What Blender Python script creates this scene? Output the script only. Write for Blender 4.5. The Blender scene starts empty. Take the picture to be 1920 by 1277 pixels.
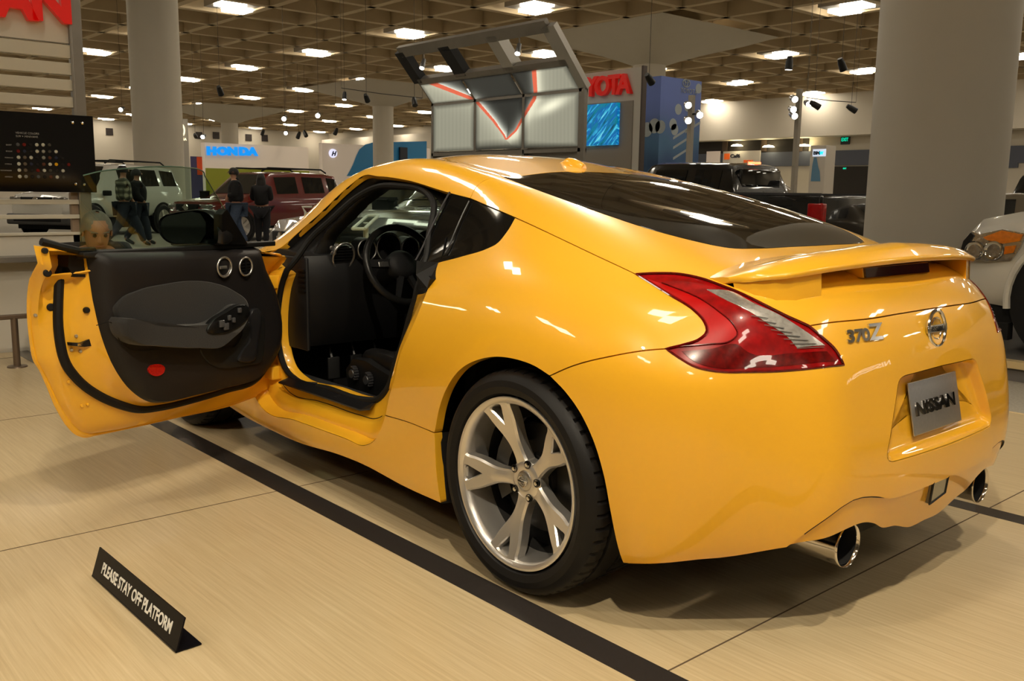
import bpy, bmesh, math, random
from mathutils import Vector, Matrix
from mathutils.bvhtree import BVHTree
from mathutils.geometry import delaunay_2d_cdt
random.seed(7)
PI = math.pi
SC = bpy.context.scene
COL = SC.collection
V3 = Vector

# ------------------------------------------------------------------ camera
IMG_W, IMG_H, F_PX = 1920, 1277, 1738.5
CAM_POS = V3((-1.9727, 2.6888, 1.1856))
YAW, PITCH, ROLL = -0.72142, 0.158174, 0.014256
FW = V3((math.cos(YAW)*math.cos(PITCH), math.sin(YAW)*math.cos(PITCH), -math.sin(PITCH)))
_r = FW.cross(V3((0, 0, 1))).normalized(); _u = _r.cross(FW)
RT = _r*math.cos(ROLL) + _u*math.sin(ROLL)
UP = -_r*math.sin(ROLL) + _u*math.cos(ROLL)
cam_data = bpy.data.cameras.new('camera')
cam_data.sensor_fit = 'HORIZONTAL'; cam_data.sensor_width = 36.0
cam_data.lens = 36.0*F_PX/IMG_W
cam_data.clip_start = 0.05; cam_data.clip_end = 400
cam = bpy.data.objects.new('camera', cam_data); COL.objects.link(cam)
_m = Matrix((RT, UP, -FW)).transposed().to_4x4(); _m.translation = CAM_POS
cam.matrix_world = _m
SC.camera = cam

def ray(px, py):
    return FW + RT*((px-IMG_W/2)/F_PX) - UP*((py-IMG_H/2)/F_PX)
def on(px, py, x=None, y=None, z=None, d=None):
    """the point of the place seen at a photograph pixel, on a plane x=, y=, z= or at depth d"""
    r = ray(px, py)
    if x is not None: t = (x-CAM_POS.x)/r.x
    elif y is not None: t = (y-CAM_POS.y)/r.y
    elif z is not None: t = (z-CAM_POS.z)/r.z
    else: t = d
    return CAM_POS + r*t

# ------------------------------------------------------------------ view, world
SC.view_settings.view_transform = 'Standard'
SC.view_settings.look = 'None'
SC.view_settings.gamma = 1.0
SC.view_settings.use_curve_mapping = False
SC.view_settings.exposure = 0.12
world = bpy.data.worlds.new('world'); SC.world = world
world.use_nodes = True
world.node_tree.nodes['Background'].inputs[0].default_value = (0.60, 0.50, 0.36, 1)
world.node_tree.nodes['Background'].inputs[1].default_value = 0.05
SC.cycles.max_bounces = 8
SC.cycles.diffuse_bounces = 3
SC.cycles.glossy_bounces = 4
SC.cycles.transmission_bounces = 8
SC.cycles.transparent_max_bounces = 12
SC.cycles.caustics_reflective = False
SC.cycles.caustics_refractive = False
SC.cycles.use_denoising = True
SC.cycles.sample_clamp_indirect = 6.0

def area_light(name, loc, size, power, color=(1, .93, .8), target=None, size_y=None, spread=None):
    l = bpy.data.lights.new(name, 'AREA'); l.energy = power; l.color = color
    l.shape = 'RECTANGLE' if size_y else 'SQUARE'; l.size = size
    if size_y: l.size_y = size_y
    if spread: l.spread = spread
    o = bpy.data.objects.new(name, l); COL.objects.link(o); o.location = loc
    if target is not None:
        o.rotation_euler = (V3(target)-V3(loc)).to_track_quat('-Z', 'Y').to_euler()
    return o
def spot_light(name, loc, target, power, angle=40, color=(1, .86, .62), blend=.5, radius=.06):
    l = bpy.data.lights.new(name, 'SPOT'); l.energy = power; l.color = color
    l.spot_size = math.radians(angle); l.spot_blend = blend; l.shadow_soft_size = radius
    o = bpy.data.objects.new(name, l); COL.objects.link(o); o.location = loc
    o.rotation_euler = (V3(target)-V3(loc)).to_track_quat('-Z', 'Y').to_euler()
    return o
spot_light('key_spot', (-1.9, 2.65, 3.75), (.3, .6, .2), 330, 105, (1, .87, .66), .7, .045)
spot_light('key_spot_high', (-3.4, 1.2, 7.2), (.3, .2, .4), 750, 60, (1, .87, .66), .6, .10)
spot_light('key_spot_left', (.5, 6.5, 6.8), (1.2, 2.2, 0), 420, 60, (1, .87, .66), .7, .12)
spot_light('fill_spot_far', (5.0, -4.5, 6.5), (.2, -.2, .4), 560, 60, (1, .87, .68), .7, .15)

# ------------------------------------------------------------------ materials
MATS = {}
def mat(name, color=(.5, .5, .5), rough=.5, metal=0.0, coat=0.0, coat_rough=.03, emit=None, estr=0.0,
        trans=0.0, ior=1.45, alpha=1.0, spec=.5, noise=None, bump=None, sheen=0.0):
    """noise=(scale, amount) varies the colour; bump=(scale, strength)"""
    if name in MATS: return MATS[name]
    m = bpy.data.materials.new(name); m.use_nodes = True
    nt = m.node_tree; b = nt.nodes['Principled BSDF']
    b.inputs['Base Color'].default_value = (*color, 1)
    b.inputs['Roughness'].default_value = rough
    b.inputs['Metallic'].default_value = metal
    b.inputs['Coat Weight'].default_value = coat
    b.inputs['Coat Roughness'].default_value = coat_rough
    b.inputs['Transmission Weight'].default_value = trans
    b.inputs['IOR'].default_value = ior
    b.inputs['Alpha'].default_value = alpha
    b.inputs['Specular IOR Level'].default_value = spec
    b.inputs['Sheen Weight'].default_value = sheen
    if emit: 
        b.inputs['Emission Color'].default_value = (*emit, 1); b.inputs['Emission Strength'].default_value = estr
    if noise or bump:
        tc = nt.nodes.new('ShaderNodeTexCoord')
    if noise:
        n = nt.nodes.new('ShaderNodeTexNoise'); n.inputs['Scale'].default_value = noise[0]; n.inputs['Detail'].default_value = 4
        nt.links.new(tc.outputs['Object'], n.inputs['Vector'])
        mp = nt.nodes.new('ShaderNodeMix'); mp.data_type = 'RGBA'
        a = noise[1]
        mp.inputs[6].default_value = (*[max(0, c*(1-a)) for c in color], 1)
        mp.inputs[7].default_value = (*[min(1, c*(1+a)) for c in color], 1)
        nt.links.new(n.outputs['Fac'], mp.inputs[0]); nt.links.new(mp.outputs[2], b.inputs['Base Color'])
    if bump:
        n2 = nt.nodes.new('ShaderNodeTexNoise'); n2.inputs['Scale'].default_value = bump[0]; n2.inputs['Detail'].default_value = 3
        nt.links.new(tc.outputs['Object'], n2.inputs['Vector'])
        bp = nt.nodes.new('ShaderNodeBump'); bp.inputs['Strength'].default_value = bump[1]; bp.inputs['Distance'].default_value = .002
        nt.links.new(n2.outputs['Fac'], bp.inputs['Height']); nt.links.new(bp.outputs['Normal'], b.inputs['Normal'])
    MATS[name] = m
    return m

# ------------------------------------------------------------------ mesh helpers
def tag(o, label=None, cat=None, group=None, kind=None):
    if label: o['label'] = label
    if cat: o['category'] = cat
    if group: o['group'] = group
    if kind: o['kind'] = kind
    return o
def empty(name, loc=(0, 0, 0), rz=0.0, label=None, cat=None, group=None):
    o = bpy.data.objects.new(name, None); COL.objects.link(o)
    o.location = loc; o.rotation_euler = (0, 0, rz); o.empty_display_size = .1
    return tag(o, label, cat, group)
def link_mesh(name, verts, faces, mats, parent=None, smooth=None, midx=None):
    me = bpy.data.meshes.new(name)
    me.from_pydata([tuple(v) for v in verts], [], faces)
    for m in (mats if isinstance(mats, (list, tuple)) else [mats]): me.materials.append(m)
    if midx: me.polygons.foreach_set('material_index', midx)
    o = bpy.data.objects.new(name, me); COL.objects.link(o)
    if parent: o.parent = parent
    if smooth is not None: shade(o, smooth)
    return o
def shade(o, angle=35):
    me = o.data
    me.polygons.foreach_set('use_smooth', [True]*len(me.polygons))
    try: me.set_sharp_from_angle(angle=math.radians(angle))
    except Exception: pass
class MB:
    """collects shapes; build() links them as ONE mesh object"""
    def __init__(s): s.v = []; s.f = []; s.m = []; s.M = Matrix.Identity(4)
    def add(s, vs, fs, mi=0):
        k = len(s.v); s.v += [s.M @ V3(v) for v in vs]
        s.f += [tuple(i+k for i in f) for f in fs]; s.m += [mi]*len(fs)
        return s
    def box(s, lo, hi, mi=0, bev=0.0):
        x0, y0, z0 = lo; x1, y1, z1 = hi
        if bev <= 0:
            return s.add([(x0,y0,z0),(x1,y0,z0),(x1,y1,z0),(x0,y1,z0),(x0,y0,z1),(x1,y0,z1),(x1,y1,z1),(x0,y1,z1)],
                  [(0,3,2,1),(4,5,6,7),(0,1,5,4),(1,2,6,5),(2,3,7,6),(3,0,4,7)], mi)
        bm = bmesh.new(); bmesh.ops.create_cube(bm, size=1)
        for v in bm.verts:
            v.co = V3(((x0+x1)/2+v.co.x*(x1-x0), (y0+y1)/2+v.co.y*(y1-y0), (z0+z1)/2+v.co.z*(z1-z0)))
        bmesh.ops.bevel(bm, geom=bm.edges[:], offset=bev, segments=3, affect='EDGES', profile=.5)
        return s.addbm(bm, mi)
    def addbm(s, bm, mi=0):
        bm.verts.ensure_lookup_table(); bm.verts.index_update()
        s.add([v.co.copy() for v in bm.verts], [tuple(v.index for v in f.verts) for f in bm.faces], mi); bm.free(); return s
    def tube(s, pts, r, n=10, mi=0, closed=False, cap=True):
        pts = [V3(p) for p in pts]; N = len(pts)
        rs = r if isinstance(r, (list, tuple)) else [r]*N
        ring = []; prev = None
        for i, p in enumerate(pts):
            if closed: t = (pts[(i+1) % N]-pts[i-1]).normalized()
            else: t = (pts[min(i+1, N-1)]-pts[max(i-1, 0)]).normalized()
            if prev is None:
                a = V3((0, 0, 1)) if abs(t.z) < .9 else V3((1, 0, 0))
                nrm = (a - t*a.dot(t)).normalized()
            else: nrm = (prev - t*prev.dot(t)).normalized()
            prev = nrm; b = t.cross(nrm)
            ring.append([p + (nrm*math.cos(2*PI*k/n)+b*math.sin(2*PI*k/n))*rs[i] for k in range(n)])
        vs = [v for q in ring for v in q]; fs = []
        for i in range(N if closed else N-1):
            j = (i+1) % N
            for k in range(n):
                k2 = (k+1) % n; fs.append((i*n+k, i*n+k2, j*n+k2, j*n+k))
        if cap and not closed:
            fs.append(tuple(reversed(range(n)))); fs.append(tuple(range((N-1)*n, N*n)))
        return s.add(vs, fs, mi)
    def lathe(s, prof, n=32, axis='z', mi=0, org=(0, 0, 0), ang=2*PI, a0=0.0):
        """prof: list of (radius, height along axis)"""
        vs = []; fs = []; full = abs(ang-2*PI) < 1e-6; m = n if full else n+1
        for (r, h) in prof:
            for k in range(m):
                a = a0+ang*k/n; c, q = r*math.cos(a), r*math.sin(a)
                p = {'z': (c, q, h), 'y': (c, h, q), 'x': (h, c, q)}[axis]
                vs.append((p[0]+org[0], p[1]+org[1], p[2]+org[2]))
        for i in range(len(prof)-1):
            for k in range(n):
                k2 = (k+1) % m; q = (i*m+k, i*m+k2, (i+1)*m+k2, (i+1)*m+k)
                fs.append(q if axis != 'y' else q[::-1])
        return s.add(vs, fs, mi)
    def prism(s, poly, axis, a, b, mi=0):
        """poly: 2D outline; extruded along axis ('x': (y,z), 'y': (x,z), 'z': (x,y)) from a to b"""
        def P(p, h): return {'x': (h, p[0], p[1]), 'y': (p[0], h, p[1]), 'z': (p[0], p[1], h)}[axis]
        n = len(poly); vs = [P(p, a) for p in poly]+[P(p, b) for p in poly]
        fs = [tuple(reversed(range(n))), tuple(range(n, 2*n))]+[(i, (i+1) % n, n+(i+1) % n, n+i) for i in range(n)]
        return s.add(vs, fs, mi)
    def grid(s, rows, mi=0, closed=False):
        n = len(rows[0]); vs = [p for r in rows for p in r]; fs = []
        for i in range(len(rows)-1):
            for k in range(n if closed else n-1):
                k2 = (k+1) % n; fs.append((i*n+k, i*n+k2, (i+1)*n+k2, (i+1)*n+k))
        return s.add(vs, fs, mi)
    def build(s, name, mats, parent=None, smooth=35, fix=True):
        o = link_mesh(name, s.v, s.f, mats, parent, None, s.m)
        if fix:
            bm = bmesh.new(); bm.from_mesh(o.data); bmesh.ops.recalc_face_normals(bm, faces=bm.faces); bm.to_mesh(o.data); bm.free()
        if smooth: shade(o, smooth)
        return o
def subsurf(o, lv=2):
    m = o.modifiers.new('sub', 'SUBSURF'); m.levels = lv; m.render_levels = lv; return o
def spline(pts, n=8, closed=False):
    """Catmull-Rom (centripetal-like) through points (tuples or Vectors)"""
    P = [V3(p) if len(p) == 3 else V3((p[0], p[1], 0)) for p in pts]; N = len(P); out = []
    two = len(pts[0]) == 2
    for i in range(N if closed else N-1):
        p1, p2 = P[i], P[(i+1) % N]
        p0 = P[i-1] if (closed or i > 0) else p1*2-p2
        p3 = P[(i+2) % N] if (closed or i+2 < N) else p2*2-p1
        d1 = max((p2-p1).length, 1e-6); d0 = max((p1-p0).length, 1e-6); d2 = max((p3-p2).length, 1e-6)
        m1 = ((p1-p0)/d0*d1 + (p2-p1)/d1*d0)/(d0+d1)*d1
        m2 = ((p2-p1)/d1*d2 + (p3-p2)/d2*d1)/(d1+d2)*d1
        for k in range(n):
            t = k/n; t2 = t*t; t3 = t2*t
            out.append(p1*(2*t3-3*t2+1)+m1*(t3-2*t2+t)+p2*(-2*t3+3*t2)+m2*(t3-t2))
    if not closed: out.append(P[-1])
    return [(p.x, p.y) for p in out] if two else out
def text_mesh(name, s, size, depth, m, parent=None, loc=(0, 0, 0), rot=None, sx=1.0, align='LEFT', shear=0.0, bold=0.0, matrix=None):
    cu = bpy.data.curves.new(name, 'FONT'); cu.body = s; cu.size = size; cu.extrude = depth; cu.align_x = align
    cu.shear = shear; cu.offset = bold; cu.resolution_u = 3
    t = bpy.data.objects.new(name, cu); COL.objects.link(t)
    bpy.context.view_layer.update()
    me = bpy.data.meshes.new_from_object(t.evaluated_get(bpy.context.evaluated_depsgraph_get()))
    bpy.data.objects.remove(t); bpy.data.curves.remove(cu)
    me.name = name; me.materials.clear(); me.materials.append(m)
    o = bpy.data.objects.new(name, me); COL.objects.link(o)
    if parent: o.parent = parent
    for v in me.vertices: v.co.x *= sx
    if matrix is not None: o.matrix_local = matrix
    else:
        o.location = loc
        if rot: o.rotation_euler = rot
    return o
def frame(origin, xdir, ydir):
    x = V3(xdir).normalized(); z = x.cross(V3(ydir)).normalized(); y = z.cross(x)
    m = Matrix((x, y, z)).transposed().to_4x4(); m.translation = V3(origin); return m
def copy_tree(o, parent=None):
    c = o.copy(); COL.objects.link(c)
    if parent: c.parent = parent
    for ch in list(o.children): copy_tree(ch, c)
    return c
# ================================================================== the hall
H_C = 8.816; PITCH_L = 9.144; RIB = 3.048
FZ = -0.15
def node_mat(name, build):
    if name in MATS: return MATS[name]
    m = bpy.data.materials.new(name); m.use_nodes = True; nt = m.node_tree
    build(nt, nt.nodes['Principled BSDF']); MATS[name] = m; return m
def N(nt, t, **kw):
    n = nt.nodes.new(t)
    for k, v in kw.items(): setattr(n, k, v)
    return n
def ramp(nt, stops, src, interp='LINEAR'):
    r = N(nt, 'ShaderNodeValToRGB'); e = r.color_ramp; e.interpolation = interp
    while len(e.elements) > 1: e.elements.remove(e.elements[-1])
    e.elements[0].position = stops[0][0]; e.elements[0].color = (*stops[0][1], 1)
    for p, c in stops[1:]:
        x = e.elements.new(p); x.color = (*c, 1)
    nt.links.new(src, r.inputs[0]); return r
def wood(nt, b):
    tc = N(nt, 'ShaderNodeTexCoord'); mp = N(nt, 'ShaderNodeMapping'); mp.inputs['Scale'].default_value = (1.2, 42, 1)
    nt.links.new(tc.outputs['Object'], mp.inputs['Vector'])
    n = N(nt, 'ShaderNodeTexNoise'); n.inputs['Scale'].default_value = 2.2; n.inputs['Detail'].default_value = 7; n.inputs['Roughness'].default_value = .65
    nt.links.new(mp.outputs[0], n.inputs['Vector'])
    n2 = N(nt, 'ShaderNodeTexNoise'); n2.inputs['Scale'].default_value = .9; n2.inputs['Detail'].default_value = 3
    nt.links.new(tc.outputs['Object'], n2.inputs['Vector'])
    r = ramp(nt, [(.28, (.45, .345, .195)), (.5, (.54, .43, .255)), (.72, (.62, .51, .325))], n.outputs['Fac'])
    mx = N(nt, 'ShaderNodeMix', data_type='RGBA', blend_type='MULTIPLY'); mx.inputs[0].default_value = .35
    r2 = ramp(nt, [(.3, (.80, .74, .66)), (.7, (1, 1, 1))], n2.outputs['Fac'])
    nt.links.new(r.outputs[0], mx.inputs[6]); nt.links.new(r2.outputs[0], mx.inputs[7])
    nt.links.new(mx.outputs[2], b.inputs['Base Color'])
    b.inputs['Roughness'].default_value = .30
    b.inputs['Specular IOR Level'].default_value = .4
WOOD = node_mat('pale_wood_laminate', wood)
CONC = mat('hall_concrete', (.58, .465, .30), rough=.85, noise=(.6, .1))
CARP = mat('grey_carpet', (.36, .33, .27), rough=.95, noise=(60, .35))
COLM = mat('column_paint', (.56, .51, .42), rough=.55, noise=(1.5, .03))
WALLM = mat('hall_wall_paint', (.60, .54, .44), rough=.8)
DARK = mat('dark_opening', (.022, .017, .013), rough=.7)
BLUEG = mat('blue_grey_band', (.10, .11, .145), rough=.7)
def struct(o): o['kind'] = 'structure'; return o
# floor, ceiling, walls
mb = MB(); mb.box((-30, -64.5, FZ-.1), (113, 30, FZ)); struct(mb.build('floor', CARP, smooth=None))
mb = MB(); X0, X1, Y0, Y1 = -30, 113, -64.5, 30; x_r = 29.65-RIB*20; y_r = -22.72-RIB*14
x = x_r
while x < X1: mb.box((x-.17, Y0, H_C), (x+.17, Y1, H_C+.62)); x += RIB
y = y_r
while y < Y1: mb.box((X0, y-.17, H_C), (X1, y+.17, H_C+.62)); y += RIB
mb.box((X0, Y0, H_C+.62), (X1, Y1, H_C+.8))
struct(mb.build('ceiling', CONC, smooth=None))
mb = MB(); mb.box((X0, -64.6, FZ), (X1, -64, H_C+.7)); struct(mb.build('wall_right', WALLM, smooth=None))
mb = MB(); mb.box((112.6, Y0, FZ), (113.2, Y1, H_C+.7)); struct(mb.build('wall_far', WALLM, smooth=None))
mb = MB(); mb.box((X0, 29.5, FZ), (X1, 30, H_C+.7)); struct(mb.build('wall_left', WALLM, smooth=None))
mb = MB(); mb.box((-30.3, Y0, FZ), (-29.8, Y1, H_C+.7)); struct(mb.build('wall_near', WALLM, smooth=None))
# far and right wall bands
def wbox(px0, py0, px1, py1, y, t, m, nm, **kw):
    a, b = on(px0, py0, y=y), on(px1, py1, y=y)
    mb = MB(); mb.box((min(a.x, b.x), y, min(a.z, b.z)), (max(a.x, b.x), y+t, max(a.z, b.z))); return mb.build(nm, m, smooth=None, **kw)
a = on(1310, 240, y=-62).z; b_ = on(1640, 232, y=-62).z
# bulkhead soffit that runs along the right wall
mb = MB(); mb.box((14, -64, 5.75), (60, -62.2, 8.82)); mb.box((60, -64, 5.0), (112, -62.6, 7.9)); struct(mb.build('trim_1', mat('soffit_paint', (.66, .60, .50), rough=.7), smooth=None))
a0, a1 = on(1315, 0, y=-63.9), on(1533, 0, y=-63.9)
mb = MB(); mb.box((a1.x, -63.98, on(1400, 300, y=-63.9).z), (a0.x+4, -63.9, 5.75)); struct(mb.build('trim_2', DARK, smooth=None))
mb = MB(); mb.box((10, -63.97, on(1500, 311, y=-63.9).z), (a0.x+6, -63.85, on(1500, 284, y=-63.9).z)); struct(mb.build('trim_3', BLUEG, smooth=None))
mb = MB(); c0, c1 = on(1546, 330, y=-63.9), on(1632, 330, y=-63.9); mb.box((c1.x, -63.96, FZ), (c0.x, -63.88, on(1590, 312, y=-63.9).z)); struct(mb.build('trim_4', DARK, smooth=None))
mb = MB()
for u in (1360, 1433, 1500):
    q = on(u, 260, y=-63.85); mb.box((q.x-.25, -63.9, on(u, 284, y=-63.85).z), (q.x+.25, -63.8, 5.75))
struct(mb.build('trim_5', mat('mullion_brown', (.09, .06, .04), rough=.7), smooth=None))
# mezzanine pendant lights and glints inside the dark opening
for u, v in ((1382, 271), (1441, 273), (1508, 271)):
    q = on(u, v, y=-63.4); mb = MB(); mb.lathe([(0, q.z+.05), (.34, q.z), (.5, q.z-.12), (0, q.z-.12)], 16, 'z', org=(q.x, q.y, 0))
    o = mb.build('gallery_lamp', mat('gallery_glow', (.9, .9, .8), emit=(1, .85, .5), estr=9), fix=False)
    tag(o, {1382: 'oval gallery lamp glowing behind the dark glass, nearest the blue wall', 1441: 'oval gallery lamp glowing behind the dark glass, in the middle of three', 1508: 'oval gallery lamp glowing behind the dark glass, nearest the white column'}[u], 'lamp', 'gallery lamps behind the dark glass')
    mb = MB(); mb.tube([(q.x, q.y, q.z+.04), (q.x, -63.86, q.z+.04)], .04, 6); mb.build('bracket', DARK, o)
# left corridor opening on the right of the big column
mb = MB(); q0, q1 = on(1862, 315, y=-63.9), on(1912, 280, y=-63.9); mb.box((q1.x, -63.97, q0.z), (q0.x, -63.86, q1.z)); struct(mb.build('trim_6', BLUEG, smooth=None))
# vents on the walls
GR = mat('vent_grille_brown', (.07, .05, .045), rough=.6)
def vent(px, py, s, y=None, x=None, lab=''):
    mb = MB()
    if y is not None:
        q = on(px, py, y=y); mb.box((q.x-s, y, q.z-s), (q.x+s, y+.08, q.z+s)); o = mb.build('wall_vent', GR, smooth=None)
        mb = MB()
        for i in range(5): mb.box((q.x-s*.95, y+.08, q.z-s*.8+i*s*.38), (q.x+s*.95, y+.12, q.z-s*.66+i*s*.38))
        mb.build('louvre', mat('vent_black', (.004, .004, .004), rough=.4), o, smooth=None)
    else:
        q = on(px, py, x=x); mb.box((x-.08, q.y-s, q.z-s), (x, q.y+s, q.z+s)); o = mb.build('wall_vent', GR, smooth=None)
        mb = MB()
        for i in range(5): mb.box((x-.12, q.y-s*.95, q.z-s*.8+i*s*.38), (x-.08, q.y+s*.95, q.z-s*.66+i*s*.38))
        mb.build('louvre', mat('vent_black', (.004, .004, .004), rough=.4), o, smooth=None)
    tag(o, lab, 'vent')
vent(1605, 233, .36, y=-63.98, lab='square brown vent grille above the exit sign on the right wall')
vent(205, 247, .40, x=112.55, lab='dark square vent on the far wall left of the near left column')
vent(373, 254, .42, x=112.55, lab='dark square far-wall vent just right of the near left column')
vent(405, 254, .42, x=112.55, lab='dark square far-wall vent beside the first distant column')
vent(466, 258, .42, x=112.55, lab='dark square far-wall vent above the middle of the blue lettering')
vent(496, 259, .42, x=112.55, lab='dark square far-wall vent above the right end of the blue lettering')
# columns
def column(x, y, r=.80, lab=''):
    mb = MB()
    mb.lathe([(r, FZ), (r, 7.45), (r*1.01, 7.46)], 48, 'z', org=(x, y, 0))
    rows = []
    for t in range(7):
        u = t/6; z = 7.45+1.38*u; row = []
        for k in range(48):
            a = 2*PI*k/48; c, s = math.cos(a), math.sin(a); q = 1/max(abs(c), abs(s)); R = r+(3.6)*u
            w = min(1, u*1.6); row.append((x+c*R*(1+(q-1)*w), y+s*R*(1+(q-1)*w), z))
        rows.append(row)
    mb.grid(rows, closed=True)
    o = mb.build('column', COLM, smooth=40); struct(o); tag(o, lab, 'column'); return o
def pos(px, py, d): q = on(px, py, d=d); return q.x, q.y
cl = column(*pos(294, 200, 31), lab='round cream concrete column behind the open car door')
cr = column(*pos(1757, 300, 11.6), lab='big round cream column right of the coupe roof')
column(*pos(718, 200, 70), r=.78, lab='distant round column behind the grey display wall')
column(*pos(430, 231, 90), r=.80, lab='distant round column above the blue lettering')
column(*pos(1215, 200, 46), r=.80, lab='round column whose flared head shows above the blue tower')
# ceiling lamps
LMP = mat('ceiling_lamp_glow', (1, 1, 1), emit=(1.0, .90, .73), estr=17)
LHS = mat('lamp_housing', (.35, .32, .28), rough=.6)
def make_lamp():
    mb = MB(); mb.box((-1.0, -1.08, .09), (.98, .70, .64)); o = mb.build('ceiling_light', LHS, smooth=None)
    mb = MB(); mb.box((.0, -1.08, -.02), (.98, -.08, .1)); mb.build('diffuser', LMP, o, smooth=None)
    mb = MB(); mb.box((-.98, -.34, -.02), (-.0, .70, .1)); mb.build('diffuser', LMP, o, smooth=None)
    return o
lamp0 = make_lamp(); first = True; LAMPS = []
def vis(p):
    d = V3(p)-CAM_POS; z = d.dot(FW)
    if z < 1: return None
    return (IMG_W/2+F_PX*d.dot(RT)/z, IMG_H/2-F_PX*d.dot(UP)/z)
LROW = ['', 'nearest', 'second', 'third', 'fourth', 'fifth', 'sixth', 'seventh', 'eighth', 'ninth', 'tenth', 'eleventh']
for i in range(-5, 10):
    for j in range(-4, 6):
        x, y = 27.95+PITCH_L*i, -24.5-PITCH_L*j+PITCH_L*0
        if y > 26 or y < -62 or x < -28: continue
        if i == 4 and j == -2: continue
        o = lamp0 if first else copy_tree(lamp0); first = False
        o.location = (x, y, H_C-.02)
        tag(o, 'double square ceiling lamp of the hall behind and beside the photographer', 'ceiling light', 'hall ceiling lamps')
        v = vis((x, y, H_C))
        if v and -10 < v[0] < 1930 and -10 < v[1] < 320: LAMPS.append((i, v[0], v[1], o))
ORD = ['first', 'second', 'third', 'fourth', 'fifth', 'sixth', 'seventh', 'eighth', 'ninth', 'tenth', 'eleventh', 'twelfth']
for r_, i in enumerate(sorted(set(l[0] for l in LAMPS))):
    for c_, l in enumerate(sorted([l for l in LAMPS if l[0] == i], key=lambda l: -l[1])):
        l[3]['label'] = 'square ceiling lamp, %s from right in the %s lamp row counted from right' % (ORD[c_], ORD[r_])
# ------------------------------------------------------------------ car platform
mb = MB(); mb.box((-9, -2.80, FZ), (5.35, 12, 0)); pf = struct(mb.build('floor_platform', WOOD, smooth=None)); pf.name = 'trim_7'
tag(pf, 'raised display platform of pale wood laminate under the yellow coupe', 'platform')
STR = mat('inlay_dark_metal', (.045, .038, .034), rough=.26, metal=.3, coat=.3)
for s, y0, y1, lb in ((1, .945, 1.045, 'dark inlay strip set in the wood floor along the near side of the coupe'), (-1, -1.0, -.905, 'dark inlay strip set in the wood floor behind the exhaust on the far side')):
    mb = MB(); mb.box((-9, y0, -.004), (5.35, y1, .0012)); o = mb.build('floor_inlay', STR, smooth=None); struct(o); tag(o, lb, 'floor strip')
SEAM = mat('floor_seam', (.10, .065, .035), rough=.8)
mb = MB()
for k in range(-4, 4):
    x = 1.30+1.905*k; mb.box((x-.0025, -2.80, .0002), (x+.0025, 12, .0008))
o = mb.build('floor_joint', SEAM, smooth=None); struct(o)
tag(o, 'thin dark joints between the wood floor boards', 'floor joint')
mb = MB(); mb.box((-9, -2.83, FZ), (5.35, -2.80, .001)); o = mb.build('platform_edge', mat('pale_edge', (.62, .47, .24), rough=.4), smooth=None); struct(o)
# ================================================================== the yellow coupe: master skin
# stations: x, then rows j0..j10 as (y, z); j0 centre top ... j10 turned-in sill
ST = [
 (3.05, [(0,.735),(.27,.73),(.47,.715),(.60,.705),(.70,.70),(.79,.68),(.845,.62),(.865,.52),(.855,.38),(.83,.22),(.78,.18)]),
 (2.80, [(0,.79),(.28,.787),(.50,.775),(.64,.77),(.745,.775),(.835,.745),(.885,.67),(.91,.56),(.90,.40),(.88,.22),(.83,.17)]),
 (2.55, [(0,.835),(.29,.832),(.52,.822),(.66,.82),(.765,.825),(.85,.79),(.90,.70),(.925,.58),(.915,.41),(.89,.21),(.84,.16)]),
 (2.30, [(0,.88),(.30,.878),(.53,.868),(.66,.86),(.76,.855),(.848,.815),(.895,.72),(.915,.59),(.905,.41),(.885,.20),(.84,.145)]),
 (2.08, [(0,.945),(.30,.942),(.56,.932),(.675,.918),(.755,.89),(.84,.835),(.885,.73),(.90,.59),(.895,.41),(.885,.20),(.84,.14)]),
 (1.82, [(0,1.11),(.28,1.103),(.535,1.08),(.64,1.045),(.755,.915),(.838,.85),(.878,.74),(.893,.59),(.885,.41),(.893,.19),(.85,.135)]),
 (1.56, [(0,1.255),(.27,1.248),(.50,1.225),(.612,1.18),(.755,.930),(.835,.86),(.875,.745),(.89,.59),(.882,.41),(.90,.19),(.86,.13)]),
 (1.30, [(0,1.325),(.26,1.320),(.47,1.298),(.592,1.242),(.75,.938),(.832,.865),(.875,.75),(.89,.60),(.885,.41),(.905,.185),(.865,.13)]),
 (1.00, [(0,1.340),(.26,1.334),(.465,1.310),(.592,1.252),(.745,.945),(.83,.87),(.878,.755),(.895,.60),(.892,.42),(.912,.18),(.87,.125)]),
 (0.70, [(0,1.290),(.26,1.285),(.475,1.266),(.600,1.222),(.74,.965),(.832,.885),(.888,.765),(.91,.61),(.91,.42),(.925,.175),(.885,.12)]),
 (0.40, [(0,1.238),(.26,1.234),(.485,1.216),(.615,1.176),(.735,1.045),(.838,.925),(.907,.79),(.936,.63),(.936,.43),(.935,.165),(.895,.12)]),
 (0.10, [(0,1.170),(.26,1.166),(.485,1.150),(.625,1.118),(.74,1.045),(.850,.948),(.925,.815),(.953,.66),(.950,.44),(.935,.17),(.895,.13)]),
 (-0.20,[(0,1.090),(.26,1.086),(.475,1.069),(.62,1.040),(.745,.982),(.848,.905),(.920,.79),(.945,.66),(.940,.44),(.905,.21),(.87,.16)]),
 (-0.43,[(0,1.016),(.26,1.012),(.46,1.000),(.595,.978),(.715,.932),(.812,.868),(.882,.775),(.910,.66),(.905,.44),(.875,.225),(.83,.18)]),
]
REAR_EDGE = [(-.66,0,.962),(-.66,.26,.958),(-.645,.44,.945),(-.62,.57,.920),(-.59,.68,.890),(-.570,.740,.845),(-.585,.792,.765),(-.595,.815,.66),(-.595,.808,.44),(-.57,.78,.25),(-.54,.74,.21)]
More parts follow.
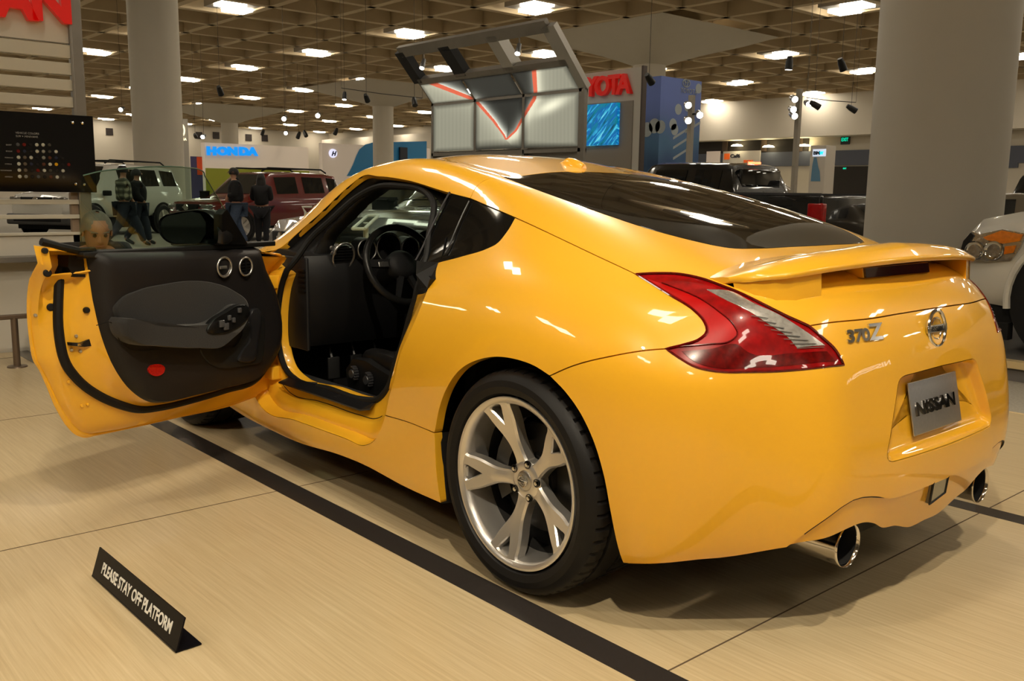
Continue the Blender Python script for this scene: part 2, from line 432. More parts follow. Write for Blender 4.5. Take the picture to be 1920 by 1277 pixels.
# rear face rows 6..10 (top to bottom), columns j4..j0
REAR = [
 [(-.673,.660,.775),(-.735,.56,.785),(-.760,.42,.795),(-.776,.24,.80),(-.782,0,.80)],
 [(-.695,.675,.66),(-.775,.56,.66),(-.795,.42,.66),(-.810,.24,.66),(-.815,0,.66)],
 [(-.71,.67,.44),(-.800,.56,.44),(-.825,.42,.44),(-.840,.24,.44),(-.845,0,.44)],
 [(-.69,.645,.265),(-.765,.55,.265),(-.785,.42,.255),(-.795,.24,.235),(-.80,0,.225)],
 [(-.66,.62,.215),(-.73,.53,.205),(-.75,.41,.195),(-.76,.24,.175),(-.765,0,.165)],
]
FRONT_EDGE = [(3.30,0,.635),(3.29,.25,.632),(3.25,.43,.625),(3.20,.56,.62),(3.14,.67,.62),(3.08,.75,.60),(3.10,.80,.54),(3.12,.815,.46),(3.12,.805,.34),(3.08,.78,.22),(3.04,.73,.18)]
FRONT = [
 [(3.20,.68,.53),(3.28,.56,.53),(3.34,.42,.53),(3.38,.24,.53),(3.395,0,.53)],
 [(3.23,.69,.45),(3.32,.56,.45),(3.38,.42,.45),(3.42,.24,.45),(3.43,0,.45)],
 [(3.22,.68,.33),(3.31,.55,.33),(3.37,.42,.33),(3.41,.24,.33),(3.42,0,.33)],
 [(3.16,.66,.22),(3.25,.54,.22),(3.31,.41,.22),(3.35,.24,.22),(3.36,0,.22)],
 [(3.10,.64,.18),(3.20,.52,.18),(3.26,.40,.18),(3.30,.24,.18),(3.31,0,.18)],
]
def build_master():
    V = []; idx = {}; tgt = []
    def vid(p):
        k = (round(p[0], 5), round(p[1], 5), round(p[2], 5))
        if k not in idx: idx[k] = len(V); V.append(V3(p))
        return idx[k]
    F = []
    def strip(grid, sgn, rev):
        g = [[vid((p[0], p[1]*sgn, p[2])) for p in row] for row in grid]
        for a in range(len(g)-1):
            for b in range(len(g[0])-1):
                f = [g[a][b], g[a+1][b], g[a+1][b+1], g[a][b+1]]
                if (sgn < 0) != rev: f.reverse()
                F.append(tuple(f))
    main = [FRONT_EDGE]+[[(x, y, z) for (y, z) in rows] for x, rows in ST]+[REAR_EDGE]
    rear = [[REAR_EDGE[5-k] for k in range(6)]]+[[REAR_EDGE[6+m]]+REAR[m] for m in range(5)]
    front = [[FRONT_EDGE[5-k] for k in range(6)]]+[[FRONT_EDGE[6+m]]+FRONT[m] for m in range(5)]
    for s in (1, -1):
        strip(main, s, False); strip(rear, s, False); strip(front, s, True)
    me = bpy.data.meshes.new('m'); me.from_pydata([tuple(v) for v in V], [], F)
    bm = bmesh.new(); bm.from_mesh(me); bmesh.ops.recalc_face_normals(bm, faces=bm.faces); bm.to_mesh(me); bm.free()
    o = bpy.data.objects.new('m', me); COL.objects.link(o)
    sm = o.modifiers.new('s', 'SUBSURF'); sm.levels = 1; sm.use_limit_surface = True; sm.boundary_smooth = 'PRESERVE_CORNERS'
    T = [v.copy() for v in V]; cur = [v.copy() for v in V]
    for it in range(7):
        bpy.context.view_layer.update()
        ev = o.evaluated_get(bpy.context.evaluated_depsgraph_get()); m2 = ev.to_mesh()
        err = 0
        for i in range(len(T)):
            e = T[i]-m2.vertices[i].co; err = max(err, e.length); cur[i] = cur[i]+e*.9
        ev.to_mesh_clear()
        for i, c in enumerate(cur): me.vertices[i].co = c
        me.update()
    sm.levels = 4
    bpy.context.view_layer.update()
    ev = o.evaluated_get(bpy.context.evaluated_depsgraph_get()); m2 = ev.to_mesh()
    vs = [v.co.copy() for v in m2.vertices]; ns = [V3(n.vector) for n in m2.vertex_normals]
    m2.calc_loop_triangles(); tr = [tuple(t.vertices) for t in m2.loop_triangles]
    ev.to_mesh_clear(); bpy.data.objects.remove(o); bpy.data.meshes.remove(me)
    # outward normals
    if ns[vid((0,0,0))-0 if False else min(range(len(vs)), key=lambda i: (vs[i]-V3((1.0, 0, 1.318))).length)].z < 0:
        ns = [-n for n in ns]
    return vs, ns, tr, err
MV, MN, MT, MERR = build_master()
BVH = BVHTree.FromPolygons(MV, MT)
def m_normal(loc, ti):
    a, b, c = MT[ti]; A, B, C_ = MV[a], MV[b], MV[c]
    n = (B-A).cross(C_-A); d = n.dot(n)
    w0 = (C_-B).cross(loc-B).dot(n)/d; w1 = (A-C_).cross(loc-C_).dot(n)/d; w2 = 1-w0-w1
    return (MN[a]*w0+MN[b]*w1+MN[c]*w2).normalized()
def hit(o, d):
    l, n, i, q = BVH.ray_cast(V3(o), V3(d).normalized())
    return l
def pt(spec):
    """('p',u,v) photograph pixel; ('s',x,z) from the left side; ('t',x,y) from above; ('r',y,z) from behind; ('f',y,z) front"""
    k, a, b = (tuple(spec)+(0,))[:3]
    if k == 'p': l = hit(CAM_POS, ray(a, b))
    elif k == 's': l = hit((a, 3, b), (0, -1, 0))
    elif k == 't': l = hit((a, b, 3), (0, 0, -1))
    elif k == 'r': l = hit((-3, a, b), (1, 0, 0))
    elif k == 'f': l = hit((6, a, b), (-1, 0, 0))
    elif k == 'x': l = BVH.find_nearest(V3(spec[1]))[0]
    if l is None:
        raise ValueError('no hit '+str(spec))
    return l
def curve(specs, n=6, sm=True):
    P = [pt(s) for s in specs]
    if sm and len(P) > 2: P = spline(P, n)
    else:
        Q = []
        for a, b in zip(P, P[1:]): Q += [a.lerp(b, k/n) for k in range(n)]
        P = Q+[P[-1]]
    return [BVH.find_nearest(p)[0] for p in P]
def resample(P, step):
    out = [P[0]]; acc = 0
    for a, b in zip(P, P[1:]):
        d = (b-a).length
        if d < 1e-7: continue
        t = step-acc
        while t < d: out.append(a.lerp(b, t/d)); t += step
        acc = (acc+d) % step if step else 0
    out.append(P[-1]); return out
def sharp_loop(*curves, step=.012):
    L = []
    for c in curves:
        c = resample(c, step)
        if L and (L[-1]-c[0]).length < 2e-3: c = c[1:]
        L += c
    if (L[0]-L[-1]).length < 2e-3: L.pop()
    out = [L[0]]
    for p in L[1:]:
        if (p-out[-1]).length > 1.5e-3: out.append(p)
    return out
def mirror(P): return [V3((p.x, -p.y, p.z)) for p in P]
def panel_data(loop, d, two, inset=.0018, thick=.022, step=.03, holes=(), offset=0.0, mir=False, lift=None, centre=True):
    """one body panel: the master skin inside `loop`, seen along -d; outer skin, rim and inner skin"""
    d = V3(d).normalized()
    if mir:
        loop = mirror(loop)[::-1]; holes = [mirror(h)[::-1] for h in holes]; d = V3((d.x, -d.y, d.z))
    a = V3((0, 0, 1)) if abs(d.z) < .8 else V3((1, 0, 0))
    u = a.cross(d).normalized(); v = d.cross(u)
    def to2(p): return Vector((p.dot(u), p.dot(v)))
    def area(q): return sum(q[i-1].x*q[i].y-q[i].x*q[i-1].y for i in range(len(q)))/2
    def off(q, e, outer=True):
        if (area(q) < 0) == outer: q = q[::-1]
        n = len(q); r = []
        for i in range(n):
            t1 = (q[i]-q[i-1]); t2 = (q[(i+1) % n]-q[i])
            t1 = t1.normalized() if t1.length > 1e-9 else t1; t2 = t2.normalized() if t2.length > 1e-9 else t1
            nn = Vector((-(t1.y+t2.y), t1.x+t2.x)); L = nn.length
            if L < 1e-6: r.append(q[i]); continue
            nn /= L; c = max(.45, abs(nn.x*-t1.y+nn.y*t1.x)); r.append(q[i]+nn*(e/c))
        return r
    Lp = off([to2(p) for p in loop], inset); Hs = [off([to2(p) for p in h], inset, False) for h in holes]
    pts = []; edges = []
    for q in [Lp]+Hs:
        k = len(pts); pts += q; edges += [(k+i, k+(i+1) % len(q)) for i in range(len(q))]
    nb = len(pts)
    def inside(p, q):
        c = False; j = len(q)-1
        for i in range(len(q)):
            if (q[i].y > p.y) != (q[j].y > p.y) and p.x < (q[j].x-q[i].x)*(p.y-q[i].y)/(q[j].y-q[i].y)+q[i].x: c = not c
            j = i
        return c
    xs = [p.x for p in Lp]; ys = [p.y for p in Lp]
    bcell = {}
    for p in pts[:nb]: bcell.setdefault((int(p.x//step), int(p.y//step)), []).append(p)
    y = min(ys)+step/2; odd = 0
    while y < max(ys):
        x = min(xs)+step/2+(step/2 if odd else 0)
        while x < max(xs):
            p = Vector((x, y)); cx, cy = int(x//step), int(y//step)
            near = any((p-q).length < step*.55 for i in (-1, 0, 1) for j in (-1, 0, 1) for q in bcell.get((cx+i, cy+j), ()))
            if not near and inside(p, Lp) and not any(inside(p, h) for h in Hs): pts.append(p)
            x += step
        y += step*.87; odd = 1-odd
    r = delaunay_2d_cdt(pts, edges, [], 0, 1e-6)
    v2, fc = r[0], r[2]
    tris = []
    for f in fc:
        c = sum((v2[i] for i in f), Vector((0, 0)))/len(f)
        if inside(c, Lp) and not any(inside(c, h) for h in Hs): tris.append(tuple(f))
    pos = []; nor = []
    for q in v2:
        o = u*q.x+v*q.y+d*6
        l, nn, ti, dist = BVH.ray_cast(o, -d)
        if l is None:
            l, nn, ti, dist = BVH.find_nearest(u*q.x+v*q.y+d*(loop[0].dot(d)))
        nrm = m_normal(l, ti)
        if nrm.dot(d) < 0 and nn.dot(nrm) < 0: nrm = -nrm
        h = offset
        if lift: h += lift(l)
        pos.append(l+nrm*h); nor.append(nrm)
    for i in range(len(pos)):
        if abs(pos[i].y) < .0026 and centre: pos[i] = V3((pos[i].x, 0, pos[i].z)); nor[i] = V3((nor[i].x, 0, nor[i].z)).normalized()
    # orient
    A, B, C_ = (pos[i] for i in tris[len(tris)//2][:3])
    if (B-A).cross(C_-A).dot(nor[tris[len(tris)//2][0]]) < 0: tris = [t[::-1] for t in tris]
    cnt = {}
    for t in tris:
        for i in range(3):
            e = (t[i], t[(i+1) % 3]); cnt[e] = 1
    bed = [e for e in cnt if (e[1], e[0]) not in cnt]
    if centre: bed = [e for e in bed if not (abs(pos[e[0]].y) < 1e-5 and abs(pos[e[1]].y) < 1e-5)]
    bset = set(i for e in bed for i in e)
    n = len(pos); V = list(pos); N = list(nor); F = list(tris); MI = [0]*len(tris)
    # rim
    om = {}
    for i in bset:
        om[i] = len(V); V.append(pos[i]-nor[i]*.0012); N.append(None)
    im = {}
    for i in bset:
        im[i] = len(V); V.append(pos[i]-nor[i]*thick); N.append(None)
    for a_, b_ in bed:
        F.append((b_, a_, om[a_], om[b_])); MI.append(0)
        F.append((om[b_], om[a_], im[a_], im[b_])); MI.append(0)
    k = len(V)
    for i in range(n): V.append(pos[i]-nor[i]*thick); N.append(-nor[i])
    for t in tris: F.append(tuple(i+k for i in t[::-1])); MI.append(1 if two else 0)
    # simple rim normals: outward in the skin
    acc = {}
    for a_, b_ in bed:
        e = V[b_]-V[a_]; o_ = e.cross(nor[a_]).normalized()
        for q in (a_, b_): acc[q] = acc.get(q, V3((0, 0, 0)))+o_
    for i in bset:
        o_ = acc[i].normalized(); N[om[i]] = o_; N[im[i]] = o_
    return V, F, N, MI
def panel(name, loop, d, mats, parent, both=False, **kw):
    """both: the loop is one half ending on the centre line; the other half is mirrored into the same mesh"""
    two = isinstance(mats, (list, tuple)) and len(mats) > 1
    V, F, N, MI = panel_data(loop, d, two, **kw)
    if both:
        k = len(V); V = V+[V3((v.x, -v.y, v.z)) for v in V]; N = N+[V3((v.x, -v.y, v.z)) for v in N]
        F = F+[tuple(i+k for i in f[::-1]) for f in F]; MI = MI+MI
    o = link_mesh(name, V, F, mats, parent, None, MI)
    o.data.polygons.foreach_set('use_smooth', [True]*len(F))
    o.data.normals_split_custom_set_from_vertices([tuple(x) for x in N])
    return o
# ================================================================== the yellow coupe: parts
YEL = mat('yellow_paint', (.82, .425, .020), rough=.32, coat=1.0, coat_rough=.015, spec=.5)
BLK = mat('black_trim', (.006, .006, .0065), rough=.42, spec=.35)
RUB = mat('black_rubber', (.006, .006, .006), rough=.6, spec=.3)
TIN = mat('tinted_glass', (.008, .007, .006), rough=.02, coat=.6, spec=.6)
CHR = mat('chrome', (.75, .74, .72), rough=.08, metal=1)
INT = mat('charcoal_interior_plastic', (.010, .010, .011), rough=.55, spec=.3, bump=(900, .25))
def glass_mat(name, tint, a=.25):
    """thin glass: tinted see-through with a grazing reflection"""
    if name in MATS: return MATS[name]
    m = bpy.data.materials.new(name); m.use_nodes = True; nt = m.node_tree; nt.nodes.clear()
    o = nt.nodes.new('ShaderNodeOutputMaterial'); mx = nt.nodes.new('ShaderNodeMixShader')
    t = nt.nodes.new('ShaderNodeBsdfTransparent'); t.inputs[0].default_value = (*tint, 1)
    g = nt.nodes.new('ShaderNodeBsdfGlossy'); g.inputs['Roughness'].default_value = .01
    f = nt.nodes.new('ShaderNodeLayerWeight'); f.inputs[0].default_value = .5
    p = nt.nodes.new('ShaderNodeMath'); p.operation = 'POWER'; p.inputs[1].default_value = 5
    q = nt.nodes.new('ShaderNodeMath'); q.operation = 'MULTIPLY_ADD'; q.inputs[1].default_value = .7; q.inputs[2].default_value = .03
    nt.links.new(f.outputs['Facing'], p.inputs[0]); nt.links.new(p.outputs[0], q.inputs[0])
    nt.links.new(q.outputs[0], mx.inputs[0]); nt.links.new(t.outputs[0], mx.inputs[1]); nt.links.new(g.outputs[0], mx.inputs[2])
    nt.links.new(mx.outputs[0], o.inputs[0]); MATS[name] = m; return m
GLS = glass_mat('clear_car_glass', (.78, .88, .82))
GLD = glass_mat('dark_privacy_glass', (.10, .10, .095))

CAR = empty('sports_coupe', (0, 0, 0), 0, 'glossy yellow two-door sports coupe on the wood platform with its driver door open', 'car')
P_ = lambda L: [('p', a, b) for a, b in L]
# --- traced feature lines (left side)
cHatchSplit = curve(P_([(943,332),(920,334),(896,347),(881,372)]), 6)
cDloTop = curve(P_([(881,372),(921,389),(966,408)]), 5)
cHatchSide = curve(P_([(966,408),(999,423),(1046,445),(1109,475),(1192,514)]), 6)
cLightTop = curve(P_([(1192,514),(1232,512),(1275,513.5),(1313,521),(1363.6,539),(1423.5,566),(1471,590),(1517,611)]), 6)
cLightIn = curve(P_([(1517,611),(1543,633),(1567,656),(1582,684)]), 6)
cLightBot = curve(P_([(1582,684),(1519,691),(1419,697),(1328,694),(1304,688),(1275,672),(1248.6,654)]), 6)
cLightNotch = curve(P_([(1248.6,654),(1280,646.5),(1313,634.5),(1325,622),(1321,605),(1304,585),(1256,554),(1213,527),(1192,514)]), 6)
cShut = curve([('p',1517,611),('p',1560,604.5),('r',.33,.862),('r',.17,.865),('r',0,.866)], 6)
cSeamB = curve(P_([(1248.6,654),(1220,656),(1150,667),(1074,686),(1030,705)]), 5)
cArchB = curve(P_([(1030,705),(1058,734),(1086,773),(1109,820),(1129,883),(1144,961),(1158,1027),(1168,1056)]), 6)
cArchQ = curve(P_([(1030,705),(1003.5,688),(968,675),(929,670),(898,675),(862.6,694),(839,726),(823.5,767),(815,812)]), 6)
cArchS = curve(P_([(815,812),(817.6,875),(827,944)]), 6)
cSillSeam = curve(P_([(815,812),(766,792),(722,779)]), 4)
cCutB = curve(P_([(822,492),(802,541),(783,589),(765,630),(748.7,667),(740.6,703.5),(729,745),(722,779)]), 6)
cDloBot = curve(P_([(966,408),(949,436),(931,457),(915,465),(871,479),(822,492)]), 5)
# quarter panel
quarter = sharp_loop(cHatchSide, cLightNotch[::-1], cSeamB, cArchQ, cSillSeam, cCutB[::-1], cDloBot[::-1])
for m in (False, True):
    panel('quarter_panel', quarter, (-.25, .9, .35), [YEL, BLK], CAR, mir=m, thick=.03)
# rear bumper, lower valance
cValSeam = curve([('p',1475,1027),('p',1525,990),('p',1579,951),('r',.25,.372),('r',.12,.372),('r',0,.372)], 6)
cBumpBot = curve(P_([(1168,1056),(1209,1058),(1300,1051),(1357,1046),(1475,1027)]), 5)
cCentreBump = curve([('r',0,.866),('r',0,.372)], 30, False)
bumper = sharp_loop(cShut, cCentreBump, cValSeam[::-1], cBumpBot[::-1], cArchB[::-1], cSeamB[::-1], cLightBot[::-1], cLightIn[::-1])
_rp = [(0,.706),(.215,.702),(.236,.698),(.252,.687),(.260,.668),(.295,.60),(.333,.515),(.336,.500),(.328,.488),(.312,.483),(0,.480)]
def dense(L, s=.012):
    out = []
    for p, q in zip(L, L[1:]):
        n = max(1, int(math.hypot(q[0]-p[0], q[1]-p[1])/s)); out += [(p[0]+(q[0]-p[0])*k/n, p[1]+(q[1]-p[1])*k/n) for k in range(n)]
    return out+[L[-1]]
recess = [pt(('r', y, z)) for y, z in dense(_rp)]
RCI = None
cb = [p for p in cCentreBump]
def bump_lift(p):
    # long horizontal step under the plate recess
    return .014*max(0, min(1, (.485-p.z)/.012))*max(0, min(1, (.36-abs(p.y))/.03))*max(0, min(1, (p.z-.374)/.02+.35))
# the half loop runs down the centre line around the recess opening
cC1 = curve([('r',0,.866),('r',0,.706)], 12, False); cC2 = curve([('r',0,.480),('r',0,.372)], 12, False)
bumper = sharp_loop(cShut, cC1, [BVH.find_nearest(p)[0] for p in recess], cC2, cValSeam[::-1], cBumpBot[::-1], cArchB[::-1], cSeamB[::-1], cLightBot[::-1], cLightIn[::-1])
BUMPER = panel('rear_bumper', bumper, (-.72, .68, .12), [YEL, BLK], CAR, both=True, thick=.03, lift=bump_lift)
# plate recess: walls stepping inwards
def recess_surface():
    R0 = [BVH.find_nearest(p)[0] for p in recess]
    full = R0+[V3((p.x, -p.y, p.z)) for p in R0[::-1][1:-1]]
    rows = []
    def wall(z): return -.788+.20*(z-.593)
    for k, (t, s) in enumerate([(0, 1.0), (.0, .992), (.35, .975), (.8, .955), (1, .93), (1, .8), (1, .5), (1, .02)]):
        row = []
        for p in full:
            lo = max(0, min(1, (.56-p.z)/.06))     # the bottom edge is a long slope, the top a steep wall
            ss = s if t < 1 or s < .9 else s
            z = .593+(p.z-.593)*(1-(1-s)*(1+1.6*lo)); y = p.y*s
            x = p.x+(wall(z)-p.x)*t
            if k == 1: x += .002
            row.append(V3((x, y, z)))
        rows.append(row)
    m = MB(); m.grid(rows, closed=True); return m.build('plate_recess', YEL, CAR, smooth=50)
recess_surface()
def valance():
    low = [('p',1475,1027),('r',.60,.290),('r',.52,.302),('r',.46,.312),('r',.38,.314),('r',.33,.300),('r',.27,.272),('r',.20,.262),('r',.13,.240),('r',.10,.232),('r',0,.232)]
    cl = curve(low, 6)
    loop = sharp_loop(cValSeam, curve([('r',0,.372),('r',0,.232)], 8, False), cl[::-1])
    return panel('lower_valance', loop, (-.95, .2, -.15), [YEL, BLK], CAR, both=True, thick=.02, offset=-.007)
valance()
for _m in (False, True):
    mb = MB(); mb.tube([p+m_normal(*BVH.find_nearest(p)[0:3:2])*-.003 for p in (mirror(cValSeam) if _m else cValSeam)[4:]], .0028, 5); mb.build('valance_gap', RUB, CAR)
# hatch: yellow frame and glass
cGlassL = curve(P_([(943,332),(999,353),(1062,376),(1140,404),(1240,436),(1300,451.5),(1335,459.5)]), 6)
gx, gy = cGlassL[-1].x, cGlassL[-1].y
cGlassB = curve([('x', cGlassL[-1]), ('t', gx-.03, gy-.035), ('t', gx-.062, gy-.15), ('t', gx-.072, .12), ('t', gx-.075, 0)], 5)
cGlassT = curve([('x', cGlassL[0]), ('t', cGlassL[0].x+.012, .40), ('t', cGlassL[0].x+.03, .2), ('t', cGlassL[0].x+.035, 0)], 6)
cDeck = curve([('x', cGlassB[-1]), ('t', -.5, 0), ('r', 0, .93), ('r', 0, .866)], 12)
for p in (cGlassB[-1], cGlassT[-1], cDeck[0], cDeck[-1]): p.y = 0
for p in cDeck: p.y = 0
hatch = sharp_loop(cGlassL, cGlassB, cDeck, cShut[::-1], cLightTop[::-1], cHatchSide[::-1], cDloTop[::-1], cHatchSplit[::-1])
panel('hatch_frame', hatch, (-.42, .38, .82), [YEL, BLK], CAR, both=True, thick=.02)
glass = sharp_loop(cGlassT, [V3((p.x, -p.y, p.z)) for p in cGlassT[::-1]], mirror(cGlassL), mirror(cGlassB), cGlassB[::-1], cGlassL[::-1])
panel('rear_glass', glass, (-.3, 0, .95), [TIN, TIN], CAR, centre=False, thick=.006, inset=.003)
# roof, side rails, windscreen
cRoofEdge = curve([('t', .66, .47), ('t', 1.0, .468), ('t', 1.3, .475), ('t', 1.5, .492), ('t', 1.56, .50)], 8)
cRoofEdge = [cGlassT[0]]+[p for p in cRoofEdge if p.x > cGlassT[0].x+.02]
cRoofF = curve([('x', cRoofEdge[-1]), ('t', 1.60, .40), ('t', 1.635, .2), ('t', 1.645, 0)], 6)
for p in cRoofF[-1:]: p.y = 0
roof = sharp_loop(cRoofEdge, cRoofF, mirror(cRoofF)[::-1], mirror(cRoofEdge)[::-1], mirror(cGlassT), cGlassT[::-1])
panel('roof_panel', roof, (0, 0, 1), [YEL, BLK], CAR, centre=False, thick=.03)
cWsL = curve([('x', cRoofEdge[-1]), ('t', 1.70, .522), ('t', 1.90, .558), ('t', 2.06, .588)], 8)
cWsB = curve([('x', cWsL[-1]), ('t', 2.13, .40), ('t', 2.17, .2), ('t', 2.18, 0)], 6)
ws = sharp_loop(cRoofF[::-1], cWsL, cWsB, mirror(cWsB)[::-1], mirror(cWsL)[::-1], mirror(cRoofF))
panel('windscreen', ws, (.5, 0, .85), GLS, CAR, centre=False, thick=.005)
cDoorTop = curve(P_([(881,372),(838,361),(765,339),(708,331),(678,331),(659,345),(602,398),(553,441),(525,465)])+[('s',1.93,.905)], 6)
cFenTop = curve([('x', cDoorTop[-1]), ('t', 2.02, .66), ('x', cWsL[-1])], 5)
rail = sharp_loop(cHatchSplit, cDoorTop, cFenTop, cWsL[::-1], cRoofEdge[::-1])
for m in (False, True):
    panel('roof_rail', rail, (0, .72, .69), [YEL, BLK], CAR, mir=m, thick=.025)
# side skirt
cCutLow = curve([('p',722,779),('p',715,800),('p',703,824),('s',.86,.262),('s',1.0,.257),('s',1.4,.247),('s',1.72,.243),('s',1.79,.28)], 6)
cSkirtB = curve([('p',827,944),('p',766.6,917),('p',679,870.5),('p',635,853),('s',1.4,.155),('s',1.7,.155),('s',2.0,.165),('s',2.12,.18)], 6)
cFA1 = curve([('s',2.12,.18),('s',2.145,.30)], 6)
cSkF = curve([('s',2.145,.30),('s',1.95,.285),('s',1.79,.28)], 4)
skirt = sharp_loop(cSillSeam, cCutLow, cSkF[::-1], cFA1[::-1], cSkirtB[::-1], cArchS[::-1])
for m in (False, True):
    panel('side_skirt', skirt, (0, 1, .15), [YEL, BLK], CAR, mir=m, thick=.03)
# front fender, bonnet, front bumper
def arc(cx, cz, r, a0, a1, n=14): return [('s', cx+r*math.cos(a0+(a1-a0)*k/n), cz+r*math.sin(a0+(a1-a0)*k/n)) for k in range(n+1)]
cFArch = curve([('s',2.145,.30)]+arc(2.55, .335, .375, math.radians(172), math.radians(8), 12)+[('s',2.93,.27)], 3)
cCutF = curve([('s',1.79,.28),('s',1.815,.40),('s',1.825,.6),('s',1.82,.75),('s',1.805,.86),('x', cDoorTop[-1])], 5)
cHoodS = curve([('x', cWsL[-1]), ('t', 2.3, .66), ('t', 2.7, .70), ('t', 3.0, .66)], 8)
cHL1 = curve([('t', 3.0, .66), ('t', 2.98, .78), ('s', 2.95, .55)], 6)
cFB = curve([('s', 2.95, .55), ('s', 2.94, .4), ('s',2.93,.27)], 4)
fender = sharp_loop(cFenTop, cHoodS, cHL1, cFB, cFArch[::-1], cSkF, cCutF)
for m in (False, True):
    panel('front_fender', fender, (.05, .85, .55), [YEL, BLK], CAR, mir=m, thick=.02, step=.04)
cHoodF = curve([('t', 3.0, .66), ('t', 3.13, .5), ('t', 3.23, .25), ('t', 3.25, 0)], 6)
hood = sharp_loop(cHoodS, cHoodF, mirror(cHoodF)[::-1], mirror(cHoodS)[::-1], mirror(cWsB), cWsB[::-1])
panel('bonnet', hood, (.1, 0, 1), [YEL, BLK], CAR, centre=False, thick=.02, step=.05)
cFC = curve([('t', 3.25, 0), ('f', 0, .55), ('f', 0, .24)], 8)
for p in cFC: p.y = 0
cFBot = curve([('s',2.93,.27), ('s', 3.05, .24), ('f', .6, .24), ('f', .3, .24), ('f', 0, .24)], 6)
fb = sharp_loop(cHoodF, cFC, cFBot[::-1], cFB[::-1], cHL1[::-1])
panel('front_bumper', fb, (.75, .6, .3), [YEL, BLK], CAR, both=True, step=.05)
# ------------------------------------------------------------------ doors, lamps, wing, wheels, exhaust
cDoorBelt = curve([('x', cDoorTop[-1]), ('s', 1.75, .925), ('s', 1.4, .935), ('s', 1.0, .945), ('s', .75, .952), ('x', cCutB[0])], 6)
door = sharp_loop(cCutF, cDoorBelt, cCutB, cCutLow)
panel('passenger_door', door, (0, 1, .1), [YEL, BLK], CAR, mir=True, thick=.03)
cBline = [pt(('p', 822, 492)).lerp(pt(('p', 845, 361)), k/8) for k in range(9)]
cBline = [BVH.find_nearest(p)[0] for p in cBline]
cDT2 = curve(P_([(845,361),(765,339),(708,331),(678,331),(659,345),(602,398),(553,441),(525,465)])+[('s',1.93,.905)], 6)
win = sharp_loop(cBline, cDT2, cDoorBelt)
panel('passenger_window', win, (0, .9, .4), GLS, CAR, mir=True, thick=.004, inset=.004)
cB2 = curve(P_([(845,361),(812,425),(781,489)]), 5); cB3 = curve(P_([(781,489),(800,492),(822,492)]), 3)
qwin = sharp_loop(cDloTop, cDloBot, cB3[::-1], cB2[::-1], curve(P_([(845,361),(863,366),(881,372)]), 3))
PIANO = mat('gloss_black_pillar', (.004, .004, .004), rough=.06, spec=.35)
for m in (False, True):
    q = panel('quarter_window', qwin, (0, .9, .4), [PIANO, BLK], CAR, mir=m, thick=.006, offset=-.003)
GRY = mat('grey_seal', (.05, .05, .055), rough=.3)
mb = MB()
mb.tube([p+V3((0, .003, .002)) for p in curve(P_([(881,378),(858,427),(836,476)]), 4)], .0028, 6)
mb.tube([p+V3((0, .004, .002)) for p in cB2], .0035, 6)
mb.build('window_seal', GRY, CAR)
P6 = [on(u, v, y=.0) for u, v in ((0, 0),)]
P6 = [pt(('p', u, v)) for u, v in ((781, 489), (800, 491), (822, 492))]
P7 = [on(u, v, y=.868) for u, v in ((806, 524), (801, 540), (786, 541), (780, 515))]
P8 = P6+P7; mb = MB(); n_ = len(P8)
mb.add(P8+[p-V3((0, .03, 0)) for p in P8], [tuple(range(n_)), tuple(reversed(range(n_, 2*n_)))]+[(i, (i+1) % n_, n_+(i+1) % n_, n_+i) for i in range(n_)])
mb.build('lower_pillar_trim', BLK, CAR, smooth=None)

# --- tail lamps
RED = mat('tail_lamp_red', (.26, .002, .003), rough=.25, coat=.8, coat_rough=.01, noise=(30, .8), spec=.2)
REDB = mat('tail_lamp_bright_red', (.42, .003, .004), rough=.3, coat=.8, coat_rough=.01, noise=(18, .35), spec=.2)
REDD = mat('tail_lamp_dark_red', (.10, .001, .001), rough=.2, coat=.8, coat_rough=.01, noise=(70, .95), spec=.2)
CLR = mat('clear_lamp_strip', (.66, .62, .60), rough=.25, metal=.8, coat=1.0, noise=(90, .6))
light = sharp_loop(cLightTop, cLightIn, cLightBot, cLightNotch)
strip_ = sharp_loop(curve(P_([(1322,541),(1366,543),(1414,567),(1457,586),(1494,608),(1522,627),(1550,648)]), 5), curve(P_([(1550,648),(1495,653)]), 5), curve(P_([(1495,653),(1474,629.5),(1441,608),(1402,582),(1361,562),(1322,541)]), 5))
boom = sharp_loop(curve(P_([(1205,518),(1241,530),(1304,555),(1347,583),(1375.6,609),(1383,626),(1371,638),(1328,645),(1275,649.5)]), 5), curve(P_([(1275,649.5),(1313,637.5),(1328,623),(1324,604),(1306,583),(1258,551),(1205,518)]), 5))
lowb = sharp_loop(curve(P_([(1275,657),(1330,653),(1386,645),(1400,657),(1490,660),(1552,657)]), 5), curve(P_([(1552,657),(1570,678)]), 4), curve(P_([(1570,678),(1419,690),(1328,688),(1300,678),(1275,657)]), 5))
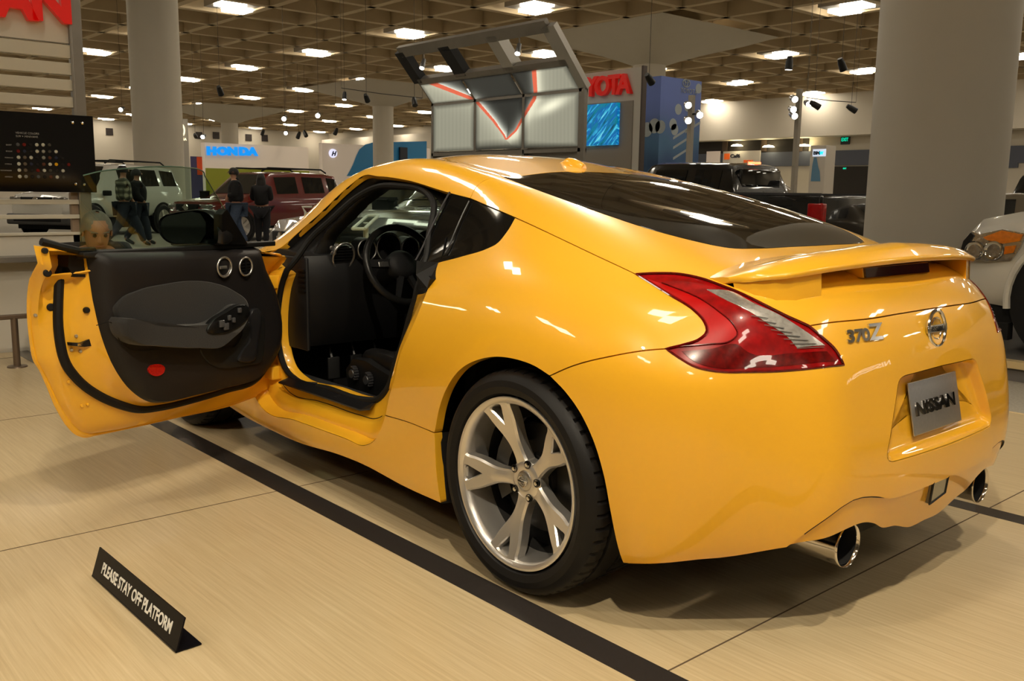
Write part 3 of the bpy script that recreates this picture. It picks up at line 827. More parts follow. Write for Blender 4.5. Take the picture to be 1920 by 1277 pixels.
for m in (False, True):
    tl = panel('tail_lamp', light, (-.65, .68, .35), [RED, BLK], CAR, mir=m, thick=.04, offset=-.003, step=.02)
    panel('clear_strip', strip_, (-.65, .6, .45), [CLR, BLK], tl, mir=m, thick=.003, offset=-.0012, step=.015)
    panel('boomerang_lens', boom, (-.5, .75, .35), [REDB, BLK], tl, mir=m, thick=.003, offset=-.0015, step=.015)
    panel('lower_lens', lowb, (-.65, .68, .2), [REDD, BLK], tl, mir=m, thick=.003, offset=-.0015, step=.015)
    mb = MB()
    L1 = curve(P_([(1241,530),(1304,555),(1347,583),(1375.6,609),(1383,626),(1371,638),(1328,645),(1275,649.5)]), 5)
    L1 = mirror(L1) if m else L1
    mb.tube(L1, .0018, 5); mb.build('lens_rib', REDD, tl)
    mb = MB(); lo = mirror(light) if m else light; mb.tube(lo, .0032, 6, closed=True); mb.build('lamp_border', REDD, tl)
    for k in range(11):
        t_ = k/10; a_ = (1395+t_*150, 566+t_*84+8*math.sin(t_*3)); b__ = (1372+t_*122, 566+t_*88)
        pa, pb = pt(('p', *a_)), pt(('p', *b__)); q_ = [pa+V3((-.001, .001, .001)), pb+V3((-.001, .001, .001))]
        if k >= 3:
            mb = MB(); mb.tube(mirror(q_) if m else q_, .0012, 4); mb.build('strip_rib', mat('rib_grey', (.20, .19, .18), rough=.3, metal=.6), tl)
# --- rear wing
TEP = spline([(0, -.715), (.2, -.705), (.35, -.690), (.48, -.665), (.57, -.632), (.615, -.580), (.632, -.50)], 8)
TEZ = spline([(0, 1.022), (.2, 1.018), (.35, 1.012), (.48, 1.002), (.57, .989), (.615, .979), (.632, .970)], 8)
def lerp1(L, a):
    for p, q in zip(L, L[1:]):
        if p[0] <= a <= q[0]: return p[1]+(q[1]-p[1])*(a-p[0])/max(1e-9, q[0]-p[0])
    return L[-1][1]
def deck_z(x, y): return (hit((x, y, 3), (0, 0, -1)) or V3((x, y, .93))).z
def wing():
    m = MB(); secs = []
    ys = [p[0] for p in TEP]; ys = [-y for y in ys[::-1]]+ys[1:]
    for y in ys:
        a = abs(y); tx, tz = lerp1(TEP, a), lerp1(TEZ, a)
        xl = -.440+.004*math.sin(PI*a/.64); e = max(0, (a-.50)/.132)
        th = .018*(1-.3*e); zl = deck_z(xl, y)-.003
        top = []
        for i in range(11):
            u = i/10; x = xl+(tx-xl)*u; dz = deck_z(x, y)
            z = dz+.0015+(tz-deck_z(tx, y))*(u*u*(3-2*u)*.6+.4*u)-.0015*u
            top.append(V3((x, y, z)))
        nose = [V3((tx-.005, y, tz-.004)), V3((tx-.006, y, tz-th*.55)), V3((tx-.001, y, tz-th))]
        bot = []
        for i in range(1, 8):
            u = 1-i/7*.75; x = xl+(tx-xl)*u
            z = (tz-th)*u+(zl-.02)*(1-u); bot.append(V3((x, y, z)))
        secs.append(top+nose+bot)
    m.grid(secs, closed=True)
    m.add(secs[0], [tuple(range(len(secs[0])))]); m.add(secs[-1], [tuple(reversed(range(len(secs[-1]))))])
    for s in (1, -1):
        rows = []
        for y in (.445, .449, .48, .53, .58, .615, .628):
            tx, tz = lerp1(TEP, y), lerp1(TEZ, y); r = []
            for u in (0, .1, .3, .6, 1.0):
                x = tx+.010+.15*u*(1 if y < .6 else .5)
                r.append((V3((x, y*s, tz-.016-.012*u)), V3((x-.004, y*s, deck_z(x, y)-.004))))
            rows.append([q[0] for q in r]+[q[1] for q in r[::-1]])
        m.grid(rows, closed=True); m.add(rows[0], [tuple(range(len(rows[0])))]); m.add(rows[-1], [tuple(range(len(rows[-1])))])
    return m.build('rear_wing', YEL, CAR, smooth=50)
WING = wing()
P4 = [on(u, v, x=-.672) for u, v in ((1622, 503), (1741, 492.5), (1743, 510), (1624, 521))]
mb = MB(); mb.add(P4+[p+V3((.09, 0, 0)) for p in P4], [(0, 1, 2, 3), (7, 6, 5, 4), (0, 1, 5, 4), (1, 2, 6, 5), (2, 3, 7, 6), (3, 0, 4, 7)])
mb.build('high_stop_lamp', mat('dark_stop_lamp', (.030, .003, .003), rough=.1, coat=1), CAR, smooth=None)
c4 = sum(P4, V3((0, 0, 0)))/4; P5 = [c4+(p-c4)*1.0+V3((.006, 0, 0))+(p-c4).normalized()*.008 for p in P4]
mb = MB(); mb.add(P5+[p+V3((.09, 0, 0)) for p in P5], [(0, 1, 2, 3), (0, 1, 5, 4), (1, 2, 6, 5), (2, 3, 7, 6), (3, 0, 4, 7)]); mb.build('stop_lamp_housing', YEL, CAR, smooth=None)
# shark fin aerial / roof stud
mb = MB(); b = hit((.73, 0, 3), (0, 0, -1)); fx, fz = b.x, b.z
rows = []
for k in range(9):
    u = k/8; x = fx-.065+.13*u; h = .034*math.sin(PI*min(1, .15+u*.75))**.6*(1 if u < .7 else 1-(u-.7)/.3*.75); w = .026*math.sin(PI*(.12+.80*u))**.5
    zb = hit((x, 0, 3), (0, 0, -1)).z-.004
    rows.append([V3((x, w, zb)), V3((x, w*.85, zb+h*.55)), V3((x, w*.45, zb+h*.95)), V3((x, 0, zb+h)), V3((x, -w*.45, zb+h*.95)), V3((x, -w*.85, zb+h*.55)), V3((x, -w, zb))])
mb.grid(rows); mb.add(rows[0], [tuple(range(7))]); mb.add(rows[-1], [tuple(range(7))])
mb.build('roof_aerial', YEL, CAR, smooth=60)
# --- badges, plate
BADGE = mat('badge_chrome', (.72, .71, .69), rough=.12, metal=1)
def rear_frame(y, z):
    p = pt(('r', y, z)); l, n, i, d_ = BVH.find_nearest(p); n = m_normal(l, i)
    return p, n
def badge_text(s, pts_, size, sx=1.0, depth=.003, shear=0, bold=.0):
    # each letter follows the skin
    x = 0
    for ch, y0, z0, sz in pts_:
        p, n = rear_frame(y0, z0)
        xd = V3((0, 0, 1)).cross(n).normalized(); yd = n.cross(xd)
        m = Matrix((xd, yd, n)).transposed().to_4x4(); m.translation = p+n*.001
        o = text_mesh('model_badge', ch, sz, depth, BADGE, CAR, matrix=m, sx=sx, shear=shear, bold=bold)
for ch, u, v, sz in (('3',1587.5,643,.047),('7',1602,641.5,.047),('0',1615.5,640,.047),('Z',1630,638,.062)):
    p = pt(('p', u, v)); l, n, i, d_ = BVH.find_nearest(p); n = m_normal(l, i)
    xd = V3((0, 0, 1)).cross(n).normalized(); yd = n.cross(xd)
    m = Matrix((xd, yd, n)).transposed().to_4x4(); m.translation = p+n*.001
    text_mesh('model_badge', ch, sz, .003, BADGE, CAR, matrix=m, sx=1.45, shear=.15, bold=.0016)
def emblem(cx, n, xd, R, parent, mt, name='emblem', bar='NISSAN'):
    yd = n.cross(xd); M = Matrix((xd, yd, n)).transposed().to_4x4(); M.translation = cx
    mb = MB(); mb.M = M
    mb.tube([(R*math.cos(2*PI*k/40), R*math.sin(2*PI*k/40), .003) for k in range(40)], R*.11, 8, closed=True)
    mb.box((-R*1.18, -R*.2, 0), (R*1.18, R*.2, .006), bev=.0015)
    mb.tube([(R*.6*math.cos(a), R*.6*math.sin(a), .002) for a in [PI*.15+PI*.7*k/10 for k in range(11)]], R*.05, 6)
    mb.tube([(R*.6*math.cos(a), R*.6*math.sin(a), .002) for a in [PI*1.15+PI*.7*k/10 for k in range(11)]], R*.05, 6)
    o = mb.build(name, mt, parent)
    M2 = M.copy(); M2.translation = cx+n*.0062-xd*R*1.05-yd*R*.13
    text_mesh('emblem_lettering', bar, R*.36, .0006, BLK, o, matrix=M2, sx=1.35)
    return o
p, n = rear_frame(0, .812)
emblem(p+n*.004, V3((-1, 0, .12)).normalized(), V3((0, -1, 0)), .052, CAR, BADGE)
# number plate
tilt = .2104; xdir = V3((0, -1, 0)); ydir = V3((math.sin(tilt), 0, math.cos(tilt))); nrm = xdir.cross(ydir)
BRUSH = mat('brushed_steel', (.42, .42, .43), rough=.38, metal=.9, noise=(120, .12))
mb = MB(); mb.M = Matrix((xdir, ydir, nrm)).transposed().to_4x4(); mb.M.translation = V3((-.7983, 0, .5956))
mb.box((-.1525, -.0762, -.004), (.1525, .0762, .002), bev=.003)
PL = mb.build('rear_plate', BRUSH, CAR)
M2 = mb.M.copy(); M2.translation = M2.translation+nrm*.003-xdir*.134-ydir*.020
text_mesh('plate_lettering', 'NISSAN', .052, .004, mat('dark_chrome', (.22, .21, .20), rough=.12, metal=1), PL, matrix=M2, sx=1.42, bold=.002)
mb = MB(); mb.M = PL and (Matrix((xdir, ydir, nrm)).transposed().to_4x4()); mb.M.translation = V3((-.7983, 0, .5956))-nrm*.004
mb.box((-.11, -.05, -.03), (.11, .05, .0), bev=.003)
mb.build('plate_bracket', YEL, CAR)
# --- exhaust
EX = mat('polished_exhaust', (.70, .66, .60), rough=.12, metal=1)
SOOT = mat('soot', (.004, .004, .004), rough=.9)
for s in (1, -1):
    mb = MB(); R = .0589; xo = -.7826
    mb.lathe([(R*.97, xo+.30), (R*.985, xo+.12), (R, xo+.012), (R*1.035, xo+.005), (R*1.04, xo), (R*1.02, xo-.003), (R*.97, xo), (R*.94, xo+.01), (R*.93, xo+.20)], 40, 'x', org=(0, .4229*s, .256))
    o = mb.build('exhaust_tip', EX, CAR, fix=False, smooth=50)
    mb = MB(); mb.lathe([(0, xo+.12), (R*.925, xo+.12), (R*.925, xo+.006)], 32, 'x', org=(0, .4229*s, .256)); mb.build('exhaust_bore', SOOT, o, fix=False)
    if s == 1:
        # etched lettering around the barrel
        LT = mat('etched_lettering', (.10, .085, .07), rough=.5)
        for i, ch in enumerate('nismo'):
            a = math.radians(30+i*0)
            X = xo+.118-i*.0185
            M = Matrix(((-1, 0, 0), (0, -math.sin(a)*1, math.cos(a)), (0, math.cos(a), math.sin(a)))).transposed()
            cx_ = V3((-1, 0, 0)); nn = V3((0, math.cos(a), math.sin(a))); yy = nn.cross(cx_)
            M = Matrix((cx_, yy, nn)).transposed().to_4x4(); M.translation = V3((X, .4229+nn.y*R*1.003, .256+nn.z*R*1.003))
            text_mesh('tip_lettering', ch, .026, .0004, LT, o, matrix=M, sx=1.1, bold=.0008)
    mb = MB(); mb.tube([(xo+.28, .4229*s, .256), (xo+.45, .40*s, .27)], .05, 12); mb.build('exhaust_pipe', mat('dull_steel', (.1, .095, .09), rough=.5, metal=.8), CAR)
# diffuser opening with lamp
P4 = [pt(('p', u, v)) for u, v in ((1750, 884), (1777, 877), (1768, 922), (1739, 944))]
nn_ = V3((-1, 0, -.15)).normalized(); mb = MB(); mb.add([p+nn_*.006 for p in P4]+[p-nn_*.03 for p in P4], [(0, 1, 2, 3), (7, 6, 5, 4), (0, 1, 5, 4), (1, 2, 6, 5), (2, 3, 7, 6), (3, 0, 4, 7)])
RL = mb.build('reverse_lamp', mat('grey_lens', (.10, .10, .075), rough=.15, coat=1), CAR, smooth=None)
mb = MB(); mb.tube([p+nn_*.006 for p in P4], .0035, 6, closed=True); mb.build('lamp_bezel', BLK, RL)
# --- wheels
ALU = mat('hyper_silver_alloy', (.72, .69, .65), rough=.30, metal=.85)
ALUD = mat('alloy_barrel', (.50, .48, .46), rough=.28, metal=.95)
TYR = mat('tyre_rubber', (.0065, .006, .006), rough=.5, spec=.3)
TYRL = mat('tyre_lettering', (.03, .029, .028), rough=.4)
def make_wheel(name, ang, w=.275, tr=.3376):
    """outer face at y=0, axle along y, outward is +y; angles measured with rear = right, up = up"""
    mb = MB(); R = .2585
    n = 320
    prof = [(.262, -.012), (.270, .002), (.290, .009), (.308, .006), (.322, -.004), (.331, -.016)]
    tread = [(tr-.002, -.026), (tr, -.045), (tr, -.066), (tr, -.068), (tr, -.078), (tr, -.080), (tr, -w/2-.01), (tr, -w/2-.012), (tr, -w/2-.024), (tr, -w/2-.026), (tr, -w+.068), (tr, -w+.04), (tr-.002, -w+.01)]
    groove = {2: 0, 3: 1, 4: 1, 5: 0, 7: 1, 8: 1}
    back = [(.325, -w), (.30, -w-.012), (.262, -w+.01)]
    rows = []
    for i in range(n):
        a = 2*PI*i/n; row = []
        for (r, y) in prof: row.append((r*math.cos(a), y, r*math.sin(a)))
        for j, (r, y) in enumerate(tread):
            sip = (i+(j//2)) % 6 == 0 and j not in (6, 5)
            rr = r-(.008 if groove.get(j) else (.007 if sip else 0))
            row.append((rr*math.cos(a), y, rr*math.sin(a)))
        for (r, y) in back: row.append((r*math.cos(a), y, r*math.sin(a)))
        rows.append(row)
    rows.append(rows[0]); mb.grid(rows)
    tyre = mb.build('wheel', TYR, CAR, smooth=24)
    mb = MB()
    mb.lathe([(.2600, -.008), (R+.001, -.001), (R-.004, 0), (.250, -.002), (.244, -.006), (.238, -.012), (.236, -.03), (.233, -.075), (.228, -.10)], 120, 'y')
    rim = mb.build('rim', ALU, tyre, smooth=40)
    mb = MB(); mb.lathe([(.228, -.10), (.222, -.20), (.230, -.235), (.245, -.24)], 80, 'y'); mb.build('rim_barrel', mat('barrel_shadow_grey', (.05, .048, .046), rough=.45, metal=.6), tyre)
    # spokes
    mb = MB()
    def face_y(r):
        t = max(0, min(1, (r-.05)/.19)); return -.056+.048*t**1.5
    for k in range(5):
        th = math.radians(ang+72*k)
        er = V3((-math.cos(th), 0, math.sin(th))); et = V3((math.sin(th), 0, math.cos(th)))
        def outl(sc):
            L = [(.040, .030), (.065, .0235), (.09, .0225), (.12, .025), (.15, .034), (.175, .044), (.20, .052), (.225, .058), (.243, .075)]
            L = spline(L, 4)
            e = sc
            up = [(r, w_-e) for r, w_ in L]; return up+[(r, -w_) for r, w_ in up[::-1]]
        def hole(e):
            H = spline([(.180-e*1.6, 0), (.196, .007+e), (.213, .015+e), (.227, .022+e), (.232+e*.5, .023+e), (.236+e*.5, .017+e), (.238+e*.5, 0)], 3)
            return H+[(r, -w_) for r, w_ in H[::-1][1:-1]]
        o1 = outl(0); o2 = outl(.0055); h1 = hole(0); h2 = hole(.004)
        def P3(rw, dy=0, ridge=0):
            r, w_ = rw
            y = face_y(r)+dy
            return er*r+et*w_+V3((0, y, 0))
        # top face by cdt
        pts2 = [Vector(q) for q in o2]+[Vector(q) for q in h2]
        n1 = len(o2); n2 = len(h2)
        ed = [(i, (i+1) % n1) for i in range(n1)]+[(n1+i, n1+(i+1) % n2) for i in range(n2)]
        def ins(p, q):
            c = False; j = len(q)-1
            for i in range(len(q)):
                if (q[i][1] > p[1]) != (q[j][1] > p[1]) and p[0] < (q[j][0]-q[i][0])*(p[1]-q[i][1])/(q[j][1]-q[i][1])+q[i][0]: c = not c
                j = i
            return c
        extra = []
        for i in range(4, 25):
            for j in range(-10, 11):
                p = (i*.0098, j*.0085)
                if ins(p, outl(.009)) and not ins(p, hole(.008)): extra.append(Vector(p))
        r_ = delaunay_2d_cdt(pts2+extra, ed, [], 0, 1e-6)
        tv = r_[0]; tf = [f for f in r_[2] if (lambda c: ins(c, o2) and not ins(c, h2))(sum((tv[i] for i in f), Vector((0, 0)))/len(f))]
        def crown(q):
            # the beam is a shallow valley between two arms
            r, w_ = q; lim = .019+.0*r
            t = max(0, 1-abs(w_)/.013)*max(0, min(1, (.16-r)/.05))*max(0, min(1, (r-.06)/.02))
            return .004*t
        mb.add([P3(q, crown(q)) for q in tv], [tuple(f) for f in tf])
        # sides
        def side(a_, b_, d1, d2):
            n_ = len(a_); vs = [P3(q, d1) for q in a_]+[P3(q, d2) for q in b_]
            mb.add(vs, [(i, (i+1) % n_, n_+(i+1) % n_, n_+i) for i in range(n_)])
        side(o2, o1, 0, -.007); side(o1, o1, -.007, -.038)
        side(h2, h1, 0, -.006); side(h1, h1, -.006, -.034)
    mb.lathe([(.030, -.052), (.034, -.050), (.052, -.052), (.062, -.060), (.064, -.09)], 40, 'y')
    for k in range(5):
        pass
    sp = mb.build('spokes', ALU, tyre, smooth=38)
    # lug pockets, nuts, cap
    mb = MB(); mn = MB()
    for k in range(5):
        th = math.radians(ang+36+72*k); c = V3((-math.cos(th)*.053, 0, math.sin(th)*.053))
        mb.lathe([(0, -.0555), (.0115, -.0555), (.0125, -.049), (.0105, -.0485)], 18, 'y', org=c)
        mn.lathe([(0, -.044), (.005, -.044), (.0075, -.046), (.0075, -.058)], 6, 'y', org=c)
    mb.build('lug_pocket', BLK, tyre, fix=False); mn.build('lug_nut', CHR, tyre, fix=False)
    mb = MB(); mb.lathe([(0, -.046), (.024, -.046), (.030, -.049), (.032, -.056)], 36, 'y'); cap = mb.build('centre_cap', ALUD, tyre, fix=False)
    emblem(V3((0, -.0455, 0)), V3((0, 1, 0)), V3((-1, 0, 0)), .017, cap, BADGE, 'cap_emblem')
    mb = MB(); mb.lathe([(0, -.10), (.07, -.10), (.075, -.115), (.165, -.115), (.168, -.12), (.168, -.14), (.0, -.14)], 60, 'y')
    mb.build('brake_disc', mat('brake_disc', (.03, .028, .026), rough=.5, metal=.6), tyre, fix=False)
    mb = MB(); mb.lathe([(0, -.15), (.24, -.15)], 40, 'y'); mb.build('brake_shield', SOOT, tyre, fix=False)
    # caliper
    mb = MB()
    rows = []
    for k in range(9):
        a = math.radians(20-55+110*k/8); rows.append([V3((r*math.cos(a), y, r*math.sin(a))) for r, y in ((.115, -.085), (.172, -.085), (.185, -.10), (.185, -.16), (.115, -.16))])
    mb.grid(rows, closed=True); mb.build('brake_caliper', mat('caliper_grey', (.05, .048, .045), rough=.4, metal=.4), tyre)
    return tyre
WY = .9469
w0 = make_wheel('wheel', 185.5); w0.location = (0, WY, .3376)
w1 = copy_tree(w0, CAR); w1.location = (2.55, .905, .3376); w1.rotation_euler = (0, math.radians(20), 0)
w2 = copy_tree(w0, CAR); w2.location = (0, -WY, .3376); w2.rotation_euler = (0, 0, PI)
w3 = copy_tree(w0, CAR); w3.location = (2.55, -.905, .3376); w3.rotation_euler = (0, 0, PI)
# --- wheel housings and underbody
for cx_ in (0, 2.55):
    for s in (1, -1):
        R = .392; n = 24; mb = MB()
        rows = [[V3((cx_+R*math.cos(a), y*s, .33+R*math.sin(a))) for y in (.86, .55)] for a in [math.radians(-12)+math.radians(204)*k/n for k in range(n+1)]]
        mb.grid(rows); mb.add([r[1] for r in rows], [tuple(range(len(rows)))])
        mb.build('wheel_housing', mat('black_liner', (.004, .004, .004), rough=.9, spec=.1), CAR, smooth=None)
mb = MB()
mb.box((.42, -.86, .165), (2.13, .86, .19)); mb.box((-.42, -.55, .17), (3.2, .55, .24)); mb.box((-.73, -.60, .30), (-.38, .60, .33)); mb.box((2.92, -.7, .2), (3.25, .7, .24))
mb.box((-.70, -.36, .215), (-.42, .36, .34))
mb.build('underbody', mat('underbody_black', (.01, .01, .01), rough=.8), CAR)
# mud strake ahead of the rear wheel
mb = MB()
a_ = [on(815, 812, y=.93), on(817.6, 875, y=.93), on(828, 944, y=.93)]
mb.grid([[a_[0], V3((a_[0].x-.02, .87, a_[0].z))], [a_[1], V3((a_[1].x-.035, .87, a_[1].z))], [a_[2], V3((a_[2].x-.03, .87, a_[2].z))]])
mb.build('arch_strake', BLK, CAR)
# ------------------------------------------------------------------ driver door aperture
def polar(loop2, c, n):
    """resample a closed (x,z) loop at n directions about c"""
    out = []; m = len(loop2)
    for k in range(n):
        a = 2*PI*k/n; d = (math.cos(a), math.sin(a)); best = 0
        for i in range(m):
            p = loop2[i]; q = loop2[(i+1) % m]
            ax, ay = p[0]-c[0], p[1]-c[1]; bx_, by_ = q[0]-c[0], q[1]-c[1]
            ex, ey = bx_-ax, by_-ay; den = d[0]*ey-d[1]*ex
            if abs(den) < 1e-12: continue
            t = (ax*ey-ay*ex)/den; s_ = (ax*d[1]-ay*d[0])/den
            if -1e-9 <= s_ <= 1+1e-9 and t > best: best = t
        out.append((c[0]+d[0]*best, c[1]+d[1]*best))
    return out
APC = (1.20, .72); NP = 220
ap_outer = sharp_loop(cDT2, cCutF[::-1], cCutLow[::-1], cCutB[::-1], cBline, step=.02)
o2 = polar([(p.x, p.z) for p in ap_outer], APC, NP)
inner = [(1.592,.899),(1.685,.762),(1.723,.606),(1.718,.512),(1.660,.412),(1.607,.389),(1.28,.386),(1.031,.388),(.927,.409),(.854,.47),(.808,.568),(.766,.638),(.713,.755),(.673,.849),(.70,.94),(.755,1.03),(.82,1.14),(.90,1.18),(1.1,1.205),(1.28,1.195),(1.38,1.15),(1.48,1.06),(1.57,.97)]
i2 = polar(spline(inner, 5, True), APC, NP)
def skin_y(x, z):
    h = hit((x, 3, z), (0, -1, 0)); return h.y if h else .6
def iny(z): return .80 if z < .85 else .80-(z-.85)*.62
rowsY = []; rowsB = []
for k in range(NP):
    a, b = o2[k], i2[k]; ys = skin_y(*a)-.002
    # outline y on rails: take from the nearest outer point
    ys = min(ap_outer, key=lambda p: (p.x-a[0])**2+(p.z-a[1])**2).y-.002
    yi = iny(b[1]); yi = min(yi, ys-.03)
    def at(t, y): return V3((a[0]+(b[0]-a[0])*t, y, a[1]+(b[1]-a[1])*t))
    low = a[1] < .45
    rowsY.append([at(0, ys), at(.04, ys-.012), at(.10, ys-(.055 if low else .03)), at(.42, ys-(.06 if low else .035)), at(.50, ys-(.075 if low else .045)), at(.56, ys-.085 if low else ys-.05), at(.9, yi+.012), at(1.0, yi), at(1.02, yi-.05)])
mi = []; mb = MB()
for k in range(NP):
    r0, r1 = rowsY[k], rowsY[(k+1) % NP]
    z = max(o2[k][1], i2[k][1]); black = z > .90 or (o2[k][0] < 1.0 and o2[k][1] > .86)
    for j in range(len(r0)-1):
        mb.add([r0[j], r1[j], r1[j+1], r0[j+1]], [(0, 1, 2, 3)], 1 if black else 0)
bmx = bmesh.new()
jo = mb.build('door_jamb', [YEL, BLK], CAR, smooth=None, fix=False)
bmx.from_mesh(jo.data); bmesh.ops.remove_doubles(bmx, verts=bmx.verts, dist=1e-5); bmesh.ops.recalc_face_normals(bmx, faces=bmx.faces); bmx.to_mesh(jo.data); bmx.free(); shade(jo, 55)
mb = MB(); mb.tube([V3((x, min(iny(z), .80)+.006, z)) for x, z in i2[::2]], .013, 8, closed=True); mb.build('door_seal', RUB, CAR)
mb = MB()
seam = [k for k in range(NP) if o2[k][1] < .42 and o2[k][0] > .80 and o2[k][0] < 1.79]
if seam: mb.tube([rowsY[k][5]+V3((0, .001, 0)) for k in seam], .0018, 5)
mb.build('sill_seam', RUB, CAR)
# scuff plate
so = [on(522, 716, y=.842), on(600, 742, y=.842), on(675, 768, y=.842), on(694, 766, y=.840)]
si = [on(545, 706, y=.812), on(612, 727, y=.812), on(684, 750, y=.812), on(706, 752, y=.812)]
mb = MB(); mb.grid([so, si]); mb.grid([[p-V3((0, .0, .006)) for p in so], so]); sc_ = mb.build('scuff_plate', mat('scuff_black', (.008, .008, .009), rough=.22), CAR, smooth=None)
mid = so[1].lerp(si[1], .35).lerp(so[2].lerp(si[2], .35), .28)
xd = (so[1]-so[2]).normalized()*-1; yd = (si[1]-so[1]).normalized(); nn = xd.cross(yd); yd = nn.cross(xd)
M = Matrix((xd, yd, nn)).transposed().to_4x4(); M.translation = mid+nn*.001
text_mesh('scuff_logo', 'Z', .022, .0005, BADGE, sc_, matrix=M, sx=2.2, shear=.6)
# ------------------------------------------------------------------ cabin
CARPET = mat('charcoal_carpet', (.006, .006, .007), rough=.95, bump=(400, .5))
LEA = mat('black_leather', (.008, .0075, .0075), rough=.4, spec=.35, bump=(300, .2))
INK = mat('dark_dash', (.009, .009, .010), rough=.5, spec=.35, bump=(700, .2))
mb = MB()
mb.box((.45, -.80, .20), (2.0, .80, .235))                      # floor
mb.box((.45, .70, .235), (1.95, .79, .375)); mb.box((.45, -.79, .235), (1.95, -.70, .375))   # sills
mb.box((.40, -.76, .2), (.46, .76, .86))                        # bulkhead
mb.box((1.90, -.80, .2), (1.96, .80, .86))                      # firewall
mb.box((.75, -.12, .235), (1.9, .12, .52), bev=.03)             # tunnel
mb.build('cabin_floor', CARPET, CAR)
mb = MB()                                                        # right door inner trim and B pillars
mb.box((.62, -.82, .30), (1.85, -.775, .90), bev=.02)
mb.box((-.30, -.60, .80), (.45, .60, .82))                      # luggage cover
mb.box((.10, .60, .60), (.60, .64, .98)); mb.box((.10, -.64, .60), (.60, -.60, .98))
mb.build('cabin_trim', INT, CAR)
# dashboard: swept section across the car
def dash():
    mb = MB(); rows = []
    for k in range(25):
        y = .745-1.49*k/24; a = abs(y-.37); hump = .045*math.exp(-(a/.17)**2)
        e = .03*math.exp(-((abs(y)-.745)/.05)**2)
        rows.append([V3((1.93, y, .86)), V3((1.93, y, .915)), V3((1.80, y, .925+hump*.3)), V3((1.62+e, y, .915+hump)), V3((1.555+e, y, .905+hump)), V3((1.53+e, y, .86+hump*.5)), V3((1.54+e, y, .78)), V3((1.555+e, y, .70)), V3((1.60+e, y, .58)), V3((1.66, y, .50)), V3((1.9, y, .46))])
    mb.grid(rows); mb.add(rows[0], [tuple(range(11))]); mb.add(rows[-1], [tuple(range(11))])
    return mb.build('dashboard', INK, CAR, smooth=40)
dash()
mb = MB(); mb.box((1.50, -.14, .50), (1.62, .14, .86), bev=.02); mb.build('centre_console', INT, CAR)
mb = MB(); mb.box((1.25, -.10, .50), (1.62, .10, .56), bev=.02); mb.tube([(1.38, .0, .55), (1.37, .0, .63)], .01, 8); mb.lathe([(0, .675), (.02, .67), (.026, .65), (.018, .62), (0, .62)], 16, 'z', org=(1.37, 0, 0)); mb.build('shift_lever', LEA, CAR)
# dash end panel with vent (its left end faces the aperture)
c1 = on(574, 522, y=.752)
mb = MB(); mb.box((1.55, .742, .50), (1.88, .757, .90), bev=.006); ep = mb.build('dash_end_panel', INK, CAR)
mb = MB()
va, vb_ = on(560, 505, y=.76), on(571, 545, y=.76)
for i in range(5):
    z = va.z+(vb_.z-va.z)*i/4; mb.box((va.x-.055, .758, z-.006), (va.x+.0, .766, z+.003))
mb.build('side_vent', mat('vent_black', (.004, .004, .004), rough=.4), ep)
# round air outlet / gauge ring
g = on(640, 481, y=.60)
mb = MB(); mb.M = Matrix.Translation(V3((1.522, g.y-.01, g.z)))@Matrix.Rotation(-.3, 4, 'Y')
mb.tube([(0, .052*math.cos(2*PI*k/36), .06*math.sin(2*PI*k/36)) for k in range(36)], .005, 8, closed=True)
mb.build('air_outlet_ring', mat('satin_silver', (.34, .33, .32), rough=.3, metal=.9), CAR)
mb = MB(); mb.M = Matrix.Translation(V3((1.53, g.y-.01, g.z)))@Matrix.Rotation(-.3, 4, 'Y')
mb.lathe([(0, 0), (.05, 0)], 24, 'x')
for i in range(-3, 4): mb.box((-.006, -.045, i*.013-.002), (.004, .045, i*.013+.002))
mb.build('air_outlet', BLK, CAR)
mb = MB()
for i, (py, pz) in enumerate([(.665, .955), (.645, .965), (.66, .935)]):
    mb.lathe([(0, 1.515), (.010, 1.515), (.011, 1.525)], 12, 'x', org=(0, py-.02, pz-.015))
mb.build('dash_buttons', mat('satin_silver', (.34, .33, .32), rough=.3, metal=.9), CAR)
# instrument binnacle
mb = MB()
for (y, r) in ((.37, .062), (.255, .045), (.485, .045)):
    mb.lathe([(0, 1.545), (r*.9, 1.545), (r, 1.50), (r*1.12, 1.50), (r*1.18, 1.56)], 30, 'x', org=(0, y, .935 if r > .05 else .93))
bn = mb.build('instrument_binnacle', BLK, CAR, fix=False)
mb = MB()
for (y, r) in ((.37, .058), (.255, .042), (.485, .042)):
    mb.tube([(1.50, y+r*1.1*math.cos(2*PI*k/30), (.935 if r > .05 else .93)+r*1.1*math.sin(2*PI*k/30)) for k in range(30)], .003, 6, closed=True)
mb.build('dial_rings', mat('satin_silver', (.34, .33, .32), rough=.3, metal=.9), bn)
# three small gauges on top of the centre
mb = MB()
for y in (.12, 0, -.12): mb.lathe([(0, 1.60), (.036, 1.60), (.042, 1.565), (.050, 1.57), (.05, 1.64)], 24, 'x', org=(0, y, .955))
mb.build('centre_gauges', mat('gauge_pod', (.05, .05, .05), rough=.3), CAR, fix=False)
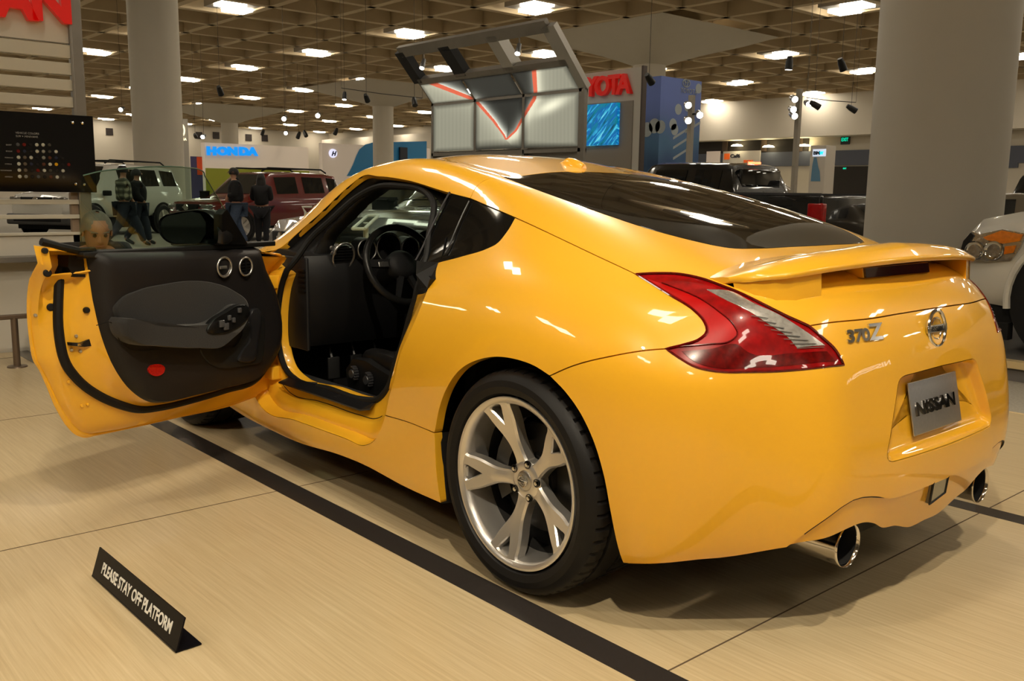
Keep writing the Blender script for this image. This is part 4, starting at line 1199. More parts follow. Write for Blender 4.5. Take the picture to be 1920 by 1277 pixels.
# steering wheel
def steering():
    c = V3((1.40, .37, .868)); ax = V3((-.92, 0, .39)).normalized(); xd = V3((0, 1, 0)); yd = ax.cross(xd)*-1
    if yd.z < 0: yd = -yd
    M = Matrix((xd, yd, ax)).transposed().to_4x4(); M.translation = c
    mb = MB(); mb.M = M
    mb.tube([(.178*math.cos(2*PI*k/48), .178*math.sin(2*PI*k/48)*(.97), 0) for k in range(48)], .0155, 12, closed=True)
    st = mb.build('steering_wheel', mat('steering_leather', (.009, .009, .009), rough=.35, spec=.4), CAR, smooth=60)
    mb = MB(); mb.M = M
    rows = []
    for r, h in ((0, .03), (.04, .028), (.062, .018), (.072, 0), (.07, -.03), (0, -.04)):
        rows.append([(r*math.cos(2*PI*k/24)*1.05, r*math.sin(2*PI*k/24)*.92, h) for k in range(24)])
    mb.grid(rows, closed=True)
    for a in (4, 176, 248, 292):
        a = math.radians(a); d = V3((math.cos(a), math.sin(a), 0)); t = V3((-d.y, d.x, 0))
        w = .020 if a < 4 else .012
        mb.add([d*.05+t*w+V3((0, 0, .012)), d*.05-t*w+V3((0, 0, .012)), d*.172-t*w*.8+V3((0, 0, .004)), d*.172+t*w*.8+V3((0, 0, .004)), d*.05+t*w-V3((0, 0, .012)), d*.05-t*w-V3((0, 0, .012)), d*.172-t*w*.8-V3((0, 0, .008)), d*.172+t*w*.8-V3((0, 0, .008))],
               [(0, 1, 2, 3), (7, 6, 5, 4), (0, 3, 7, 4), (1, 5, 6, 2)])
    mb.build('steering_hub', INT, st, smooth=50)
    mb = MB(); mb.M = M
    mb.lathe([(0, .0), (.012, 0), (.013, -.003)], 16, 'z', org=(.105, 0, .018)); mb.box((.08, -.012, .012), (.13, .012, .017), bev=.003)
    mb.build('wheel_buttons', mat('satin_silver', (.34, .33, .32), rough=.3, metal=.9), st)
    mb = MB(); mb.tube([c-ax*.03, V3((1.62, .37, .77))], .045, 16); mb.build('steering_column', BLK, CAR)
steering()
# seats
def seat(cy):
    def sec(rows, name, m):
        mb = MB(); mb.grid(rows, closed=True); mb.add(rows[0], [tuple(range(len(rows[0])))]); mb.add(rows[-1], [tuple(range(len(rows[-1])))])
        o = mb.build(name, m, CAR, smooth=60); subsurf(o, 2); return o
    rows = []
    for x, zc, w, h in ((1.42, .44, .17, .05), (1.40, .475, .20, .085), (1.25, .475, .215, .11), (1.0, .45, .225, .13), (.78, .43, .22, .12)):
        P = []
        for (u, v) in ((-1.0, -1), (-1.12, .2), (-1.08, 1.0), (-.86, 1.15), (-.6, .55), (0, .45), (.6, .55), (.86, 1.15), (1.08, 1.0), (1.12, .2), (1.0, -1)):
            P.append(V3((x, cy+w*u, zc+h*.5*v)))
        rows.append(P)
    sec(rows, 'seat_cushion', LEA)
    rows = []
    for s_, w, th in ((0, .225, .13), (.2, .25, .15), (.42, .24, .13), (.58, .17, .10), (.66, .12, .08), (.72, .12, .09), (.84, .10, .07)):
        x = .80-.30*s_; z = .42+s_*.93; P = []
        for (u, v) in ((-1.0, -1), (-1.1, .3), (-1.02, 1.1), (-.8, 1.2), (-.55, .5), (0, .4), (.55, .5), (.8, 1.2), (1.02, 1.1), (1.1, .3), (1, -1)):
            P.append(V3((x+th*.5*v, cy+w*u, z)))
        rows.append(P)
    sec(rows, 'seat_back', LEA)
    mb = MB(); mb.box((.80, cy-.20, .235), (1.36, cy+.20, .42), bev=.03); mb.build('seat_base', BLK, CAR)
seat(.37); seat(-.37)
mb = MB()
k1, k2 = on(668, 700, y=.625), on(695, 712, y=.625)
rows = [[V3((x, .625, z)) for x, z in ((1.44, .33), (1.46, .42), (1.40, .475), (1.30, .48), (1.20, .46), (1.10, .44), (1.0, .36), (1.0, .30), (1.2, .28), (1.40, .29))], [V3((x, .60, z)) for x, z in ((1.45, .33), (1.47, .42), (1.41, .48), (1.30, .49), (1.20, .47), (1.10, .45), (.99, .36), (.99, .29), (1.2, .27), (1.41, .28))]]
mb.add(rows[0], [tuple(range(10))]); mb.grid(rows, closed=True); ss = mb.build('seat_side_cover', BLK, CAR, smooth=None)
for kk in (k1, k2):
    mb = MB(); mb.lathe([(0, .652), (.018, .652), (.022, .645), (.022, .62)], 20, 'y', org=(kk.x, 0, kk.z), mi=0)
    for i in range(7):
        a = math.radians(-40+i*22); mb.box((kk.x+.024*math.cos(a)*-1-.004, .628, kk.z+.03*math.sin(a)-.004), (kk.x+.024*math.cos(a)*-1+.004, .65, kk.z+.03*math.sin(a)+.004), bev=.001)
    mb.build('seat_knob', mat('knob_grey', (.03, .03, .033), rough=.3), ss, smooth=40)
# pedals
mb = MB()
for y in (.30, .42, .54): mb.box((1.70, y-.03, .33), (1.715, y+.03, .43), bev=.004); mb.tube([(1.71, y, .4), (1.80, y, .6)], .008, 6)
mb.build('pedals', mat('pedal_dark', (.03, .03, .03), rough=.4, metal=.5), CAR)
# A pillar and header inner trim (left and right)
# ------------------------------------------------------------------ the open driver door (built closed, swung on its hinge)
HINGE = V3((1.74, .825, 0)); DOOR_A = math.radians(-67.5)
DM = Matrix.Translation(HINGE) @ Matrix.Rotation(DOOR_A, 4, 'Z') @ Matrix.Translation(-HINGE)
DI = DM.inverted()
def dl(px, py, y=None, x=None):
    """photograph pixel to door-local (closed) coordinates on plane y= or x="""
    o = DI @ CAM_POS; d = DI.to_3x3() @ ray(px, py)
    t = (y-o.y)/d.y if y is not None else (x-o.x)/d.x
    return o+d*t
def xz(L, y): return [(lambda p: (p.x, p.z))(dl(a, b, y=y)) for a, b in L]
dcen = (1.22, .62); ND = 200
def dskin(L):
    out = []
    for a, b in L:
        y = .885
        for _ in range(8):
            p = dl(a, b, y=y); y = y*.4+.6*min(.915, max(.775, skin_y(max(.45, p.x), min(p.z, .94))))
        out.append((p.x, p.z))
    return out
so_ = dskin([(61,459),(55,520),(50,604),(54,640),(61,677),(73,696),(101,762),(120,795),(138.6,815),(155,821),(180,817),(214,810),(326,785),(458,752)])
so_ += [(1.79,.30),(1.80,.6),(1.785,.82),(1.77,.90),(1.6,.925),(.84,.935),(.74,.955),(.66,.985)]
sc_ = xz([(138.5,472.6),(118,490),(114,520),(112,552),(114,634),(125,680),(152,716),(188,742),(227,759),(260,767),(310,762),(359,750.6),(424.7,731),(484,709)], .835)+[(1.735,.45),(1.75,.62),(1.74,.8),(1.69,.91),(1.62,.94),(1.2,.95),(.95,.955)]
sd_ = xz([(156.6,467.7),(165,518.7),(171.4,561.4),(188,630.5),(214,693),(244,732.5),(280,754),(306,754),(359,742),(424.7,726),(484,706),(503.7,683),(520,650),(523.5,624),(513.5,551.6),(490.5,499),(477,462.8)], .79)
Lo = polar(so_, dcen, ND)
so_s = [q for q in so_ if q[1] < .93]
dsk = [('s', q[0], q[1]) for q in so_s]+[('s', 1.775, .90)]
dsk_c = curve(dsk, 4); dtop = curve([dsk[-1], ('s', 1.3, .925), ('s', .9, .925), dsk[0]], 8)
DOOR = panel('driver_door', sharp_loop(dsk_c, dtop), (0, 1, .1), [YEL, YEL], CAR, thick=.006)
DOOR.matrix_basis = DM
Lc = polar(spline(sc_, 4, True), dcen, ND); Ld = polar(sd_[:2]+spline(sd_[2:-1], 4)+sd_[-1:], dcen, ND)
rows = []
for k in range(ND):
    a, b, c = Lo[k], Lc[k], Ld[k]
    ys = max(.785, skin_y(a[0], min(a[1], .94)))
    ys = min(ys, .915)
    def L(p, q, t, y): return V3((p[0]+(q[0]-p[0])*t, y, p[1]+(q[1]-p[1])*t))
    rows.append([L(a, b, 0, ys-.004), L(a, b, .05, ys-.012), L(a, b, .12, ys-.012), L(a, b, .22, ys-.035), L(a, b, .55, .862), L(a, b, .85, .848), L(b, c, 0, .842), L(b, c, .3, .836), L(b, c, .7, .818), L(b, c, 1, .785)])
mb = MB(); mb.grid(rows+[rows[0]]); fr = mb.build('door_frame', YEL, DOOR, smooth=55)
FBVH = BVHTree.FromPolygons([v.co for v in fr.data.vertices], [tuple(p.vertices) for p in fr.data.polygons])
Lc_pts = [V3((p[0], .842, p[1])) for p in Lc]
mb = MB(); mb.tube([p for p in Lc_pts if p.z < .93 and p.x < 1.72], .0165, 10); mb.build('door_weatherstrip', RUB, DOOR)
# trim panel: domed black card
rows = []
cx_, cz_ = 1.22, .66
Lp = polar(sd_[:2]+spline(sd_[2:-1], 4)+sd_[-1:], (cx_, cz_), ND)
def ty(x, z, t):
    # inner face depth: thick top roll, hollow pocket below the arm rest
    y = .738
    if z > .80: y -= .012*min(1, (z-.80)/.1)
    if z < .50: y += .012*min(1, (.50-z)/.08)
    return y
for t in (1.0, .975, .93, .86, .7, .5, .3, .12, 0):
    r = []
    for p in Lp:
        x, z = cx_+(p[0]-cx_)*t, cz_+(p[1]-cz_)*t
        y = .785 if t == 1 else (.762 if t == .975 else ty(x, z, t)+(.008 if t == .93 else 0))
        r.append(V3((x, y, z)))
    rows.append(r)
PANELM = mat('door_card', (.0125, .011, .0115), rough=.5, bump=(900, .3), spec=.35)
mb = MB(); mb.grid(rows, closed=True); mb.build('trim_panel', PANELM, DOOR, smooth=50)
def slab(name, px, y0, y1, m, n=5, inset=.006, parent=DOOR, closed=True, dome=.0):
    """a raised pad traced on the trim, from depth y0 out to y1 (smaller y is nearer the cabin)"""
    P = spline(xz(px, y1), n, True) if n > 1 else xz(px, y1)
    c = (sum(p[0] for p in P)/len(P), sum(p[1] for p in P)/len(P))
    rows = []
    for s, y in ((1.0, y0), (1.0, y1+abs(y0-y1)*.35), (1-inset*6, y1+abs(y0-y1)*.06), (1-inset*12, y1), (.6, y1-dome*.7), (.3, y1-dome), (0, y1-dome)):
        rows.append([V3((c[0]+(p[0]-c[0])*s, y, c[1]+(p[1]-c[1])*s)) for p in P])
    mb = MB(); mb.grid(rows, closed=True); return mb.build(name, m, parent, smooth=50)
SUEDE = mat('suede_insert', (.009, .0082, .0085), rough=.85, bump=(350, .4), sheen=.3)
slab('door_insert', [(218,578),(228,562),(260,545),(310,533),(355,527),(400,530),(440,545),(468,572),(468,590),(440,612),(380,622),(300,622),(240,610),(222,595)], .745, .725, SUEDE, inset=.003)
slab('arm_rest', [(232,604),(300,612),(360,610),(398,606),(425,590),(450,572),(468,577),(470,590),(462,612),(440,635),(418,652),(380,654),(300,650),(258,645),(238,628)], .745, .672, SUEDE, inset=.004)
sw = slab('switch_panel', [(389,620),(396,606),(425,585),(448,572),(466,574),(470,586),(458,605),(438,618),(415,625)], .690, .664, BLK, inset=.003)
SWM = mat('switch_grey', (.07, .07, .075), rough=.3)
for (a, b, w, h) in ((416,607,10,11),(424,612,10,11),(430,596,6,8),(438,600,6,8),(449,582,7,8)):
    p = dl(a, b, y=.66); mb = MB(); mb.box((p.x-.0012*w, .655, p.z-.0012*h), (p.x+.0012*w, .664, p.z+.0012*h), bev=.002); mb.build('window_switch', SWM, sw)
slab('map_pocket', [(375,655),(410,656),(440,650),(470,600),(492,590),(498,640),(490,680),(470,684),(400,686),(386,675)], .747, .733, mat('pocket_black', (.006, .006, .006), rough=.6), inset=.003)
slab('pull_handle', [(455,660),(470,640),(476,580),(486,578),(486,640),(478,676),(462,680),(448,676)], .74, .722, mat('satin_black_pull', (.016, .016, .018), rough=.28), inset=.004)
REF = mat('red_reflector', (.42, .010, .004), rough=.15, coat=1, noise=(160, .5))
rp = xz([(277,693),(281,686),(290,683),(302,684),(308,689),(307,697),(301,703),(290,705),(281,701)], .735); rp = spline(rp, 4, True)
mb = MB(); mb.prism(rp, 'y', .732, .75); mb.build('courtesy_reflector', REF, DOOR, smooth=None)
# lower panel split line, stitched border
mb = MB(); mb.tube([p-V3((0, .002, 0)) for p in [dl(a, b, y=.733) for a, b in spline([(180,610),(208,605),(216,622),(228,645),(238,653),(300,655)], 4)]], .0016, 5); mb.build('panel_seam', RUB, DOOR)
# vent and release bezels
SAT = mat('bezel_silver', (.62, .60, .57), rough=.28, metal=.9)
def ring(px, py, r, name, inner):
    p = dl(px, py, y=.722); mb = MB()
    mb.tube([(p.x+r*math.cos(2*PI*k/36), .722, p.z+r*math.sin(2*PI*k/36)) for k in range(36)], .0045, 8, closed=True)
    o = mb.build(name, SAT, DOOR, smooth=60)
    mb = MB(); mb.lathe([(0, .738), (r*.8, .735), (r, .724)], 30, 'y', org=(p.x, 0, p.z)); mb.build(name+'_bowl', inner, o, fix=False)
    return p, o
p, vo = ring(461, 500, .036, 'door_vent', BLK)
mb = MB()
for i in range(-2, 3): mb.box((p.x-.030, .722, p.z+i*.012-.0015), (p.x+.030, .732, p.z+i*.012+.0015))
mb.box((p.x-.002, .720, p.z-.03), (p.x+.002, .73, p.z+.03)); mb.build('vent_vane', BLK, vo)
p, ro = ring(421, 501, .038, 'release_bezel', mat('bezel_dark', (.12, .11, .10), rough=.35, metal=.6))
mb = MB(); mb.box((p.x-.03, .715, p.z-.006), (p.x+.008, .722, p.z+.006), bev=.002); mb.build('release_lever', SAT, ro)
# belt seal and rear cap
bl = xz([(150,468.5),(300,465),(400,461.5),(461,457.5)], .775)
mb = MB(); mb.box((min(p[0] for p in bl), .757, .948), (1.70, .80, .968), bev=.004); 
mb.build('belt_seal', RUB, DOOR)
c0, c1, c2 = dl(77, 453, y=.81), dl(110, 462, y=.80), dl(150, 471, y=.79)
mb = MB(); mb.tube([c0, c1, c2, c2+V3((.05, -.01, 0))], .013, 8); mb.build('belt_cap', RUB, DOOR)
a = dl(150, 480, y=.80)
mb = MB(); mb.prism([(q[0], q[1]) for q in xz([(120,474),(160,466),(166,519),(130,519),(118,500)], .82)], 'y', .795, .85); mb.build('corner_cap', BLK, DOOR)
# latch face details
def dot(px, py, y, r, m, name, h=.006):
    o_ = DI @ CAM_POS; d_ = (DI.to_3x3() @ ray(px, py)).normalized(); l_, n_2, i_2, q_ = FBVH.ray_cast(o_, d_)
    p = l_ if l_ is not None else dl(px, py, y=y)
    mb = MB(); mb.M = Matrix.Translation(p)@Matrix.Rotation(-.35, 4, 'Z')
    mb.lathe([(0, -h), (r*.7, -h), (r, -h*.4), (r, .004)], 20, 'y'); return mb.build(name, m, DOOR, fix=False)
dot(89, 512, .860, .013, RUB, 'drain_plug'); dot(95, 576, .860, .013, RUB, 'drain_plug'); dot(84, 470, .862, .010, RUB, 'bump_stop', .012)
dot(66.5, 591, .880, .006, SAT, 'screw_head'); dot(162, 581.5, .812, .011, RUB, 'bump_stop', .012)
for q in ((142.5,630),(133.5,656),(150.5,658.5)): dot(*q, .826, .006, SAT, 'screw_head')
for q in ((129,716),(153,761),(164,758)): dot(*q, .862, .006, YEL, 'body_rivet')
lp = xz([(131,642),(150,643),(166,634),(170,634),(170,648),(155,650),(132,648)], .822)
mb = MB(); mb.prism(lp, 'y', .812, .836); mb.build('latch', mat('latch_black', (.006, .006, .006), rough=.5), DOOR)
mb = MB(); p = dl(146, 646, y=.81); mb.box((p.x-.004, .805, p.z-.004), (p.x+.016, .815, p.z+.003), bev=.001); mb.build('latch_striker', CHR, DOOR)
# outer handle, seen edge on
h0 = dl(52, 560, y=.93)
mb = MB(); mb.tube([(.70, .905, .66), (.70, .935, .70), (.71, .955, .77), (.72, .945, .84), (.72, .91, .87)], [.010, .017, .020, .017, .010], 10)
mb.build('door_handle', mat('handle_satin', (.16, .17, .13), rough=.3, metal=.6), DOOR, smooth=60)
# raised glass
def gl(px, py): # tumblehome plane
    y = .765
    for _ in range(6):
        p = dl(px, py, y=y); y = .765-max(0, p.z-.95)*.52
    return p
gp = [gl(a, b) for a, b in ((150,470),(149,420),(150,370),(152,340),(156,329))]+[gl(a, b) for a, b in spline([(156,329),(190,321),(231.6,316.5),(292,312.5),(353.5,314.5),(374,318),(382,323),(384,330)], 4)]+[gl(a, b) for a, b in ((392,343),(400,357),(421,392),(440,424),(461,458))]
mb = MB(); n_ = len(gp)
gn = V3((0, .88, .46))
mb.add([p+gn*.002 for p in gp]+[p-gn*.002 for p in gp], [tuple(range(n_)), tuple(reversed(range(n_, 2*n_)))])
mb.build('door_glass', GLS, DOOR, smooth=None)
mb = MB(); mb.tube(gp[4:], .0022, 6); mb.build('glass_edge', mat('glass_edge_green', (.05, .09, .07), rough=.15), DOOR)
# mirror with its sail
sl = [gl(a, b) for a, b in ((412,458),(412,402),(421,392),(461,458.5))]
mb = MB(); mb.add([p-V3((0, .012, 0)) for p in sl]+[p+V3((0, .03, 0)) for p in sl], [(0, 1, 2, 3), (7, 6, 5, 4), (0, 1, 5, 4), (1, 2, 6, 5), (2, 3, 7, 6), (3, 0, 4, 7)])
mb.build('mirror_sail', BLK, DOOR, smooth=None)
MX = 1.335
mo = [dl(a, b, x=MX) for a, b in spline([(294.5,424),(297,412),(305,404),(322,399),(353,394),(382,394),(400,405),(410,422),(413,445),(411,457),(380,458),(345,459),(323,458.5),(306,450),(297,438)], 3, True)]
mg = [dl(a, b, x=MX-.004) for a, b in spline([(302,425),(304,413),(312,406),(330,402),(373,399.5),(376,401),(376,454),(372,456),(345,456),(325,455),(311,448),(304,438)], 3, True)]
mc = sum(mo, V3((0, 0, 0)))/len(mo)
rows = []
for s, dx in ((.93, .012), (.95, -.002), (1.0, .006), (1.03, .03), (.97, .075), (.75, .115), (.4, .135), (0, .14)):
    rows.append([V3((MX+dx, mc.y+(p.y-mc.y)*s, mc.z+(p.z-mc.z)*s)) for p in mo])
mb = MB(); mb.grid(rows, closed=True); MH = mb.build('door_mirror', mat('mirror_shell_black', (.010, .010, .011), rough=.25), DOOR, smooth=60)
mb = MB(); mb.add(mg, [tuple(range(len(mg)))]); mb.add([p+V3((.006, 0, 0)) for p in mg], [tuple(reversed(range(len(mg))))]); mb.build('mirror_glass', mat('mirror_glass', (.10, .12, .13), rough=.03, metal=1), MH, smooth=None)
mb = MB(); mb.box((MX+.01, .80, .955), (MX+.09, 1.0, .985), bev=.01); mb.build('mirror_arm', BLK, MH)
# check strap / hinge
for z in (.36, .76):
    mb = MB(); mb.box((1.70, .80, z), (1.80, .85, z+.06), bev=.006); mb.build('door_hinge', YEL, CAR)
# ================================================================== display furniture around the coupe
LGT = mat('stand_white', (.60, .56, .48), rough=.45)
STL = mat('brushed_steel_frame', (.30, .28, .25), rough=.38, metal=.75, noise=(8, .1))
REDL = mat('red_sign_letters', (.75, .012, .008), rough=.3, coat=.5, emit=(1, .01, .005), estr=.12)
def facing(px, py, plane, v, label_axis='x'):
    return on(px, py, **{plane: v})
def wall_text(name, s, p, size, m, parent=None, facing_='-x', depth=.02, sx=1.0, bold=0.0, shear=0):
    if facing_ == '-x': M = frame(p, (0, -1, 0), (0, 0, 1))
    else: M = frame(p, (-1, 0, 0), (0, 0, 1))
    return text_mesh(name, s, size, depth, m, parent, matrix=M, sx=sx, bold=bold, shear=shear)
# --- colour display wall (faces -x)
XP = 5.30
def zx(py, px=70): return on(px, py, x=XP).z
yR = .52; yL = 2.6
mb = MB(); mb.box((XP, yR, zx(75)), (XP+.06, yL, 3.1)); hd = mb.build('display_wall', LGT, smooth=None)
tag(hd, 'tall slatted white display wall with cut red letters behind the open car door', 'display wall')
ez = on(57, 33, x=XP-.02)
for ch, u0, v0 in (('A', -6, 27), ('N', 57, 33)):
    p = on(u0, v0, x=XP-.03); wall_text('sign_letter', ch, V3((XP-.03, p.y, p.z)), .34, REDL, hd, sx=1.03, bold=.016, depth=.028)
slats = [(79, 104), (113, 136), (145, 166), (178, 198), (374, 383), (402.5, 410.5), (436, 441.5)]
SL = mat('slat_cream', (.56, .53, .44), rough=.4)
for a, b in slats:
    mb = MB(); mb.box((XP-.02, yR+.02, zx(b)), (XP+.03, yL, zx(a)), bev=.004); mb.build('slat', SL, hd, smooth=None)
mb = MB(); mb.box((XP, yR+.02, zx(478)), (XP+.05, yL, zx(441.5))); mb.build('lower_panel', LGT, hd, smooth=None)
mb = MB(); mb.box((XP-.12, yR-.6, zx(489)), (XP+.05, yL, zx(478)), bev=.004); mb.build('ledge', STL, hd, smooth=None)
mb = MB(); mb.box((XP+.06, yR-.6, zx(590)), (XP+.1, yL, zx(489))); mb.box((XP+.06, yR-.6, -.15), (XP+.1, yL, zx(590))); mb.build('base_panel', LGT, hd, smooth=None)
mb = MB(); mb.box((XP-.03, yR-.055, -.15), (XP+.06, yR+.02, 3.1), bev=.004); mb.box((XP-.035, yR+.02, -.15), (XP+.02, yR+.032, 3.1)); mb.build('post', STL, hd, smooth=None)
mb = MB(); mb.box((XP+.0, yR+.03, zx(474)), (XP+.05, yR+.08, zx(360)), bev=.003); mb.build('inner_post', mat('tan_post', (.26, .19, .13), rough=.5), hd, smooth=None)
# black colour board
XB = XP-.06
b0, b1 = on(0, 211, x=XB), on(181, 361, x=XB)
mb = MB(); mb.box((XB-.012, b1.y, b1.z), (XB, 1.9, b0.z+.012), bev=.003)
bd_ = mb.build('colour_board', mat('gloss_black_board', (.004, .004, .005), rough=.08), smooth=None)
tag(bd_, 'glossy black colour chart board fixed across the slatted display wall', 'board')
for u, v in ((136, 230), (154, 231), (141.5, 345), (157.5, 346)):
    p = on(u, v, x=XB-.02); mb = MB(); mb.lathe([(0, XB-.03), (.009, XB-.028), (.010, XB-.012)], 14, 'x', org=(0, p.y, p.z)); mb.build('standoff_screw', CHR if 'chrome' in MATS else mat('screw_steel', (.6, .6, .55), rough=.2, metal=1), bd_, fix=False)
WTX = mat('board_print', (.34, .33, .30), rough=.5)
p = on(29, 250.5, x=XB-.013); wall_text('board_title', 'VEHICLE COLORS', p, .019, WTX, bd_, depth=.0004, sx=1.0)
p = on(29.5, 256.8, x=XB-.013); wall_text('board_title', 'SUV + MINIVANS', p, .019, WTX, bd_, depth=.0004, sx=1.0)
cc = dict(g=(.09, .095, .10), r=(.16, .01, .008), k=(.012, .012, .014), w=(.55, .55, .47), s=(.28, .28, .25), d=(.06, .055, .045), b=(.02, .025, .05), t=(.14, .11, .08), y=(.75, .40, .01), n=(.10, .035, .02))
rowsC = [(271, 33.6, 11.85, 'grkwwd'), (283.3, 34.4, 11.8, 'rbkwsdw'), (295, 35, 11.75, 'wtwksnbk'), (307.2, 35.6, 11.7, 'wtbknwykr'), (319, 36.4, 11.7, 'wtkrwdkw'), (331, 37.2, 11.7, 'wskgknwd')]
for v, u0, du, s in rowsC:
    for i, ch in enumerate(s):
        p = on(u0+du*i, v+i*.18, x=XB-.013); mb = MB(); mb.lathe([(0, XB-.0165), (.0095, XB-.0165), (.0125, XB-.012)], 18, 'x', org=(0, p.y, p.z))
        o = mb.build('colour_chip', mat('chip_'+{'g': 'slate', 'r': 'red', 'k': 'black', 'w': 'white', 's': 'silver', 'd': 'graphite', 'b': 'navy', 't': 'taupe', 'y': 'yellow', 'n': 'bronze'}[ch], cc[ch], rough=.25, metal=.2), bd_, fix=False)
for v, s in ((271, 'QUEST'), (283, 'ROGUE'), (295, 'MURANO'), (307, 'XTERRA'), (319, 'PATHFINDER'), (331, 'ARMADA')):
    w = {5: 12, 6: 14, 10: 22}[len(s)]
    p = on(23-w, v+1.5, x=XB-.013); wall_text('row_name', s, p, .012, WTX, bd_, depth=.0004)
# --- low rail
XR = 4.713
mb = MB(); za = on(20, 590, x=XR).z
mb.box((XR-.02, 1.02, za-.03), (XR+.02, 2.6, za), bev=.006); lr = mb.build('barrier_rail', mat('rail_bronze', (.20, .15, .11), rough=.35, metal=.7), smooth=None)
tag(lr, 'low bronze barrier rail standing on the wood floor beyond the open door', 'rail')
for yy in (1.165, 2.4):
    mb = MB(); mb.tube([(XR, yy, 0), (XR, yy, za-.02)], .022, 16); mb.lathe([(.062, 0), (.060, .008), (.02, .012)], 28, 'z', org=(XR, yy, 0)); mb.build('rail_post', mat('rail_bronze', (.20, .15, .11)), lr)
# --- PLEASE STAY OFF PLATFORM sign
A = on(172, 1082, z=0); B = on(329, 1226, z=0); A2 = on(186, 1036, z=.0)
def up_(px, py, base):
    # point above the line A-B seen at px,py on the leaning face
    n_ = (B-A).cross(V3((0, 0, 1))).normalized(); return None
ab = (B-A); Ls = ab.length; xd = ab.normalized(); hz = V3((0, 0, 1)); nout = xd.cross(hz).normalized()
if nout.dot(CAM_POS-A) < 0: nout = -nout
hs = .088
lean = .028
top = lambda q: q+hz*hs-nout*lean
SGN = mat('sign_black_acrylic', (.004, .004, .006), rough=.22, spec=.12)
mb = MB(); t = .004
def slab4(a, b, c, d, n):
    mb.add([a, b, c, d, a-n*t, b-n*t, c-n*t, d-n*t], [(0, 1, 2, 3), (7, 6, 5, 4), (0, 1, 5, 4), (1, 2, 6, 5), (2, 3, 7, 6), (3, 0, 4, 7)])
A0 = A+hz*.002; B0 = B+hz*.002
fn = xd.cross((top(A)-A).normalized()).normalized()
if fn.dot(nout) < 0: fn = -fn
slab4(A0, B0, top(B0), top(A0), fn)
slab4(A0+hz*.004, B0+hz*.004, B0+hz*.004-nout*.070, A0+hz*.004-nout*.070, hz)
sg = mb.build('platform_sign', SGN, smooth=None)
tag(sg, 'small black angled sign reading please stay off platform on the wood floor', 'sign')
yv = (top(A)-A).normalized(); M = Matrix((xd, yv, xd.cross(yv))).transposed().to_4x4()
if xd.cross(yv).dot(nout) < 0: pass
M.translation = A0+xd*(Ls*.095)+yv*.031+fn*.0006
tx_ = text_mesh('sign_lettering', 'PLEASE STAY OFF PLATFORM', .046, .0004, mat('sign_white_print', (.80, .78, .72), rough=.5), sg, matrix=M, bold=.0011)
wd_ = max(v.co.x for v in tx_.data.vertices)
for v in tx_.data.vertices: v.co.x *= Ls*.82/wd_
# --- video wall, lower part upright, canopy leaning out
YV = -8.0
def emi_attr(name, strength):
    def f(nt, b):
        a = N(nt, 'ShaderNodeAttribute', attribute_name='Col'); nt.links.new(a.outputs['Color'], b.inputs['Emission Color'])
        b.inputs['Emission Strength'].default_value = strength; b.inputs['Base Color'].default_value = (.01, .01, .01, 1); b.inputs['Roughness'].default_value = .15
    return node_mat(name, f)
SCRM = emi_attr('screen_picture', 1.35)
def seg(px, py, L):
    best = 1e9; side = 0
    for (ax, ay), (bx_, by_) in zip(L, L[1:]):
        dx, dy = bx_-ax, by_-ay; t_ = max(0, min(1, ((px-ax)*dx+(py-ay)*dy)/(dx*dx+dy*dy)))
        d_ = math.hypot(px-ax-dx*t_, py-ay-dy*t_)
        if d_ < best: best = d_; side = (px-ax)*dy-(py-ay)*dx
    return best, side
SA = [(786, 145), (800, 151), (885, 184), (896, 192), (925, 225), (945, 252), (950, 262)]
SB = [(999, 112), (1002, 130), (1005, 172), (1003, 185), (985, 215), (968, 245), (950, 262)]
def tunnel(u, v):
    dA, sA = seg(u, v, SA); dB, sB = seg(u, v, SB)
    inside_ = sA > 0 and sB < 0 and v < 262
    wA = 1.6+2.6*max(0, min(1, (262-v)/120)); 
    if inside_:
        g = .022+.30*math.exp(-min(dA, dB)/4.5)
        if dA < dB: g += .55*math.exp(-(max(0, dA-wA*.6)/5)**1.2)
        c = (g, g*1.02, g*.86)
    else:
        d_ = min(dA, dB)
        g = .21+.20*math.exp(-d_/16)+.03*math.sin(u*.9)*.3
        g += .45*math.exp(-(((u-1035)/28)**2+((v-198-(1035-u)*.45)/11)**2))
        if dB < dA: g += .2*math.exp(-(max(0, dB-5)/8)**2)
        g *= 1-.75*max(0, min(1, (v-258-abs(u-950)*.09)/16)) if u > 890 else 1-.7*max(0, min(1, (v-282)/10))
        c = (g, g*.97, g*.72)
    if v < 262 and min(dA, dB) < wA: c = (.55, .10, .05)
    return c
def screen(P00, P10, P11, P01, parent, nrm, nu=120, nv=90):
    vs = []; cols = []
    for j in range(nv+1):
        for i in range(nu+1):
            a, b = i/nu, j/nv
            p = P00*(1-a)*(1-b)+P10*a*(1-b)+P11*a*b+P01*(1-a)*b; vs.append(p+nrm*.012)
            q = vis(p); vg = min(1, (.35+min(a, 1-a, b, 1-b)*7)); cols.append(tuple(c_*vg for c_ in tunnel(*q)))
    fs = [(j*(nu+1)+i, j*(nu+1)+i+1, (j+1)*(nu+1)+i+1, (j+1)*(nu+1)+i) for j in range(nv) for i in range(nu)]
    o = link_mesh('screen', vs, fs, SCRM, parent)
    at = o.data.color_attributes.new('Col', 'FLOAT_COLOR', 'POINT')
    for k, c in enumerate(cols): at.data[k].color = (*c, 1)
    return o
xl, xr = 12.53, 8.62; zb, zt = on(950, 279, y=YV).z, 2.80
tyR = on(1027, 43, x=xr); tyL = on(747, 105, x=xl)
ty_, tz_ = (tyR.y+tyL.y)/2, (tyR.z+tyL.z)/2
